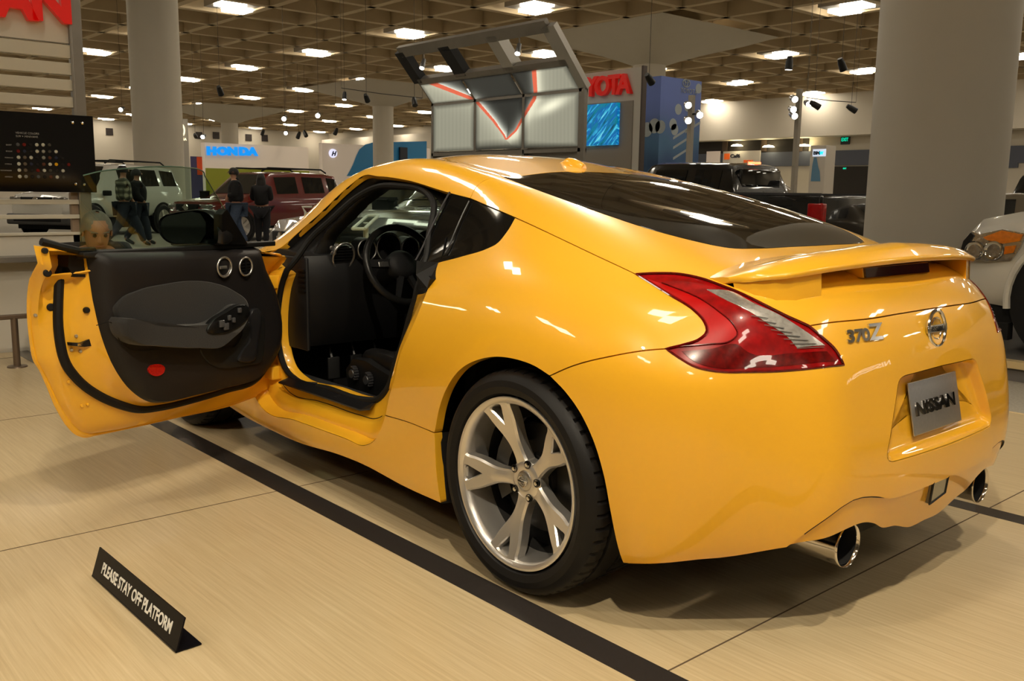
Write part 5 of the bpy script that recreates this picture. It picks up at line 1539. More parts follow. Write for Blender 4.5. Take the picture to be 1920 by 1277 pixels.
VW = empty('video_wall', ((xl+xr)/2, YV, FZ), 0, 'steel framed wall of six video screens with a leaning canopy behind the coupe roof', 'video wall')
VW.location = (0, 0, 0)
mb = MB()
xs = [xl, on(892, 186, y=YV).x, on(983, 178, y=YV).x, xr]
for x in xs: mb.box((x-.03, YV-.12, FZ), (x+.03, YV+.02, zt+.03))
for z in (zb-.06, zt, .95): mb.box((xr-.03, YV-.12, z-.03), (xl+.03, YV+.02, z+.03))
mb.box((xs[2], YV-.1, zb-.28), (xs[1], YV+.03, zb-.03))
mb.box((xr-.10, YV-.03, FZ), (xr-.03, YV+.02, zt+.12))
mb.box((xr, YV-.12, FZ), (xl, YV-.08, zb))
mb.build('steel_frame', STL, VW, smooth=None)
def cp(x, t): return V3((x, YV+(ty_-YV)*t, zt+(tz_-zt)*t))
cn = V3((0, ty_-YV, tz_-zt)).cross(V3((1, 0, 0))).normalized()
if cn.z > 0: cn = -cn
def beam(a, b, w, d_, m, nm='canopy_beam'):
    ax = (b-a).normalized(); s_ = ax.cross(cn).normalized()*w/2; n_ = cn*d_
    mb = MB(); vs = [a+s_, a-s_, b-s_, b+s_, a+s_-n_, a-s_-n_, b-s_-n_, b+s_-n_]
    mb.add(vs, [(0, 1, 2, 3), (7, 6, 5, 4), (0, 1, 5, 4), (1, 2, 6, 5), (2, 3, 7, 6), (3, 0, 4, 7)]); return mb.build(nm, m, VW, smooth=None)
tmid = .42
for x in (xl, xs[1], xs[2]): beam(cp(x, 0), cp(x, tmid), .04, .1, STL)
beam(cp(xr, 0), cp(xr, 1), .28, .10, mat('bright_steel', (.50, .48, .44), rough=.3, metal=.8))
beam(cp(xl, tmid), cp(xr, tmid), .16, .12, STL)
beam(cp(xl, 1), cp(xr, 1), .20, .08, STL)
beam(cp(xl+.02, tmid), cp(xl+.02, 1), .26, .15, mat('speaker_grille_black', (.01, .01, .011), rough=.6), 'line_speaker')
beam(cp(xs[1], tmid+.02), cp(xs[1], .97), .30, .15, mat('speaker_grille_black', (.01, .01, .011)), 'line_speaker')
beam(cp(xs[2], tmid), cp(xs[2], 1), .26, .2, mat('bright_steel', (.50, .48, .44)))
for i in range(3):
    a, b = xs[i]-.03, xs[i+1]+.03
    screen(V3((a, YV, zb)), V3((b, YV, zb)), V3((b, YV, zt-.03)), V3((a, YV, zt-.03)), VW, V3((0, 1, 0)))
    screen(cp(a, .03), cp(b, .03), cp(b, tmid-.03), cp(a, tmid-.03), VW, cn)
for u, v in ((793, 120), (972, 92)):
    q = on(u, v, y=-7.3); h = can_(q) if False else None
    mb = MB(); dd_ = V3((-.35, .5, -.8)).normalized(); mb.tube([q-dd_*.10, q+dd_*.10], [.035, .05], 12); lm = mb.build('canopy_spot', mat('spot_grey', (.25, .25, .26), rough=.35, metal=.6), VW)
    mb = MB(); a1 = dd_.cross(V3((0, 0, 1))).normalized(); b1 = dd_.cross(a1); mb.add([q+dd_*.101+a1*.042*math.cos(2*PI*k/14)+b1*.042*math.sin(2*PI*k/14) for k in range(14)], [tuple(range(14))]); mb.build('lens', mat('spot_lit_lens', (1, 1, 1), emit=(1, .95, .85), estr=14), lm, smooth=None)
    mb = MB(); mb.tube([q-dd_*.08, (q.x, q.y-.02, tz_)], .012, 6); mb.build('lamp_arm', STL, lm)
# --- tall lettered wall behind
YT = -13.6
t0, t1, t2 = on(1000, 150, y=YT), on(1205, 125, y=YT), on(1198, 310, y=YT)
TW = mb = MB(); mb.box((t1.x, YT-.06, FZ), (t0.x+1.0, YT, t1.z)); TWo = mb.build('sign_wall', mat('booth_wall_grey', (.52, .49, .43), rough=.6), smooth=None)
tag(TWo, 'tall grey booth wall carrying big red capital letters and a blue picture screen', 'wall')
mb = MB(); mb.box((t1.x-.05, YT-.10, FZ), (t1.x, YT+.03, t1.z+.02)); mb.build('dark_edge', mat('bronze_edge', (.07, .05, .04), rough=.5), TWo, smooth=None)
mb = MB(); r0, r1 = on(1098, 198, y=YT+.02), on(1183, 310, y=YT+.02); mb.box((r1.x, YT, FZ), (t0.x+.9, YT+.02, on(1120, 194, y=YT).z)); mb.build('recess_panel', mat('booth_wall_taupe', (.26, .225, .185), rough=.6), TWo, smooth=None)
for ch, u, v in (('Y', 1099, 180.5), ('O', 1116, 179.5), ('T', 1141.5, 177), ('A', 1158, 176)):
    p = on(u, v, y=YT+.05); M = frame(p, (-1, 0, 0), (0, 0, 1)); text_mesh('sign_letter', ch, .60, .05, REDL, TWo, matrix=M, sx=1.0, bold=.020)
s0, s1 = on(1099, 197, y=YT+.12), on(1155, 271, y=YT+.12)
def scrn(nt, b):
    tc = N(nt, 'ShaderNodeTexCoord'); mp = N(nt, 'ShaderNodeMapping'); mp0 = N(nt, 'ShaderNodeMapping'); mp0.inputs['Rotation'].default_value = (0, -.80, 0); mp.inputs['Scale'].default_value = (.35, 1, 2.2)
    nt.links.new(tc.outputs['Object'], mp0.inputs[0]); nt.links.new(mp0.outputs[0], mp.inputs[0])
    n = N(nt, 'ShaderNodeTexNoise'); n.inputs['Scale'].default_value = 5.5; n.inputs['Detail'].default_value = 6; n.inputs['Distortion'].default_value = .4; nt.links.new(mp.outputs[0], n.inputs[0])
    r = ramp(nt, [(.30, (.0, .02, .08)), (.42, (.0, .22, .30)), (.52, (.0, .10, .40)), (.62, (.05, .55, .75)), (.75, (.5, .9, .9))], n.outputs['Fac'])
    nt.links.new(r.outputs[0], b.inputs['Emission Color']); b.inputs['Emission Strength'].default_value = .9; b.inputs['Base Color'].default_value = (0, 0, 0, 1)
mb = MB(); mb.box((s1.x, YT+.02, s1.z), (s0.x+.2, YT+.12, s0.z)); mb.build('picture_screen', node_mat('blue_leaf_screen', scrn), TWo, smooth=None)
# --- blue printed tower
XBt = 14.0
q0, q1, q2 = on(1240, 142, x=XBt), on(1316, 150, x=XBt), on(1310, 315, x=XBt)
def bluep(nt, b):
    tc = N(nt, 'ShaderNodeTexCoord'); sp = N(nt, 'ShaderNodeSeparateXYZ'); nt.links.new(tc.outputs['Object'], sp.inputs[0])
    mr = N(nt, 'ShaderNodeMapRange'); mr.inputs[1].default_value = 1.9; mr.inputs[2].default_value = 4.3; nt.links.new(sp.outputs[2], mr.inputs[0])
    n = N(nt, 'ShaderNodeTexNoise'); n.inputs['Scale'].default_value = .8; nt.links.new(tc.outputs['Object'], n.inputs[0])
    ad = N(nt, 'ShaderNodeMath', operation='MULTIPLY_ADD'); ad.inputs[1].default_value = .5; nt.links.new(n.outputs['Fac'], ad.inputs[0]); nt.links.new(mr.outputs[0], ad.inputs[2])
    r = ramp(nt, [(.2, (.015, .05, .17)), (.5, (.06, .16, .30)), (.75, (.10, .16, .42)), (1.0, (.12, .18, .5))], ad.outputs[0]); nt.links.new(r.outputs[0], b.inputs['Base Color']); b.inputs['Roughness'].default_value = .5
BLP = node_mat('blue_printed_fabric', bluep)
mb = MB(); mb.box((XBt, q1.y, FZ), (XBt+1.5, q0.y, q0.z))
BT = mb.build('printed_tower', BLP, smooth=None); tag(BT, 'blue printed tower with pale dots and stripes beside the red lettered wall', 'display tower')
PDT = mat('pale_print', (.36, .40, .42), rough=.6); PD2 = mat('mid_blue_print', (.14, .24, .36), rough=.6)
def disc(px, py, r, m, plane='x'):
    mb = MB()
    if plane == 'x':
        p = on(px, py, x=XBt-.004); mb.add([(XBt-.004, p.y+r*math.cos(2*PI*k/24), p.z+r*math.sin(2*PI*k/24)) for k in range(24)], [tuple(range(24))])
    else:
        p = on(px, py, y=q0.y+.004); mb.add([(p.x+r*math.cos(2*PI*k/24), q0.y+.004, p.z+r*math.sin(2*PI*k/24)) for k in range(24)], [tuple(range(24))])
    mb.build('printed_dot', m, BT, smooth=None)
for u, v, r in ((1272, 205, .14), (1262, 233, .15), (1265, 243, .15), (1310, 166, .13), (1289, 200, .13), (1298, 230, .12)): disc(u, v, r, PDT)
for u, v, r in ((1213, 243, .19), (1227, 236, .19), (1238, 238, .17), (1248, 213, .0)): 
    if r: disc(u, v, r, PDT, 'y')
mb = MB()
for (u, v) in ((1262, 262), (1262, 280), (1262, 300), (1285, 250)):
    a, b = on(u, v, x=XBt-.006), on(u+28, v-18, x=XBt-.006); d_ = V3((0, 0, .07)); mb.add([a, b, b+d_, a+d_], [(0, 1, 2, 3)])
mb.build('printed_stripes', PDT, BT, smooth=None)
p = on(1276, 173, x=XBt-.01); wall_text('tower_lettering', 'TOYOTA', p, .17, PDT, BT, depth=.004, sx=1.0)
pe = on(1287, 156, x=XBt-.01)
mb = MB()
for rx, rz, oz in ((.15, .10, 0), (.05, .095, 0), (.10, .04, .05)):
    mb.tube([(XBt-.01, pe.y+rx*math.cos(2*PI*k/24), pe.z+oz+rz*math.sin(2*PI*k/24)) for k in range(24)], .012, 5, closed=True)
mb.build('oval_emblem', PDT, BT)
# --- honda booth (faces -x)
XH = 50.0
h0, h1 = on(383, 267, x=XH), on(578, 272, x=XH)
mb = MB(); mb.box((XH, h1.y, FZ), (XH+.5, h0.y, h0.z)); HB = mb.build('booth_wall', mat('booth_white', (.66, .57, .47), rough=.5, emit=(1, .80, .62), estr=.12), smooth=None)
tag(HB, 'long white booth wall with blue block letters above a green band', 'wall')
g0, g1 = on(383, 315, x=XH-.05).z, on(383, 345, x=XH-.05).z
mb = MB(); mb.box((XH-.06, h1.y, FZ), (XH-.001, h0.y, g0)); mb.build('green_band', mat('lime_green', (.28, .30, .02), rough=.5), HB, smooth=None)
p = on(388.5, 288.5, x=XH-.08); 
BLU = mat('sign_blue', (.0, .22, .70), rough=.4, emit=(0, .30, .95), estr=.7)
for ch, u in zip('HONDA', (388, 407.5, 427, 448.5, 466)):
    p = on(u, 289.5+(u-388)*.012, x=XH-.08); o = wall_text('sign_letter', ch, p, .60, BLU, HB, depth=.05, sx=1.28, bold=.045)
# --- curved white and blue wall with round emblem
XY = 62.0
y0, y1 = on(604, 268, x=XY), on(806, 262, x=XY)
mb = MB(); mb.box((XY, y1.y, FZ), (XY+.5, y0.y, y0.z)); YB = mb.build('booth_wall', mat('booth_white', (.66, .57, .47)), smooth=None)
tag(YB, 'white and blue curved booth wall with a round slanted letter emblem', 'wall')
pts = [on(u, v, x=XY-.05) for u, v in ((656, 320), (662, 308), (668, 292), (674, 280), (685, 271), (700, 267), (800, 265), (800, 330), (650, 330))]
mb = MB(); mb.add(pts, [tuple(range(len(pts)))]); mb.build('blue_panel', mat('booth_blue', (.02, .17, .34), rough=.4, emit=(.02, .22, .45), estr=.06), YB, smooth=None)
p = on(625, 287.5, x=XY-.1); mb = MB(); mb.lathe([(0, XY-.14), (.32, XY-.14), (.34, XY)], 28, 'x', org=(0, p.y, p.z)); mb.build('round_emblem', mat('emblem_glow', (.7, .72, .85), emit=(.75, .75, 1), estr=.8), YB, fix=False)
wall_text('emblem_letter', 'H', p+V3((-.06, .20, -.18)), .48, mat('letter_black', (.01, .01, .02), rough=.4), YB, sx=1.0, shear=.35, bold=.02)
mb = MB(); a, b = on(749, 276, x=XY-.2), on(763, 330, x=XY-.2); mb.box((XY-.3, b.y, FZ), (XY-.1, a.y, a.z)); 
ds = mb.build('dark_banner', mat('banner_black', (.02, .025, .035), rough=.5), YB, smooth=None)
# --- grey tower with ring sign, orange and blue banner
XK = 40.0
k0, k1 = on(330, 223, x=XK), on(352, 223, x=XK)
mb = MB(); mb.box((XK, k1.y, FZ), (XK+1.2, k0.y+.6, k1.z)); KT = mb.build('sign_tower', mat('tower_grey', (.40, .37, .32), rough=.5), smooth=None); tag(KT, 'tall grey sign tower with a glowing ring emblem beside the near left column', 'sign tower')
GLW = mat('warm_sign_glow', (.8, .75, .55), emit=(1, .9, .6), estr=1.1)
p = on(340, 244, x=XK-.06); mb = MB(); mb.tube([(XK-.06, p.y+.14*math.cos(2*PI*k/28), p.z+.26*math.sin(2*PI*k/28)) for k in range(28)], .035, 6, closed=True); mb.build('ring_emblem', GLW, KT)
wall_text('tower_lettering', 'MSA', on(337.5, 263, x=XK-.05), .16, GLW, KT)
XO = 48.0
o0, o1 = on(358, 293, x=XO), on(380, 328, x=XO)
mb = MB(); mb.box((XO, o1.y, FZ), (XO+.1, o0.y, o0.z)); ob = mb.build('banner', mat('banner_navy', (.06, .05, .14), rough=.6), smooth=None); tag(ob, 'orange and navy banner panel between the grey tower and the white booth wall', 'banner')
om = on(369, 300, x=XO-.01); mb = MB(); mb.box((XO-.01, o1.y, o1.z), (XO-.001, om.y, o0.z-.02)); mb.build('orange_half', mat('banner_orange', (.75, .08, .01), rough=.6), ob, smooth=None)
# --- cafe sign and info tower near the right wall
YC = -63.7
c0, c1 = on(1356, 284, y=YC), on(1424, 309, y=YC)
mb = MB(); mb.box((c1.x, YC-.12, c1.z), (c0.x, YC, c0.z)); 
mb.box((c1.x+.2, YC-.25, c1.z+.1), (c0.x-.2, YC-.12, c0.z-.1))
CS = mb.build('cafe_sign', mat('sign_white', (.60, .56, .52), rough=.5), smooth=None); tag(CS, 'white hanging cafe sign with an orange square on the far right wall', 'sign')
a, b = on(1358, 288, y=YC+.03), on(1367.5, 299, y=YC+.03); ORG = mat('sign_orange', (.80, .13, .01), rough=.5, emit=(1, .15, .01), estr=.2)
mb = MB(); mb.box((b.x, YC, b.z), (a.x, YC+.03, a.z)); mb.build('orange_square', ORG, CS, smooth=None)
wall_text('sign_lettering', 'Café', on(1369, 295.8, y=YC+.02), .42, mat('letter_black', (.01, .01, .02)), CS, '+y', sx=1.25, bold=.012)
wall_text('sign_lettering', 'SION', on(1394, 305, y=YC+.02), .30, ORG, CS, '+y', sx=1.3, bold=.012)
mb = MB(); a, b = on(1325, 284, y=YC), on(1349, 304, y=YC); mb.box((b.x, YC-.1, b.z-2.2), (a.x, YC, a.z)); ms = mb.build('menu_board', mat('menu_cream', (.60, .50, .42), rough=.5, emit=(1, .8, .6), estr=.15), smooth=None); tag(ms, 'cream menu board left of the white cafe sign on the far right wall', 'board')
mb = MB(); mb.box((b.x+.05, YC-.08, 0), (b.x+.12, YC-.02, b.z)); mb.build('board_leg', DARK, ms, smooth=None)
YI = -38.0
i0, i1 = on(1520, 273, y=YI), on(1549, 276, y=YI)
mb = MB(); mb.box((i1.x, YI-.9, FZ), (i0.x, YI, i0.z), bev=.03); IT = mb.build('info_tower', mat('info_tower_cream', (.52, .47, .40), rough=.45), smooth=None); tag(IT, 'slim cream information tower with a blue graphic near the right wall', 'sign tower')
a, b = on(1524.5, 280, y=YI+.02), on(1548, 293, y=YI+.02); mb = MB(); mb.box((b.x, YI, b.z), (a.x, YI+.03, a.z)); mb.build('lit_header', mat('lit_header', (.6, .65, .7), emit=(.7, .8, 1), estr=.6), IT, smooth=None)
wall_text('tower_lettering', 'BM', on(1525, 290, y=YI+.04), .22, mat('letter_black', (.01, .01, .02)), IT, '+y', sx=1.2, bold=.01)
wall_text('tower_lettering', 'W', on(1536, 290, y=YI+.04), .22, mat('sign_cyan', (.0, .4, .6), emit=(0, .7, 1), estr=1.0), IT, '+y', sx=.9, bold=.01)
pts = [on(u, v, y=YI+.02) for u, v in ((1526, 295), (1531, 295), (1534, 312), (1537, 322), (1538, 340), (1520, 340), (1523, 310))]
mb = MB(); mb.add(pts, [tuple(range(len(pts)))]); mb.build('blue_graphic', mat('graphic_blue', (.10, .22, .34), rough=.5), IT, smooth=None)
# exit signs
def exit_sign(px, py, w, h, y, lab):
    p = on(px, py, y=y); mb = MB(); mb.box((p.x-w/2, y-.1, p.z-h/2), (p.x+w/2, y, p.z+h/2)); o = mb.build('exit_sign', mat('exit_box', (.025, .03, .03), rough=.5), smooth=None); tag(o, lab, 'exit sign')
    text_mesh('sign_lettering', 'EXIT', h*.52, .01, mat('exit_green', (0, .3, .18), emit=(0, .75, .42), estr=.9), o, matrix=frame((p.x+w*.42, y+.01, p.z-h*.15), (-1, 0, 0), (0, 0, 1)), sx=w*.82/(h*.52*2.15), bold=.008)
exit_sign(1584.5, 262, .72, .70, -63.85, 'dark square exit sign with green letters high on the right wall')
exit_sign(1584, 316, .34, .26, -63.86, 'small green exit sign glowing in the dark opening')
# --- spot lamps: on stands, on hanging rods
SPB = mat('spot_black', (.012, .012, .012), rough=.4); SPG = mat('spot_lit_lens', (1, 1, 1), emit=(1, .95, .85), estr=14)
ROD = mat('hanging_cable', (.05, .045, .04), rough=.6)
def can(p, d, s=1.0, lit=True, parent=None, m=None, name='spot_can'):
    d = V3(d).normalized(); mb = MB(); mb.tube([p-d*.11*s, p-d*.02*s, p+d*.13*s], [.045*s, .065*s, .072*s], 14); o = mb.build(name, m or SPB, parent)
    q = MB(); c = p+d*.131*s; a_ = d.cross(V3((0, 0, 1))).normalized(); b_ = d.cross(a_)
    q.add([c+a_*.062*s*math.cos(2*PI*k/16)+b_*.062*s*math.sin(2*PI*k/16) for k in range(16)], [tuple(range(16))])
    q.build('lens', SPG if lit else mat('dead_lens', (.03, .03, .03), rough=.1), o, smooth=None); return o
def hang(px, py, dep, d, lit, lab, s=1.0, rodm=ROD):
    p = on(px, py, d=dep)
    o = can(p, d, s*.72, lit); o.name = 'spotlight'; tag(o, lab, 'spotlight')
    mb = MB(); mb.tube([p, (p.x, p.y, H_C+.66)], .0035*s, 5); mb.build('drop_rod', rodm, o)
toC = (-.75, .6, -.3); aw = (.75, -.5, -.35)
hang(229, 204, 26, toC, True, 'lit black spotlight hanging just left of the near left column', 1.3)
hang(412, 169, 22, (.5, -.5, -.7), False, 'unlit black spotlight hanging above the white booth wall', 1.4)
hang(534, 221, 40, toC, True, 'bright hanging spotlight above the white booth wall, left of the middle pair', 2.2)
hang(597, 215, 40, toC, True, 'bright hanging spotlight above the blue curved wall, right of the middle pair', 2.2)
hang(537, 248, 55, toC, True, 'small bright spotlight low above the right end of the white booth wall', 2.4)
hang(382, 255, 50, toC, True, 'bright spotlight beside the dark wall vent left of the white booth wall', 2.4)
hang(366, 254, 50, aw, False, 'dark spotlight between the grey tower and the bright spotlight', 2.0)
hang(646, 179, 24, (-.2, .2, -1), True, 'leftmost spotlight of the three on the cable before the distant column', 1.2)
hang(687, 183, 24, (.5, -.6, -.6), False, 'middle spotlight of the three on the cable before the distant column', 1.4)
hang(777, 190, 23.4, (-.5, .2, -.8), False, 'rightmost spotlight of the three, beside the video wall', 1.4)
hang(1217, 147, 15, (.1, -.7, -.5), False, 'black spotlight hanging over the edge of the red lettered wall', 1.2)
hang(1578, 120, 16, (-.1, -.5, -.8), False, 'black spotlight hanging just left of the big column', 1.3)
hang(1480, 117, 17, (.05, 0, -1), True, 'white cylinder spotlight hanging under a ceiling lamp', 1.4)
hang(1513, 193, 24, toC, True, 'lit spotlight on the track beside the right light stand', 1.6)
hang(1527, 196, 23, (-.6, -.7, -.5), False, 'black spotlight on the track next to the lit one by the light stand', 1.6)
hang(1596, 203, 24, (-.6, -.7, -.5), False, 'black spotlight at the far end of the track near the big column', 1.6)
hang(493, 248, 60, (.5, 0, -.6), False, 'dark spotlight cluster member above the blue letters, left one', 2.2)
hang(560, 253, 60, (.5, 0, -.6), False, 'dark spotlight above the gap right of the white booth wall', 2.6)
hang(572, 250, 60, (-.5, 0, -.6), False, 'dark spotlight over the right end of the white booth wall, higher of two', 2.6)
hang(630, 246, 60, (.5, 0, -.6), False, 'dark spotlight above the round emblem wall', 2.6)
for (a, b, lab) in (((640, 165), (792, 184), 'thin lighting cable strung before the distant column'), ((1512, 183), (1605, 192), 'short lighting track over the right light stand')):
    pa, pb = on(*a, d=24), on(*b, d=24); mb = MB(); mb.tube([pa, pa.lerp(pb, .5)-V3((0, 0, .02)), pb], .010, 6); o = mb.build('lighting_track', ROD); tag(o, lab, 'track')
    q = MB()
    for pp in (pa, pb): q.tube([pp, (pp.x, pp.y, H_C+.66)], .004, 5)
    q.build('drop_cable', ROD, o)
def light_stand(px, py, base_z, dep, heads, lab):
    p = on(px, py, d=dep); mb = MB(); mb.box((p.x-.05, p.y-.05, FZ), (p.x+.05, p.y+.05, p.z+.1)); mb.box((p.x-.3, p.y-.3, FZ), (p.x+.3, p.y+.3, FZ+.03))
    o = mb.build('light_stand', mat('stand_cream', (.42, .38, .31), rough=.5), smooth=None); tag(o, lab, 'light stand')
    for (u, v, d) in heads:
        q = on(u, v, d=dep-.15); h = can(q, d, 1.05, True, o, mat('spot_chrome', (.4, .4, .42), rough=.25, metal=.9), 'lamp_head'); mb = MB(); mb.tube([q, (p.x, p.y, q.z)], .02, 6); mb.build('lamp_arm', SPB, h)
light_stand(1297, 188, 0, 19, [(1288, 196, (-.75, .6, -.2)), (1310, 213, (-.7, .6, -.3)), (1288, 224, (-.75, .6, -.25))], 'cream light stand with three bright lamps in front of the blue tower')
light_stand(1499, 176, 0, 20, [(1487, 184, (-.75, .6, -.3)), (1484, 204, (-.75, .6, -.2)), (1486, 215, (-.7, .5, -.3))], 'cream light stand with three bright lamps left of the information tower')
# ================================================================== other vehicles
WGL = mat('car_window_dark', (.012, .013, .013), rough=.05, coat=.6)
LNS = mat('headlamp_lens', (.30, .29, .27), rough=.15, metal=.7, coat=1, noise=(30, .8))
def resect(P, n):
    return P
def vehicle(name, label, at_, yaw, paint, st, wheels, W, r=.38, cab=None, group=None, hood_split=None, extras=None, wg=None):
    """st: (x, z_low, z_belt, z_top, half_width_belt, half_width_top); front at x=0, tail at negative x; cab: (first, last) window stations"""
    root = empty(name, at_, yaw, label, 'car', group)
    rows = []; f3 = []
    dense = []
    for k in range(len(st)-1):
        a, b = st[k], st[k+1]; n = max(1, int(abs(b[0]-a[0])/.18))
        for i in range(n): dense.append((tuple(a[j]+(b[j]-a[j])*i/n for j in range(6)), k))
    dense.append((st[-1], len(st)-2))
    for (x, zl, zb, zt, wb, wt), k in dense:
        h = zt-zb
        half = [(wb*.90, zl), (wb*.985, zl+.10), (wb*1.0, zl+(zb-zl)*.5), (wb*.985, zb-.10), (wb*.955, zb), (wb*.95-(wb*.95-wt)*.10, zb+h*.10), (wt+(wb-wt)*.10, zb+h*.84), (wt*.97, zb+h*.95), (wt*.80, zt), (0, zt+.012)]
        rows.append([V3((x, y, z)) for y, z in half]+[V3((x, -y, z)) for y, z in half[::-1][1:]])
    nrow = len(rows[0]); body = MB(); glass = MB()
    def facequad(i, k): return [rows[i][k], rows[i][k+1], rows[i+1][k+1], rows[i+1][k]]
    gset = []
    for i in range(len(rows)-1):
        seg_ = dense[i][1]
        for k in range(nrow-1):
            kk = k if k < nrow//2 else nrow-2-k
            g = False
            if cab and cab[0] <= seg_ <= cab[1]:
                x0, x1 = rows[i][0].x, rows[i+1][0].x
                kind = cab[2].get(seg_, 'side')
                if kind == 'front' or kind == 'rear': g = kk >= 6
                if kind == 'side' or kind == 'front' or kind == 'rear':
                    if kk == 5: g = kind == 'side'
            body.add(facequad(i, k), [(0, 1, 2, 3)])
            if g: gset.append((i, k))
    body.add(rows[0], [tuple(range(nrow))]); body.add(rows[-1], [tuple(reversed(range(nrow)))])
    bm = bmesh.new(); o = body.build('car_body', [paint], root, smooth=None, fix=False)
    bm.from_mesh(o.data); bmesh.ops.remove_doubles(bm, verts=bm.verts, dist=1e-4); bmesh.ops.recalc_face_normals(bm, faces=bm.faces); bm.to_mesh(o.data); bm.free(); shade(o, 40)
    # windows: one mesh per run of neighbouring glass
    runs = {}
    for i, k in gset:
        seg_ = dense[i][1]; side = 'l' if k < nrow//2 else 'r'
        kind = cab[2].get(seg_, 'side'); key = (seg_, side if kind == 'side' else 'c'); runs.setdefault(key, []).append((i, k))
    for key, L in runs.items():
        i0, i1 = min(a for a, b in L), max(a for a, b in L)+1; k0, k1 = min(b for a, b in L), max(b for a, b in L)+1
        g = MB(); R = []
        for i in range(i0, i1+1):
            r_ = []
            for k in range(k0, k1+1):
                p = rows[i][k].copy(); u = (i-i0)/max(1, i1-i0); w = (k-k0)/max(1, k1-k0)
                r_.append(p)
            R.append(r_)
        # inset the pane and lift it off the skin
        c = sum((p for r_ in R for p in r_), V3((0, 0, 0)))/sum(len(r_) for r_ in R)
        nrm = (R[-1][0]-R[0][0]).cross(R[0][-1]-R[0][0]).normalized()
        if nrm.dot(c-V3((c.x, 0, .8))) < 0: nrm = -nrm
        R = [[c+(p-c)*.90+nrm*.008 for p in r_] for r_ in R]
        g.grid(R); g.build('window', wg or WGL, root, smooth=None)
    for (x, w_) in wheels:
        for s in (1, -1):
            m_ = MB(); y = (W/2-.10)*s
            m_.lathe([(0, y+.10*s), (r*.62, y+.11*s), (r*.66, y+.12*s)], 28, 'y', org=(x, 0, r+w_))
            m2 = MB(); m2.lathe([(r*.66, y+.12*s), (r*.9, y+.125*s), (r, y+.09*s), (r, y-.10*s), (r*.6, y-.12*s)], 32, 'y', org=(x, 0, r+w_))
            wh = m2.build('wheel', TYR, root, fix=True); m_.build('hub', ALUD, wh)
            sp_ = MB()
            for q in range(5):
                a = 2*PI*q/5; d_ = V3((math.cos(a), 0, math.sin(a))); t_ = V3((-d_.z, 0, d_.x))*.035; c = V3((x, y+.125*s, r+w_))
                sp_.add([c+t_, c-t_, c-t_*1.2+d_*r*.62, c+t_*1.2+d_*r*.62], [(0, 1, 2, 3)])
            sp_.build('wheel_spokes', ALU, wh, smooth=None)
            ar = MB(); yy = (W/2+.004)*s
            ar.lathe([(r*1.0, yy-.05*s), (r*1.0, yy), (r*1.17, yy), (r*1.17, yy-.05*s)], 30, 'y', org=(x, 0, r+w_)); ar.build('wheel_arch', SOOT, root)
    ub = MB(); L = st[-1][0]; ub.box((L+.25, -W/2+.14, .22), (-.25, W/2-.14, st[1][1]+.12)); ub.build('underbody', SOOT, root, smooth=None)
    if extras: extras(root)
    return root
def SUV(L=4.8, H=1.8, Wd=1.85, belt=1.12, hood=1.05, low=.38):
    w = Wd/2
    return [(0, low+.06, hood-.28, hood-.20, w*.80, w*.62), (-.12, low, hood-.18, hood-.06, w*.90, w*.74), (-.5, low, hood-.10, hood, w*.98, w*.80), (-1.15, low, belt-.10, belt-.01, w, w*.82), (-1.35, low, belt-.04, belt+.06, w, w*.84), (-2.0, low, belt, H-.06, w, w*.74), (-2.15, low, belt, H-.03, w, w*.74), (-3.0, low, belt+.02, H, w, w*.74), (-3.15, low, belt+.02, H, w, w*.74), (-4.0, low, belt+.04, H-.01, w, w*.73), (-4.12, low, belt+.04, H-.01, w, w*.73), (-L+.20, low, belt+.05, H-.06, w*.98, w*.70), (-L+.02, low, belt+.03, H-.45, w*.95, w*.72), (-L, low+.05, belt-.1, H-.60, w*.92, w*.7)]
SUVC = (4, 12, {4: 'front', 6: 'none', 5: 'side', 7: 'side', 8: 'none', 9: 'side', 10: 'side', 11: 'rear', 12: 'none'})
SUVC = (4, 11, {4: 'front', 5: 'none', 6: 'side', 7: 'none', 8: 'side', 9: 'none', 10: 'side', 11: 'rear'})
def front_face(W, z0, z1, grille_z, lamp_z, lampw=.38, chrome=True, x=.02, gh=.16):
    def f(root):
        for s in (1, -1):
            m = MB(); m.box((-.16, s*(W/2-.13)-(lampw if s > 0 else 0), lamp_z-.06), (x-.03, s*(W/2-.13)+(0 if s > 0 else lampw), lamp_z+.06), bev=.03); m.build('headlamp', LNS, root)
        m = MB(); m.box((-.05, -W/2+.52, grille_z-gh/2), (x+.03, W/2-.52, grille_z+gh/2), bev=.02); g = m.build('grille', SOOT, root)
        m = MB(); m.lathe([(0, x+.05), (.075, x+.05), (.085, x+.03)], 20, 'x', org=(0, 0, grille_z)); m.box((x+.02, -.11, grille_z-.02), (x+.055, .11, grille_z+.02)); m.build('badge', CHR, g)
        m = MB(); m.box((-.10, -W/2+.25, z0+.02), (x+.02, W/2-.25, z0+.16), bev=.02); m.build('lower_intake', SOOT, root)
        m = MB()
        for s in (1, -1):
            q = MB(); q.box((-1.45, s*(W/2+.02)-.02, 1.10), (-1.30, s*(W/2+.20), 1.24), bev=.03); q.build('side_mirror', SOOT, root)
    return f
RDP = mat('maroon_paint', (.13, .010, .008), rough=.25, coat=1.0)
SLP = mat('grey_metallic_paint', (.33, .30, .28), rough=.35, metal=.35, coat=1.0)
WHP = mat('white_car_paint', (.60, .58, .52), rough=.3, coat=1.0)
BKP = mat('black_car_paint', (.006, .007, .008), rough=.2, coat=1.0)
TNP = mat('champagne_paint', (.24, .20, .145), rough=.28, metal=.5, coat=1.0)
def extras_all(*fs):
    def f(root):
        for g in fs: g(root)
    return f
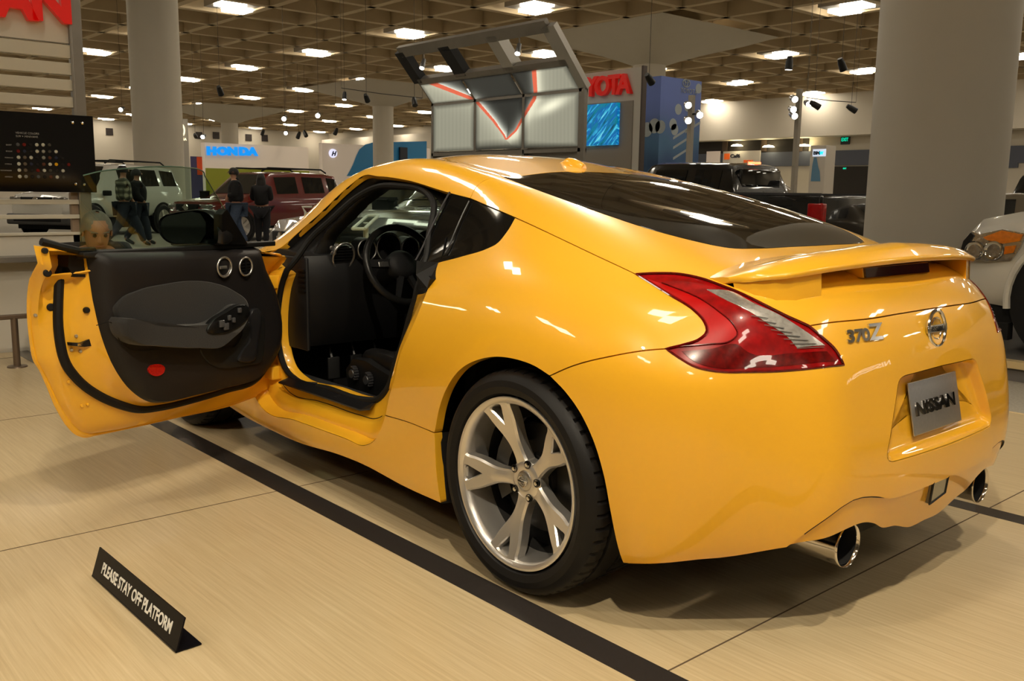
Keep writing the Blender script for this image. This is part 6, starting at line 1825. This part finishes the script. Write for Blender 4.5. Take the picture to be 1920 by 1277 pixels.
def roof_rack(H, W, L):
    def f(root):
        for s in (1, -1):
            m = MB(); m.tube([(-1.9, s*W*.33, H), (-2.1, s*W*.335, H+.09), (-L+.7, s*W*.335, H+.09), (-L+.5, s*W*.33, H)], .022, 8); m.build('roof_rail', SOOT, root)
        for x in (-2.5, -3.6):
            m = MB(); m.tube([(x, -W*.33, H+.09), (x, W*.33, H+.09)], .016, 6); m.build('roof_bar', SOOT, root)
    return f
def ang(d): return math.atan2(d[1], d[0])
def dirv(left, toward):
    L_ = V3((-RT.x, -RT.y, 0)).normalized(); T_ = V3((-FW.x, -FW.y, 0)).normalized(); return (L_*left+T_*toward).normalized()
def place(px, d, z=FZ):
    q = on(px, 400, d=d); return V3((q.x, q.y, z))
# red SUV beyond the door
d_ = dirv(.55, .84); p = place(352, 23.3)
vehicle('red_suv', 'glossy maroon sport utility vehicle with roof rails parked below the white booth wall', p, ang(d_), RDP, SUV(4.75, 1.80, 1.85), [(-.92, 0), (-3.77, 0)], 1.85, cab=SUVC, extras=extras_all(front_face(1.85, .38, 0, .86, .88), roof_rack(1.80, 1.85, 4.75)))
# grey crossover
d_ = dirv(.87, .50); p = place(532, 12.3)
st = SUV(4.8, 1.70, 1.88, belt=1.06, hood=.98, low=.30)
vehicle('grey_crossover', 'glossy grey crossover car parked just behind the windscreen of the yellow coupe', p, ang(d_), SLP, st, [(-.98, 0), (-3.80, 0)], 1.88, cab=SUVC, r=.37, extras=extras_all(front_face(1.88, .30, 0, .70, .74, .34), roof_rack(1.70, 1.88, 4.8)))
# white SUV behind the colour board
d_ = dirv(.24, .97); p = place(70, 24.0)
def dark_bumper(root):
    m = MB(); m.box((-.35, -.96, .34), (.03, .96, .62), bev=.05); m.build('bumper_guard', mat('dark_plastic', (.05, .05, .05), rough=.5), root)
vehicle('white_suv', 'white sport utility vehicle seen between and beside the slats of the display wall', p, ang(d_), WHP, SUV(5.1, 1.98, 1.95, belt=1.24, hood=1.18, low=.52), [(-.95, 0), (-4.0, 0)], 1.95, cab=SUVC, r=.42, extras=extras_all(front_face(1.95, .40, 0, .97, 1.0, .36, gh=.16), dark_bumper, roof_rack(1.98, 1.95, 5.1)))
# black pickup behind the hatch
def pickup(name, label, p, yaw, paint, extras=None, cabH=1.92, W=2.0):
    w = W/2
    st = [(0, .52, .95, 1.04, w*.9, w*.8), (-.3, .46, 1.08, 1.16, w, w*.86), (-1.35, .46, 1.16, 1.22, w, w*.86), (-1.55, .46, 1.18, 1.27, w, w*.86), (-2.10, .46, 1.22, cabH-.03, w, w*.76), (-2.22, .46, 1.22, cabH, w, w*.76), (-3.0, .46, 1.23, cabH, w, w*.76), (-3.12, .46, 1.23, cabH, w, w*.76), (-3.72, .46, 1.25, cabH-.02, w, w*.75), (-3.86, .46, 1.25, cabH-.05, w, w*.75), (-4.02, .46, 1.27, 1.38, w, w*.9)]
    root = vehicle(name, label, p, yaw, paint, st, [(-.98, 0), (-4.55, 0)], W, cab=(3, 9, {3: 'front', 4: 'none', 5: 'side', 6: 'none', 7: 'side', 8: 'none', 9: 'none'}), r=.42, extras=extras)
    m = MB(); b0, b1 = -5.72, -4.04
    for s in (1, -1):
        lo, hi = (w*.88, w) if s > 0 else (-w, -w*.88)
        m.box((b0+.05, lo, .50), (b1+.03, hi, 1.36), bev=.02)
    m.box((b0, -w*.97, .52), (b0+.09, w*.97, 1.34), bev=.02); m.box((b0+.05, -w*.9, .80), (b1, w*.9, .86))
    m.build('cargo_bed', paint, root)
    m = MB(); m.box((b0-.10, -w*.98, .48), (b0, w*.98, .66), bev=.03); m.build('rear_bumper', CHR, root)
    m = MB(); m.box((-3.985, -w*.62, 1.36), (-3.90, w*.62, 1.80), bev=.02); m.build('rear_window', WGL, root)
    m = MB(); m.box((b0+.04, w*.97, 1.355), (b1, w*1.01, 1.395)); m.box((b0+.04, -w*1.01, 1.355), (b1, -w*.97, 1.395)); m.build('bed_rail', mat('bed_rail_grey', (.10, .10, .105), rough=.3, metal=.6), root)
    for s in (1, -1):
        y = w*s; m = MB(); m.box((b0-.012, min(y*.86, y*1.012), .84), (b0+.26, max(y*.86, y*1.012), 1.24), bev=.03); m.build('tail_lamp', REDB if s > 0 else RED, root)
    return root
p = on(1541, 400, d=14.6); p.z = FZ
yaw = math.radians(2); hd_ = V3((math.cos(yaw), math.sin(yaw), 0)); lt = V3((-hd_.y, hd_.x, 0))
fr = p+hd_*5.72-lt*1.0
def top_lamps(root):
    for y in (-.10, .10):
        m = MB(); m.box((-3.86, y-.05, 1.90), (-3.78, y+.05, 1.935), bev=.008); m.build('brake_lamp', mat('lit_brake_lamp', (.8, .1, .05), emit=(1, .12, .04), estr=6), root)
PK = pickup('black_pickup', 'black crew cab pickup truck with a red tail lamp behind the coupe hatch', (fr.x, fr.y, FZ), yaw, BKP, top_lamps)
p = on(1590, 400, d=28)
yaw = math.radians(-70); 
PK2 = vehicle('champagne_crossover', 'champagne coloured crossover parked beyond the black pickup truck', (p.x, p.y, FZ), ang(dirv(-.96, .2)), TNP, SUV(4.9, 1.82, 1.9, belt=1.2, hood=1.1, low=.4), [(-.98, 0), (-3.9, 0)], 1.9, cab=SUVC, r=.38)
SED = [(0, .30, .62, .66, .72, .55), (-.15, .25, .70, .76, .84, .66), (-1.0, .25, .84, .90, .90, .74), (-1.25, .25, .88, .94, .90, .76), (-2.05, .25, .93, 1.40, .90, .60), (-2.2, .25, .93, 1.43, .90, .60), (-2.85, .25, .94, 1.44, .90, .60), (-2.98, .25, .94, 1.43, .90, .60), (-3.6, .25, .96, 1.36, .90, .60), (-3.7, .25, .97, 1.34, .9, .6), (-4.2, .25, .97, 1.04, .88, .70), (-4.65, .30, .92, .98, .84, .66), (-4.75, .4, .80, .84, .80, .6)]
SEDC = (3, 9, {3: 'front', 4: 'none', 5: 'side', 6: 'none', 7: 'side', 8: 'none', 9: 'rear'})
p = place(1588, 17.5)
vehicle('beige_sedan', 'beige sedan half hidden by the big cream column', p, ang(dirv(.85, -.5)), TNP, SED, [(-.9, 0), (-3.7, 0)], 1.82, cab=SEDC, r=.33)
p = place(1560, 11.2)
vehicle('black_sedan', 'low glossy black car roof between the coupe hatch and the big column', p, ang(dirv(.9, -.4)), BKP, [(a, b-.05, c-.12, d-.28, e, f) for a, b, c, d, e, f in SED], [(-.9, -.02), (-3.7, -.02)], 1.82, cab=SEDC, r=.33)
# seen through the passenger window
p = place(708, 8.1)
vehicle('black_suv', 'black glossy sport utility vehicle seen through the cabin of the coupe', p, ang(dirv(.52, .85)), BKP, SUV(4.0, 1.46, 1.85, belt=1.18, hood=1.15, low=.3), [(-.9, 0), (-3.7, 0)], 1.85, cab=SUVC, r=.36, extras=front_face(1.85, .3, 0, .85, .92, .34))
# framed info stand
qs = [on(u, v, d=d2) for u, v, d2 in ((661, 429, 6.6), (683, 429, 6.6), (709, 405, 6.9), (689, 405, 6.9))]
m = MB(); cc_ = sum(qs, V3((0, 0, 0)))/4
for i in range(4): m.tube([qs[i], qs[(i+1) % 4]], .012, 8)
m.tube([cc_, (cc_.x, cc_.y, 0 if cc_.y > -2.8 else FZ)], .02, 8); m.lathe([(.14, FZ+.012), (.14, FZ), (0, FZ)], 20, 'z', org=(cc_.x, cc_.y, 0))
o = m.build('info_stand', mat('frame_white', (.60, .60, .54), rough=.3)); tag(o, 'tilted white framed info stand seen through the passenger window', 'sign stand')
m = MB(); m.add([q-V3((0, 0, .004)) for q in qs], [(0, 1, 2, 3)]); m.build('info_sheet', mat('info_dark', (.03, .035, .03), rough=.2), o, smooth=None)
# second white frame by the crossover
a, b, c = on(567, 388, d=8.6), on(573, 399, d=8.6), on(585, 388, d=8.6)
m = MB(); m.tube([b, a, c], .012, 8); m.tube([b, (b.x, b.y, FZ)], .014, 8); m.lathe([(.14, FZ+.012), (.14, FZ), (0, FZ)], 20, 'z', org=(b.x, b.y, 0)); o = m.build('info_stand', mat('frame_white', (.60, .60, .54))); tag(o, 'white framed info stand in front of the grey crossover wheel', 'sign stand')
# black pickup and red car at the far right edge
p = on(1866, 400, d=18.5); yaw = ang(dirv(-.55, -.85)); hd_ = V3((math.cos(yaw), math.sin(yaw), 0)); lt = V3((-hd_.y, hd_.x, 0)); fr = p+hd_*5.72-lt*1.0
pickup('dark_pickup', 'dark pickup truck with a red tail lamp at the right edge of the picture', (fr.x, fr.y, FZ), yaw, BKP)
p = place(1850, 26)
vehicle('red_sedan', 'dark red car roof just right of the big cream column', p, ang(dirv(.95, -.2)), RDP, SED, [(-.9, 0), (-3.7, 0)], 1.82, cab=SEDC, r=.33)
# big white SUV on the next platform: front left corner
m = MB(); m.box((-6, -12, FZ), (5.3, -4.6, 0)); o = struct(m.build('trim_8', mat('grey_platform_top', (.14, .13, .12), rough=.5), smooth=None)); tag(o, 'neighbouring low platform with a pale wood edge on the far side of the coupe', 'platform')
m = MB(); m.box((-6, -4.66, -.05), (5.3, -4.56, .003)); o = struct(m.build('platform_trim', mat('pale_edge', (.62, .47, .24)), smooth=None))
ySV = -4.85
def big_suv():
    W = 2.0; fx = on(1790, 500, y=ySV).x+.10
    st = [(0, .46, .66, .72, .70, .6), (-.06, .40, .82, .90, .84, .72), (-.22, .38, .96, 1.04, .95, .82), (-.5, .36, 1.01, 1.10, 1.0, .86), (-1.3, .36, 1.08, 1.16, 1.0, .86), (-1.5, .36, 1.12, 1.22, 1.0, .86), (-2.15, .36, 1.16, 1.90, 1.0, .76), (-2.3, .36, 1.16, 1.93, 1.0, .76), (-3.2, .36, 1.18, 1.95, 1.0, .76), (-3.3, .36, 1.18, 1.95, 1.0, .76), (-4.2, .36, 1.2, 1.93, 1.0, .75), (-5.0, .36, 1.2, 1.8, .97, .72), (-5.2, .4, 1.1, 1.3, .95, .8)]
    root = vehicle('large_white_suv', 'large white sport utility vehicle with amber headlamp at the right edge', (fx, ySV-1.0, .0), 0, WHP, st, [], W, cab=(5, 10, {5: 'front', 6: 'none', 7: 'side', 8: 'none', 9: 'side', 10: 'side'}), r=.42)
    def T(px, py, y=ySV): q = on(px, py, y=y); return V3((q.x-fx, 1.0+(y-ySV), q.z))
    # wheel
    wx = T(1889, 600).x-.50
    for s, xx in ((1, wx), (1, wx-3.1), (-1, wx), (-1, wx-3.1)):
        m2 = MB(); y = .86*s; m2.lathe([(0, y+.02*s), (.25, y+.05*s), (.27, y+.10*s), (.38, y+.11*s), (.43, y+.06*s), (.43, y-.16*s), (.2, y-.16*s)], 40, 'y', org=(xx, 0, .43)); m2.build('wheel', TYR, root)
        ar = MB(); ar.lathe([(0, 1.008*s), (.50, 1.008*s), (.50, .9*s)], 40, 'y', org=(xx, 0, .45)); ar.build('wheel_well', SOOT, root)
        fl = MB(); fl.tube([(xx+.52*math.cos(a), 1.01*s, .45+.52*math.sin(a)) for a in [math.radians(-10+200*k/20) for k in range(21)]], .028, 8); fl.build('arch_flare', WHP, root)
    # headlamp: clear housing with amber turn lens
    def poly(px, y, m, nm, par, t=.03):
        P = [T(a, b, y) for a, b in px]; mb = MB(); n_ = len(P)
        mb.add(P+[q-V3((0, t, 0)) for q in P], [tuple(range(n_)), tuple(reversed(range(n_, 2*n_)))]+[(i, (i+1) % n_, n_+(i+1) % n_, n_+i) for i in range(n_)]); return mb.build(nm, m, par, smooth=None)
    hl = poly([(1797, 482), (1806, 452), (1822, 434), (1837, 439), (1880, 430), (1922, 438), (1912, 465), (1895, 489), (1850, 490)], ySV+.02, LNS, 'headlamp', root, .1)
    poly([(1843, 445), (1878, 432), (1918, 440), (1912, 452), (1880, 457), (1850, 450)], ySV+.03, mat('amber_lens', (.55, .14, .01), rough=.12, coat=1, noise=(40, .4)), 'amber_lens', hl, .02)
    poly([(1884, 462), (1905, 460), (1900, 474), (1882, 477)], ySV+.03, mat('amber_lens', (.55, .14, .01)), 'side_marker', hl, .02)
    for u, v in ((1826, 470), (1862, 470)):
        q = T(u, v, ySV+.03); mb = MB(); mb.lathe([(.0, q.y-.02), (.05, q.y-.01), (.068, q.y+.008), (.075, q.y)], 24, 'y', org=(q.x, 0, q.z)); mb.build('reflector', CHR, hl, fix=False)
    poly([(1797, 482), (1806, 452), (1820, 436), (1826, 442), (1813, 462), (1806, 486)], ySV+.035, BLK, 'dark_bezel', hl, .02)
    poly([(1848, 605), (1890, 606), (1888, 638), (1858, 636)], ySV+.005, SOOT, 'air_dam', root, .1)
    return root
big_suv()

# lit letters on a stand behind the photographer; the coupe's rear corner mirrors them
nv = V3((.63, .77, 0)).normalized(); sx_ = V3((-nv.y, nv.x, 0)); sc0 = V3((-6.35, -6.45, 1.38))
mb = MB(); mb.M = frame(sc0-nv*.06, sx_, (0, 0, 1)); mb.box((-.75, -.12, -.04), (.75, .42, .0)); mb.box((-.6, FZ-1.38, -.04), (-.52, -.12, 0)); mb.box((.52, FZ-1.38, -.04), (.6, -.12, 0))
o = mb.build('letter_sign', mat('sign_back_taupe', (.10, .09, .075), rough=.6), smooth=None); tag(o, 'lit white letter sign on two legs, mirrored in the coupe tail', 'sign')
text_mesh('sign_lettering', 'NISSAN', .34, .01, mat('lit_white_letters', (.9, .9, .85), emit=(1, .96, .85), estr=3.2), o, matrix=frame(sc0-sx_*.60, sx_, (0, 0, 1)), sx=.98, bold=.012)
# ================================================================== people
def skin(name, pts, edges, m, parent, sub=2):
    """pts: {key: (x,y,z,r)}; grown with a Skin modifier and baked"""
    keys = list(pts); ix = {k: i for i, k in enumerate(keys)}
    me = bpy.data.meshes.new(name); me.from_pydata([pts[k][:3] for k in keys], [(ix[a], ix[b]) for a, b in edges], [])
    o = bpy.data.objects.new(name, me); COL.objects.link(o)
    sm = o.modifiers.new('skin', 'SKIN'); sm.use_smooth_shade = True
    for k in keys:
        v = me.skin_vertices[0].data[ix[k]]; r = pts[k][3]; v.radius = r if isinstance(r, tuple) else (r, r)
    me.skin_vertices[0].data[0].use_root = True
    s2 = o.modifiers.new('sub', 'SUBSURF'); s2.levels = sub; s2.render_levels = sub
    bpy.context.view_layer.update()
    ev = o.evaluated_get(bpy.context.evaluated_depsgraph_get()); m2 = bpy.data.meshes.new_from_object(ev)
    bpy.data.objects.remove(o); bpy.data.meshes.remove(me)
    m2.materials.clear(); m2.materials.append(m); m2.name = name
    o = bpy.data.objects.new(name, m2); COL.objects.link(o); o.parent = parent; shade(o, 80); return o
SKN = mat('skin', (.42, .215, .13), rough=.5); HAIRB = mat('black_hair', (.010, .008, .007), rough=.5)
JEAN = mat('dark_jeans', (.022, .028, .045), rough=.8, noise=(30, .3)); SHOE = mat('dark_shoe', (.012, .011, .010), rough=.5)
def human(name, label, loc, yaw, H, top, bottom, hair, stride=.0, arms=(.1, .1), lean=.0, long_hair=False, head_turn=0, look_down=0, extra=None, elbow=(.15, .15), hood=False):
    """faces local +x; H height; arms: forward swing of left and right hand (m)"""
    R = empty(name, loc, yaw, label, 'person'); s = H/1.75
    def q(x, y, z, r): return (x*s+lean*z*s, y*s, z*s, tuple(a*s for a in r) if isinstance(r, tuple) else r*s)
    P = {'pel': q(0, 0, .95, (.18, .14)), 'sp1': q(0, 0, 1.12, (.17, .13)), 'sp2': q(0, 0, 1.28, (.20, .14)), 'chest': q(0, 0, 1.39, (.20, .13)), 'neck': q(.01, 0, 1.50, .058), 'hd0': q(.02, 0, 1.57, .065), 'hd1': q(.03, 0, 1.65, .088), 'hd2': q(.02, 0, 1.71, .062)}
    E_ = [('pel', 'sp1'), ('sp1', 'sp2'), ('sp2', 'chest'), ('chest', 'neck'), ('neck', 'hd0'), ('hd0', 'hd1'), ('hd1', 'hd2')]
    for sd, sg, a, st_ in (('l', 1, arms[0], stride), ('r', -1, arms[1], -stride)):
        eb = elbow[0] if sg > 0 else elbow[1]
        P['sh'+sd] = q(0, .165*sg, 1.42, .062); P['el'+sd] = q(a*.45-.02, .225*sg, 1.14, .046); P['wr'+sd] = q(a+.05, (.225-eb*.3)*sg, .92+eb*.6, .031)
        P['ha'+sd] = q(a+.08, (.215-eb*.3)*sg, .85+eb*.6, (.040, .020))
        E_ += [('chest', 'sh'+sd), ('sh'+sd, 'el'+sd), ('el'+sd, 'wr'+sd), ('wr'+sd, 'ha'+sd)]
        for fi in range(4):
            yy = (.205-eb*.3+.012*(fi-1.5)*0)*sg; xx = a+.08+.018*(fi-1.5)
            P['f%d%s' % (fi, sd)] = q(xx, yy, .78+eb*.6+.008*abs(fi-1.5), .008); E_.append(('ha'+sd, 'f%d%s' % (fi, sd)))
        P['th'+sd] = q(a+.12, (.20-eb*.3)*sg, .82+eb*.6, .009); E_.append(('ha'+sd, 'th'+sd))
        kx = st_*.5+.03; ax = st_
        P['hip'+sd] = q(.0, .095*sg, .88, .092); P['kn'+sd] = q(kx+.03, .10*sg, .50, .062); P['an'+sd] = q(ax-(.06 if st_ < 0 else 0), .10*sg, .09+(.06 if st_ < -.1 else 0), .038); P['to'+sd] = q(ax+.14, .11*sg, .035, (.045, .028))
        E_ += [('pel', 'hip'+sd), ('hip'+sd, 'kn'+sd), ('kn'+sd, 'an'+sd), ('an'+sd, 'to'+sd)]
    skin('body', P, E_, SKN, R)
    def grow(keys, k, add=0):
        out = {}
        for a in keys:
            x, y, z, r = P[a]; out[a] = (x, y, z, tuple(b*k+add for b in r) if isinstance(r, tuple) else r*k+add)
        return out
    tk = ['pel', 'sp1', 'sp2', 'chest', 'shl', 'ell', 'wrl', 'shr', 'elr', 'wrr']
    C = grow(tk, 1.22, .022); skin('jacket', C, [('pel', 'sp1'), ('sp1', 'sp2'), ('sp2', 'chest'), ('chest', 'shl'), ('shl', 'ell'), ('ell', 'wrl'), ('chest', 'shr'), ('shr', 'elr'), ('elr', 'wrr')], top, R)
    C = grow(['pel', 'hipl', 'knl', 'anl', 'hipr', 'knr', 'anr'], 1.2, .022); skin('trousers', C, [('pel', 'hipl'), ('hipl', 'knl'), ('knl', 'anl'), ('pel', 'hipr'), ('hipr', 'knr'), ('knr', 'anr')], bottom, R)
    for sd in 'lr':
        C = grow(['an'+sd, 'to'+sd], 1.15, .008); skin('shoe', C, [('an'+sd, 'to'+sd)], SHOE, R, 1)
    hx, hy, hz, _ = P['hd1']
    M = MB(); rows = []
    n = 20
    for i in range(9):
        t = i/8*PI*.62; r_ = .104*s*math.sin(t)**.8 if i else 0; rows.append([V3((hx-.018*s+r_*1.05*math.cos(2*PI*k/n)-.012*s*i/8, hy+r_*.92*math.sin(2*PI*k/n), hz-.015*s+.115*s*math.cos(t))) for k in range(n)])
    M.grid(rows, closed=True)
    if long_hair:
        rows = []
        for i in range(9):
            t = i/8; r_ = (.10+.02*math.sin(t*3))*s; rows.append([V3((hx-.035*s-.02*t*s+r_*.75*math.cos(a), hy+r_*math.sin(a), hz-(.0+.36*t)*s)) for a in [math.radians(70+220*k/12) for k in range(13)]])
        M.grid(rows)
    hr = M.build('hair', hair, R, smooth=80)
    # face: nose, eyes, mouth, ears
    M = MB(); M.tube([(hx+.088*s, hy, hz+.0), (hx+.108*s, hy, hz-.028*s)], [.007*s, .013*s], 8)
    for sg in (1, -1): M.lathe([(0, 0), (.018*s, .002), (.024*s, .008), (.02*s, .014)], 10, 'y', org=(hx-.005, hy+.084*s*sg, hz-.02*s))
    M.build('nose_and_ears', SKN, R)
    for sg in (1, -1):
        M = MB(); M.lathe([(0, hx+.091*s), (.010*s, hx+.088*s), (.012*s, hx+.080*s)], 10, 'x', org=(0, hy+.032*s*sg, hz+.008*s)); M.build('eye', mat('eye_dark', (.02, .015, .01), rough=.2), R)
    if hood:
        C = {'a': (hx-.07*s, hy-.09*s, hz-.17*s, .045*s), 'b': (hx-.10*s, hy, hz-.16*s, .055*s), 'c': (hx-.07*s, hy+.09*s, hz-.17*s, .045*s)}; skin('hood', C, [('a', 'b'), ('b', 'c')], top, R)
    if extra: extra(R, P, s)
    return R
def plaid(nt, b):
    tc = N(nt, 'ShaderNodeTexCoord'); sp = N(nt, 'ShaderNodeSeparateXYZ'); nt.links.new(tc.outputs['Object'], sp.inputs[0])
    outs = []
    for ax, sc in (('Z', 45), ('Y', 52)):
        m = N(nt, 'ShaderNodeMath', operation='MULTIPLY'); m.inputs[1].default_value = sc; nt.links.new(sp.outputs[ax], m.inputs[0])
        q = N(nt, 'ShaderNodeMath', operation='SINE'); nt.links.new(m.outputs[0], q.inputs[0]); outs.append(q)
    ad = N(nt, 'ShaderNodeMath', operation='ADD'); nt.links.new(outs[0].outputs[0], ad.inputs[0]); nt.links.new(outs[1].outputs[0], ad.inputs[1])
    mr = N(nt, 'ShaderNodeMapRange'); mr.inputs[1].default_value = -2; mr.inputs[2].default_value = 2; nt.links.new(ad.outputs[0], mr.inputs[0])
    r = ramp(nt, [(0, (.02, .022, .016)), (.45, (.09, .09, .06)), (.6, (.22, .21, .15)), (.85, (.45, .42, .30))], mr.outputs[0]); nt.links.new(r.outputs[0], b.inputs['Base Color']); b.inputs['Roughness'].default_value = .85
PLAID = node_mat('olive_plaid', plaid)
BLKC = mat('black_cloth', (.008, .008, .009), rough=.85)
q = place(236, 21.0); human('person', 'man in an olive plaid shirt and dark jeans walking past the big column', q, ang(dirv(-.95, -.3)), 1.82, PLAID, JEAN, HAIRB, stride=.34, arms=(.10, -.05), lean=-.02)
q = place(258, 21.6); human('person', 'person in a dark jacket walking just behind the man in plaid', q, ang(dirv(-.95, -.25)), 1.76, BLKC, JEAN, HAIRB, stride=.22, arms=(-.05, .12), long_hair=False)
q = place(447, 21.6); human('person', 'person in a black hooded top and blue jeans looking down near the maroon vehicle', q, ang(dirv(.95, .3)), 1.82, BLKC, mat('blue_jeans', (.05, .075, .13), rough=.8, noise=(30, .3)), HAIRB, stride=.10, arms=(.12, .10), lean=.04, hood=True, elbow=(.35, .35))
def belt(R, P, s):
    x, y, z, r = P['pel']; M = MB(); rows = []
    for i in range(18):
        a = 2*PI*i/18; M.box((x+.16*s*math.cos(a)-.010, y+.205*s*math.sin(a)-.010, z-.045), (x+.16*s*math.cos(a)+.010, y+.205*s*math.sin(a)+.010, z+.0))
    M.build('studded_belt', mat('belt_white', (.5, .5, .46), rough=.5), R, smooth=None)
q = place(491, 21.9); human('person', 'person in black with long dark hair and a white patterned belt', q, ang(dirv(.1, -1)), 1.70, BLKC, mat('black_trousers', (.012, .012, .016), rough=.85), HAIRB, stride=.04, arms=(.10, .10), long_hair=True, extra=belt, elbow=(.4, .4))
# the grey haired man just beyond the door glass, bent forward over something
def near_man():
    D = 6.0; hc = on(182, 434, d=D)
    R = empty('person', (hc.x, hc.y, 0 if False else FZ), 0, 'grey haired man in a black coat bending forward beyond the open car door', 'person')
    fwd = dirv(-.58, .81); R.rotation_euler = (0, 0, ang(fwd)); Hh = hc.z-FZ
    SK2 = mat('ruddy_skin', (.36, .165, .095), rough=.48, noise=(14, .12))
    # crouched: hips back and low, trunk leaning forwards
    P = {'pel': (-.42, 0, .52, (.17, .14)), 'sp1': (-.36, 0, Hh-.46, (.18, .14)), 'sp2': (-.26, 0, Hh-.32, (.19, .14)), 'chest': (-.16, 0, Hh-.20, (.20, .13)), 'neck': (-.06, 0, Hh-.12, .070)}
    E_ = [('pel', 'sp1'), ('sp1', 'sp2'), ('sp2', 'chest'), ('chest', 'neck')]
    for sd, sg in (('l', 1), ('r', -1)):
        P['sh'+sd] = (-.16, .18*sg, Hh-.17, .085); P['el'+sd] = (.02, .29*sg, Hh-.44, .06); P['wr'+sd] = (.22, .16*sg, Hh-.56, .033); P['ha'+sd] = (.29, .13*sg, Hh-.57, (.02, .042))
        E_ += [('chest', 'sh'+sd), ('sh'+sd, 'el'+sd), ('el'+sd, 'wr'+sd), ('wr'+sd, 'ha'+sd)]
        for fi in range(4): P['f%d%s' % (fi, sd)] = (.36, (.13+.018*(fi-1.5))*sg, Hh-.59, .009); E_.append(('ha'+sd, 'f%d%s' % (fi, sd)))
        P['th'+sd] = (.32, (.085)*sg, Hh-.56, .010); E_.append(('ha'+sd, 'th'+sd))
        P['hip'+sd] = (-.40, .10*sg, .50, .10); P['kn'+sd] = (.02, .16*sg, .52, .072); P['an'+sd] = (-.12, .15*sg, .09, .045); P['to'+sd] = (.04, .16*sg, .035, (.05, .03))
        E_ += [('pel', 'hip'+sd), ('hip'+sd, 'kn'+sd), ('kn'+sd, 'an'+sd), ('an'+sd, 'to'+sd)]
    # head built as a shaped surface, tilted down
    hm = MB(); HM = Matrix.Translation(V3((0, 0, Hh)))@Matrix.Rotation(math.radians(24), 4, 'Y'); hm.M = HM
    rows = []
    prof = [(-.118, .030), (-.112, .052), (-.098, .066), (-.075, .074), (-.045, .080), (-.015, .083), (.015, .086), (.045, .087), (.075, .080), (.100, .062), (.115, .035), (.120, .0)]
    for z, r_ in prof:
        row = []
        for k in range(28):
            a = 2*PI*k/28; c, s_ = math.cos(a), math.sin(a)
            x = r_*1.12*c-.006; y = r_*.90*s_
            if c > 0:
                x += .004
                if -.06 < z < .0 and abs(y) < .02: x += .006
                if .0 < z < .03 and .018 < abs(y) < .05: x -= .010      # eye sockets
                if .028 < z < .05: x += .006                            # brow
                if z < -.09: x += .008                                   # chin
            else: x -= .018*max(0, min(1, (z+.08)/.1))
            row.append(V3((x, y, z)))
        rows.append(row)
    hm.grid(rows, closed=True)
    body = skin('body', P, E_, SK2, R)
    head = hm.build('head', SK2, R, smooth=80)
    bmj = bmesh.new(); bmj.from_mesh(body.data); bmj.from_mesh(head.data); bmj.to_mesh(body.data); bmj.free(); bpy.data.objects.remove(head)
    f = MB(); f.M = HM
    f.add([(.094, 0, .022), (.122, 0, -.022), (.098, .018, -.030), (.098, -.018, -.030), (.088, .012, .02), (.088, -.012, .02), (.110, 0, -.034)], [(0, 1, 2, 4), (0, 5, 3, 1), (1, 6, 2), (1, 3, 6)]); f.build('nose', SK2, R, smooth=70)
    for sg in (1, -1):
        f = MB(); f.M = HM; f.lathe([(0, .003*sg), (.012, .006*sg), (.026, .010*sg), (.030, .018*sg), (.026, .022*sg)], 14, 'y', org=(-.008, .070*sg, -.008)); f.build('ear', SK2, R)
        f = MB(); f.M = HM; f.lathe([(0, .096), (.009, .093), (.013, .084)], 12, 'x', org=(0, .032*sg, .012)); f.build('eye', mat('eye_dark', (.02, .015, .01)), R)
        f = MB(); f.M = HM; f.tube([(.094, .015*sg, .034), (.095, .035*sg, .038), (.084, .055*sg, .032)], .0042, 6); f.build('eyebrow', mat('grey_hair', (.13, .115, .09), rough=.7, noise=(80, .35)), R)
    f = MB(); f.M = HM; f.tube([(.090, .022, -.062), (.096, 0, -.060), (.090, -.022, -.062)], .004, 6); f.build('mouth', mat('lip', (.26, .09, .06), rough=.5), R)
    # hair cap, receding
    f = MB(); f.M = HM; rows = []
    for i in range(10):
        t = i/9; row = []
        for k in range(32):
            a = 2*PI*k/32; c, s_ = math.cos(a), math.sin(a); low = .035 if c > .55 else (.030-.10*max(0, min(1, (.5-c)/.9)))
            z = .131-(.131-low)*t**1.3
            r0 = .0985*math.sqrt(max(0, 1-((z-.02)/.112)**2)) if z > .02 else .0985
            x = r0*1.12*c-.014-.016*max(0, -c)*(1 if z < .1 else .4); y = r0*.95*s_
            row.append(V3((x, y, z)))
        rows.append(row)
    f.grid(rows, closed=True); f.build('hair', mat('grey_hair'), R, smooth=80)
    C = {k: (x, y, z, tuple(b*1.15+.015 for b in r) if isinstance(r, tuple) else r*1.15+.015) for k, (x, y, z, r) in P.items() if k[:2] in ('pe', 'sp', 'ch', 'sh', 'el', 'wr')}
    C['col'] = (-.08, 0, Hh-.155, (.10, .085))
    skin('coat', C, [('pel', 'sp1'), ('sp1', 'sp2'), ('sp2', 'chest'), ('chest', 'col'), ('chest', 'shl'), ('shl', 'ell'), ('ell', 'wrl'), ('chest', 'shr'), ('shr', 'elr'), ('elr', 'wrr')], BLKC, R)
    C = {k: (x, y, z, tuple(b*1.1+.01 for b in r) if isinstance(r, tuple) else r*1.12+.012) for k, (x, y, z, r) in P.items() if k[:2] in ('pe', 'hi', 'kn', 'an')}
    skin('trousers', C, [('pel', 'hipl'), ('hipl', 'knl'), ('knl', 'anl'), ('pel', 'hipr'), ('hipr', 'knr'), ('knr', 'anr')], mat('black_trousers', (.012, .012, .016)), R)
    for sd in 'lr':
        C = {k: (P[k][0], P[k][1], P[k][2], .05 if k[0] == 'a' else (.06, .04)) for k in ('an'+sd, 'to'+sd)}; skin('shoe', C, [('an'+sd, 'to'+sd)], SHOE, R, 1)
near_man()
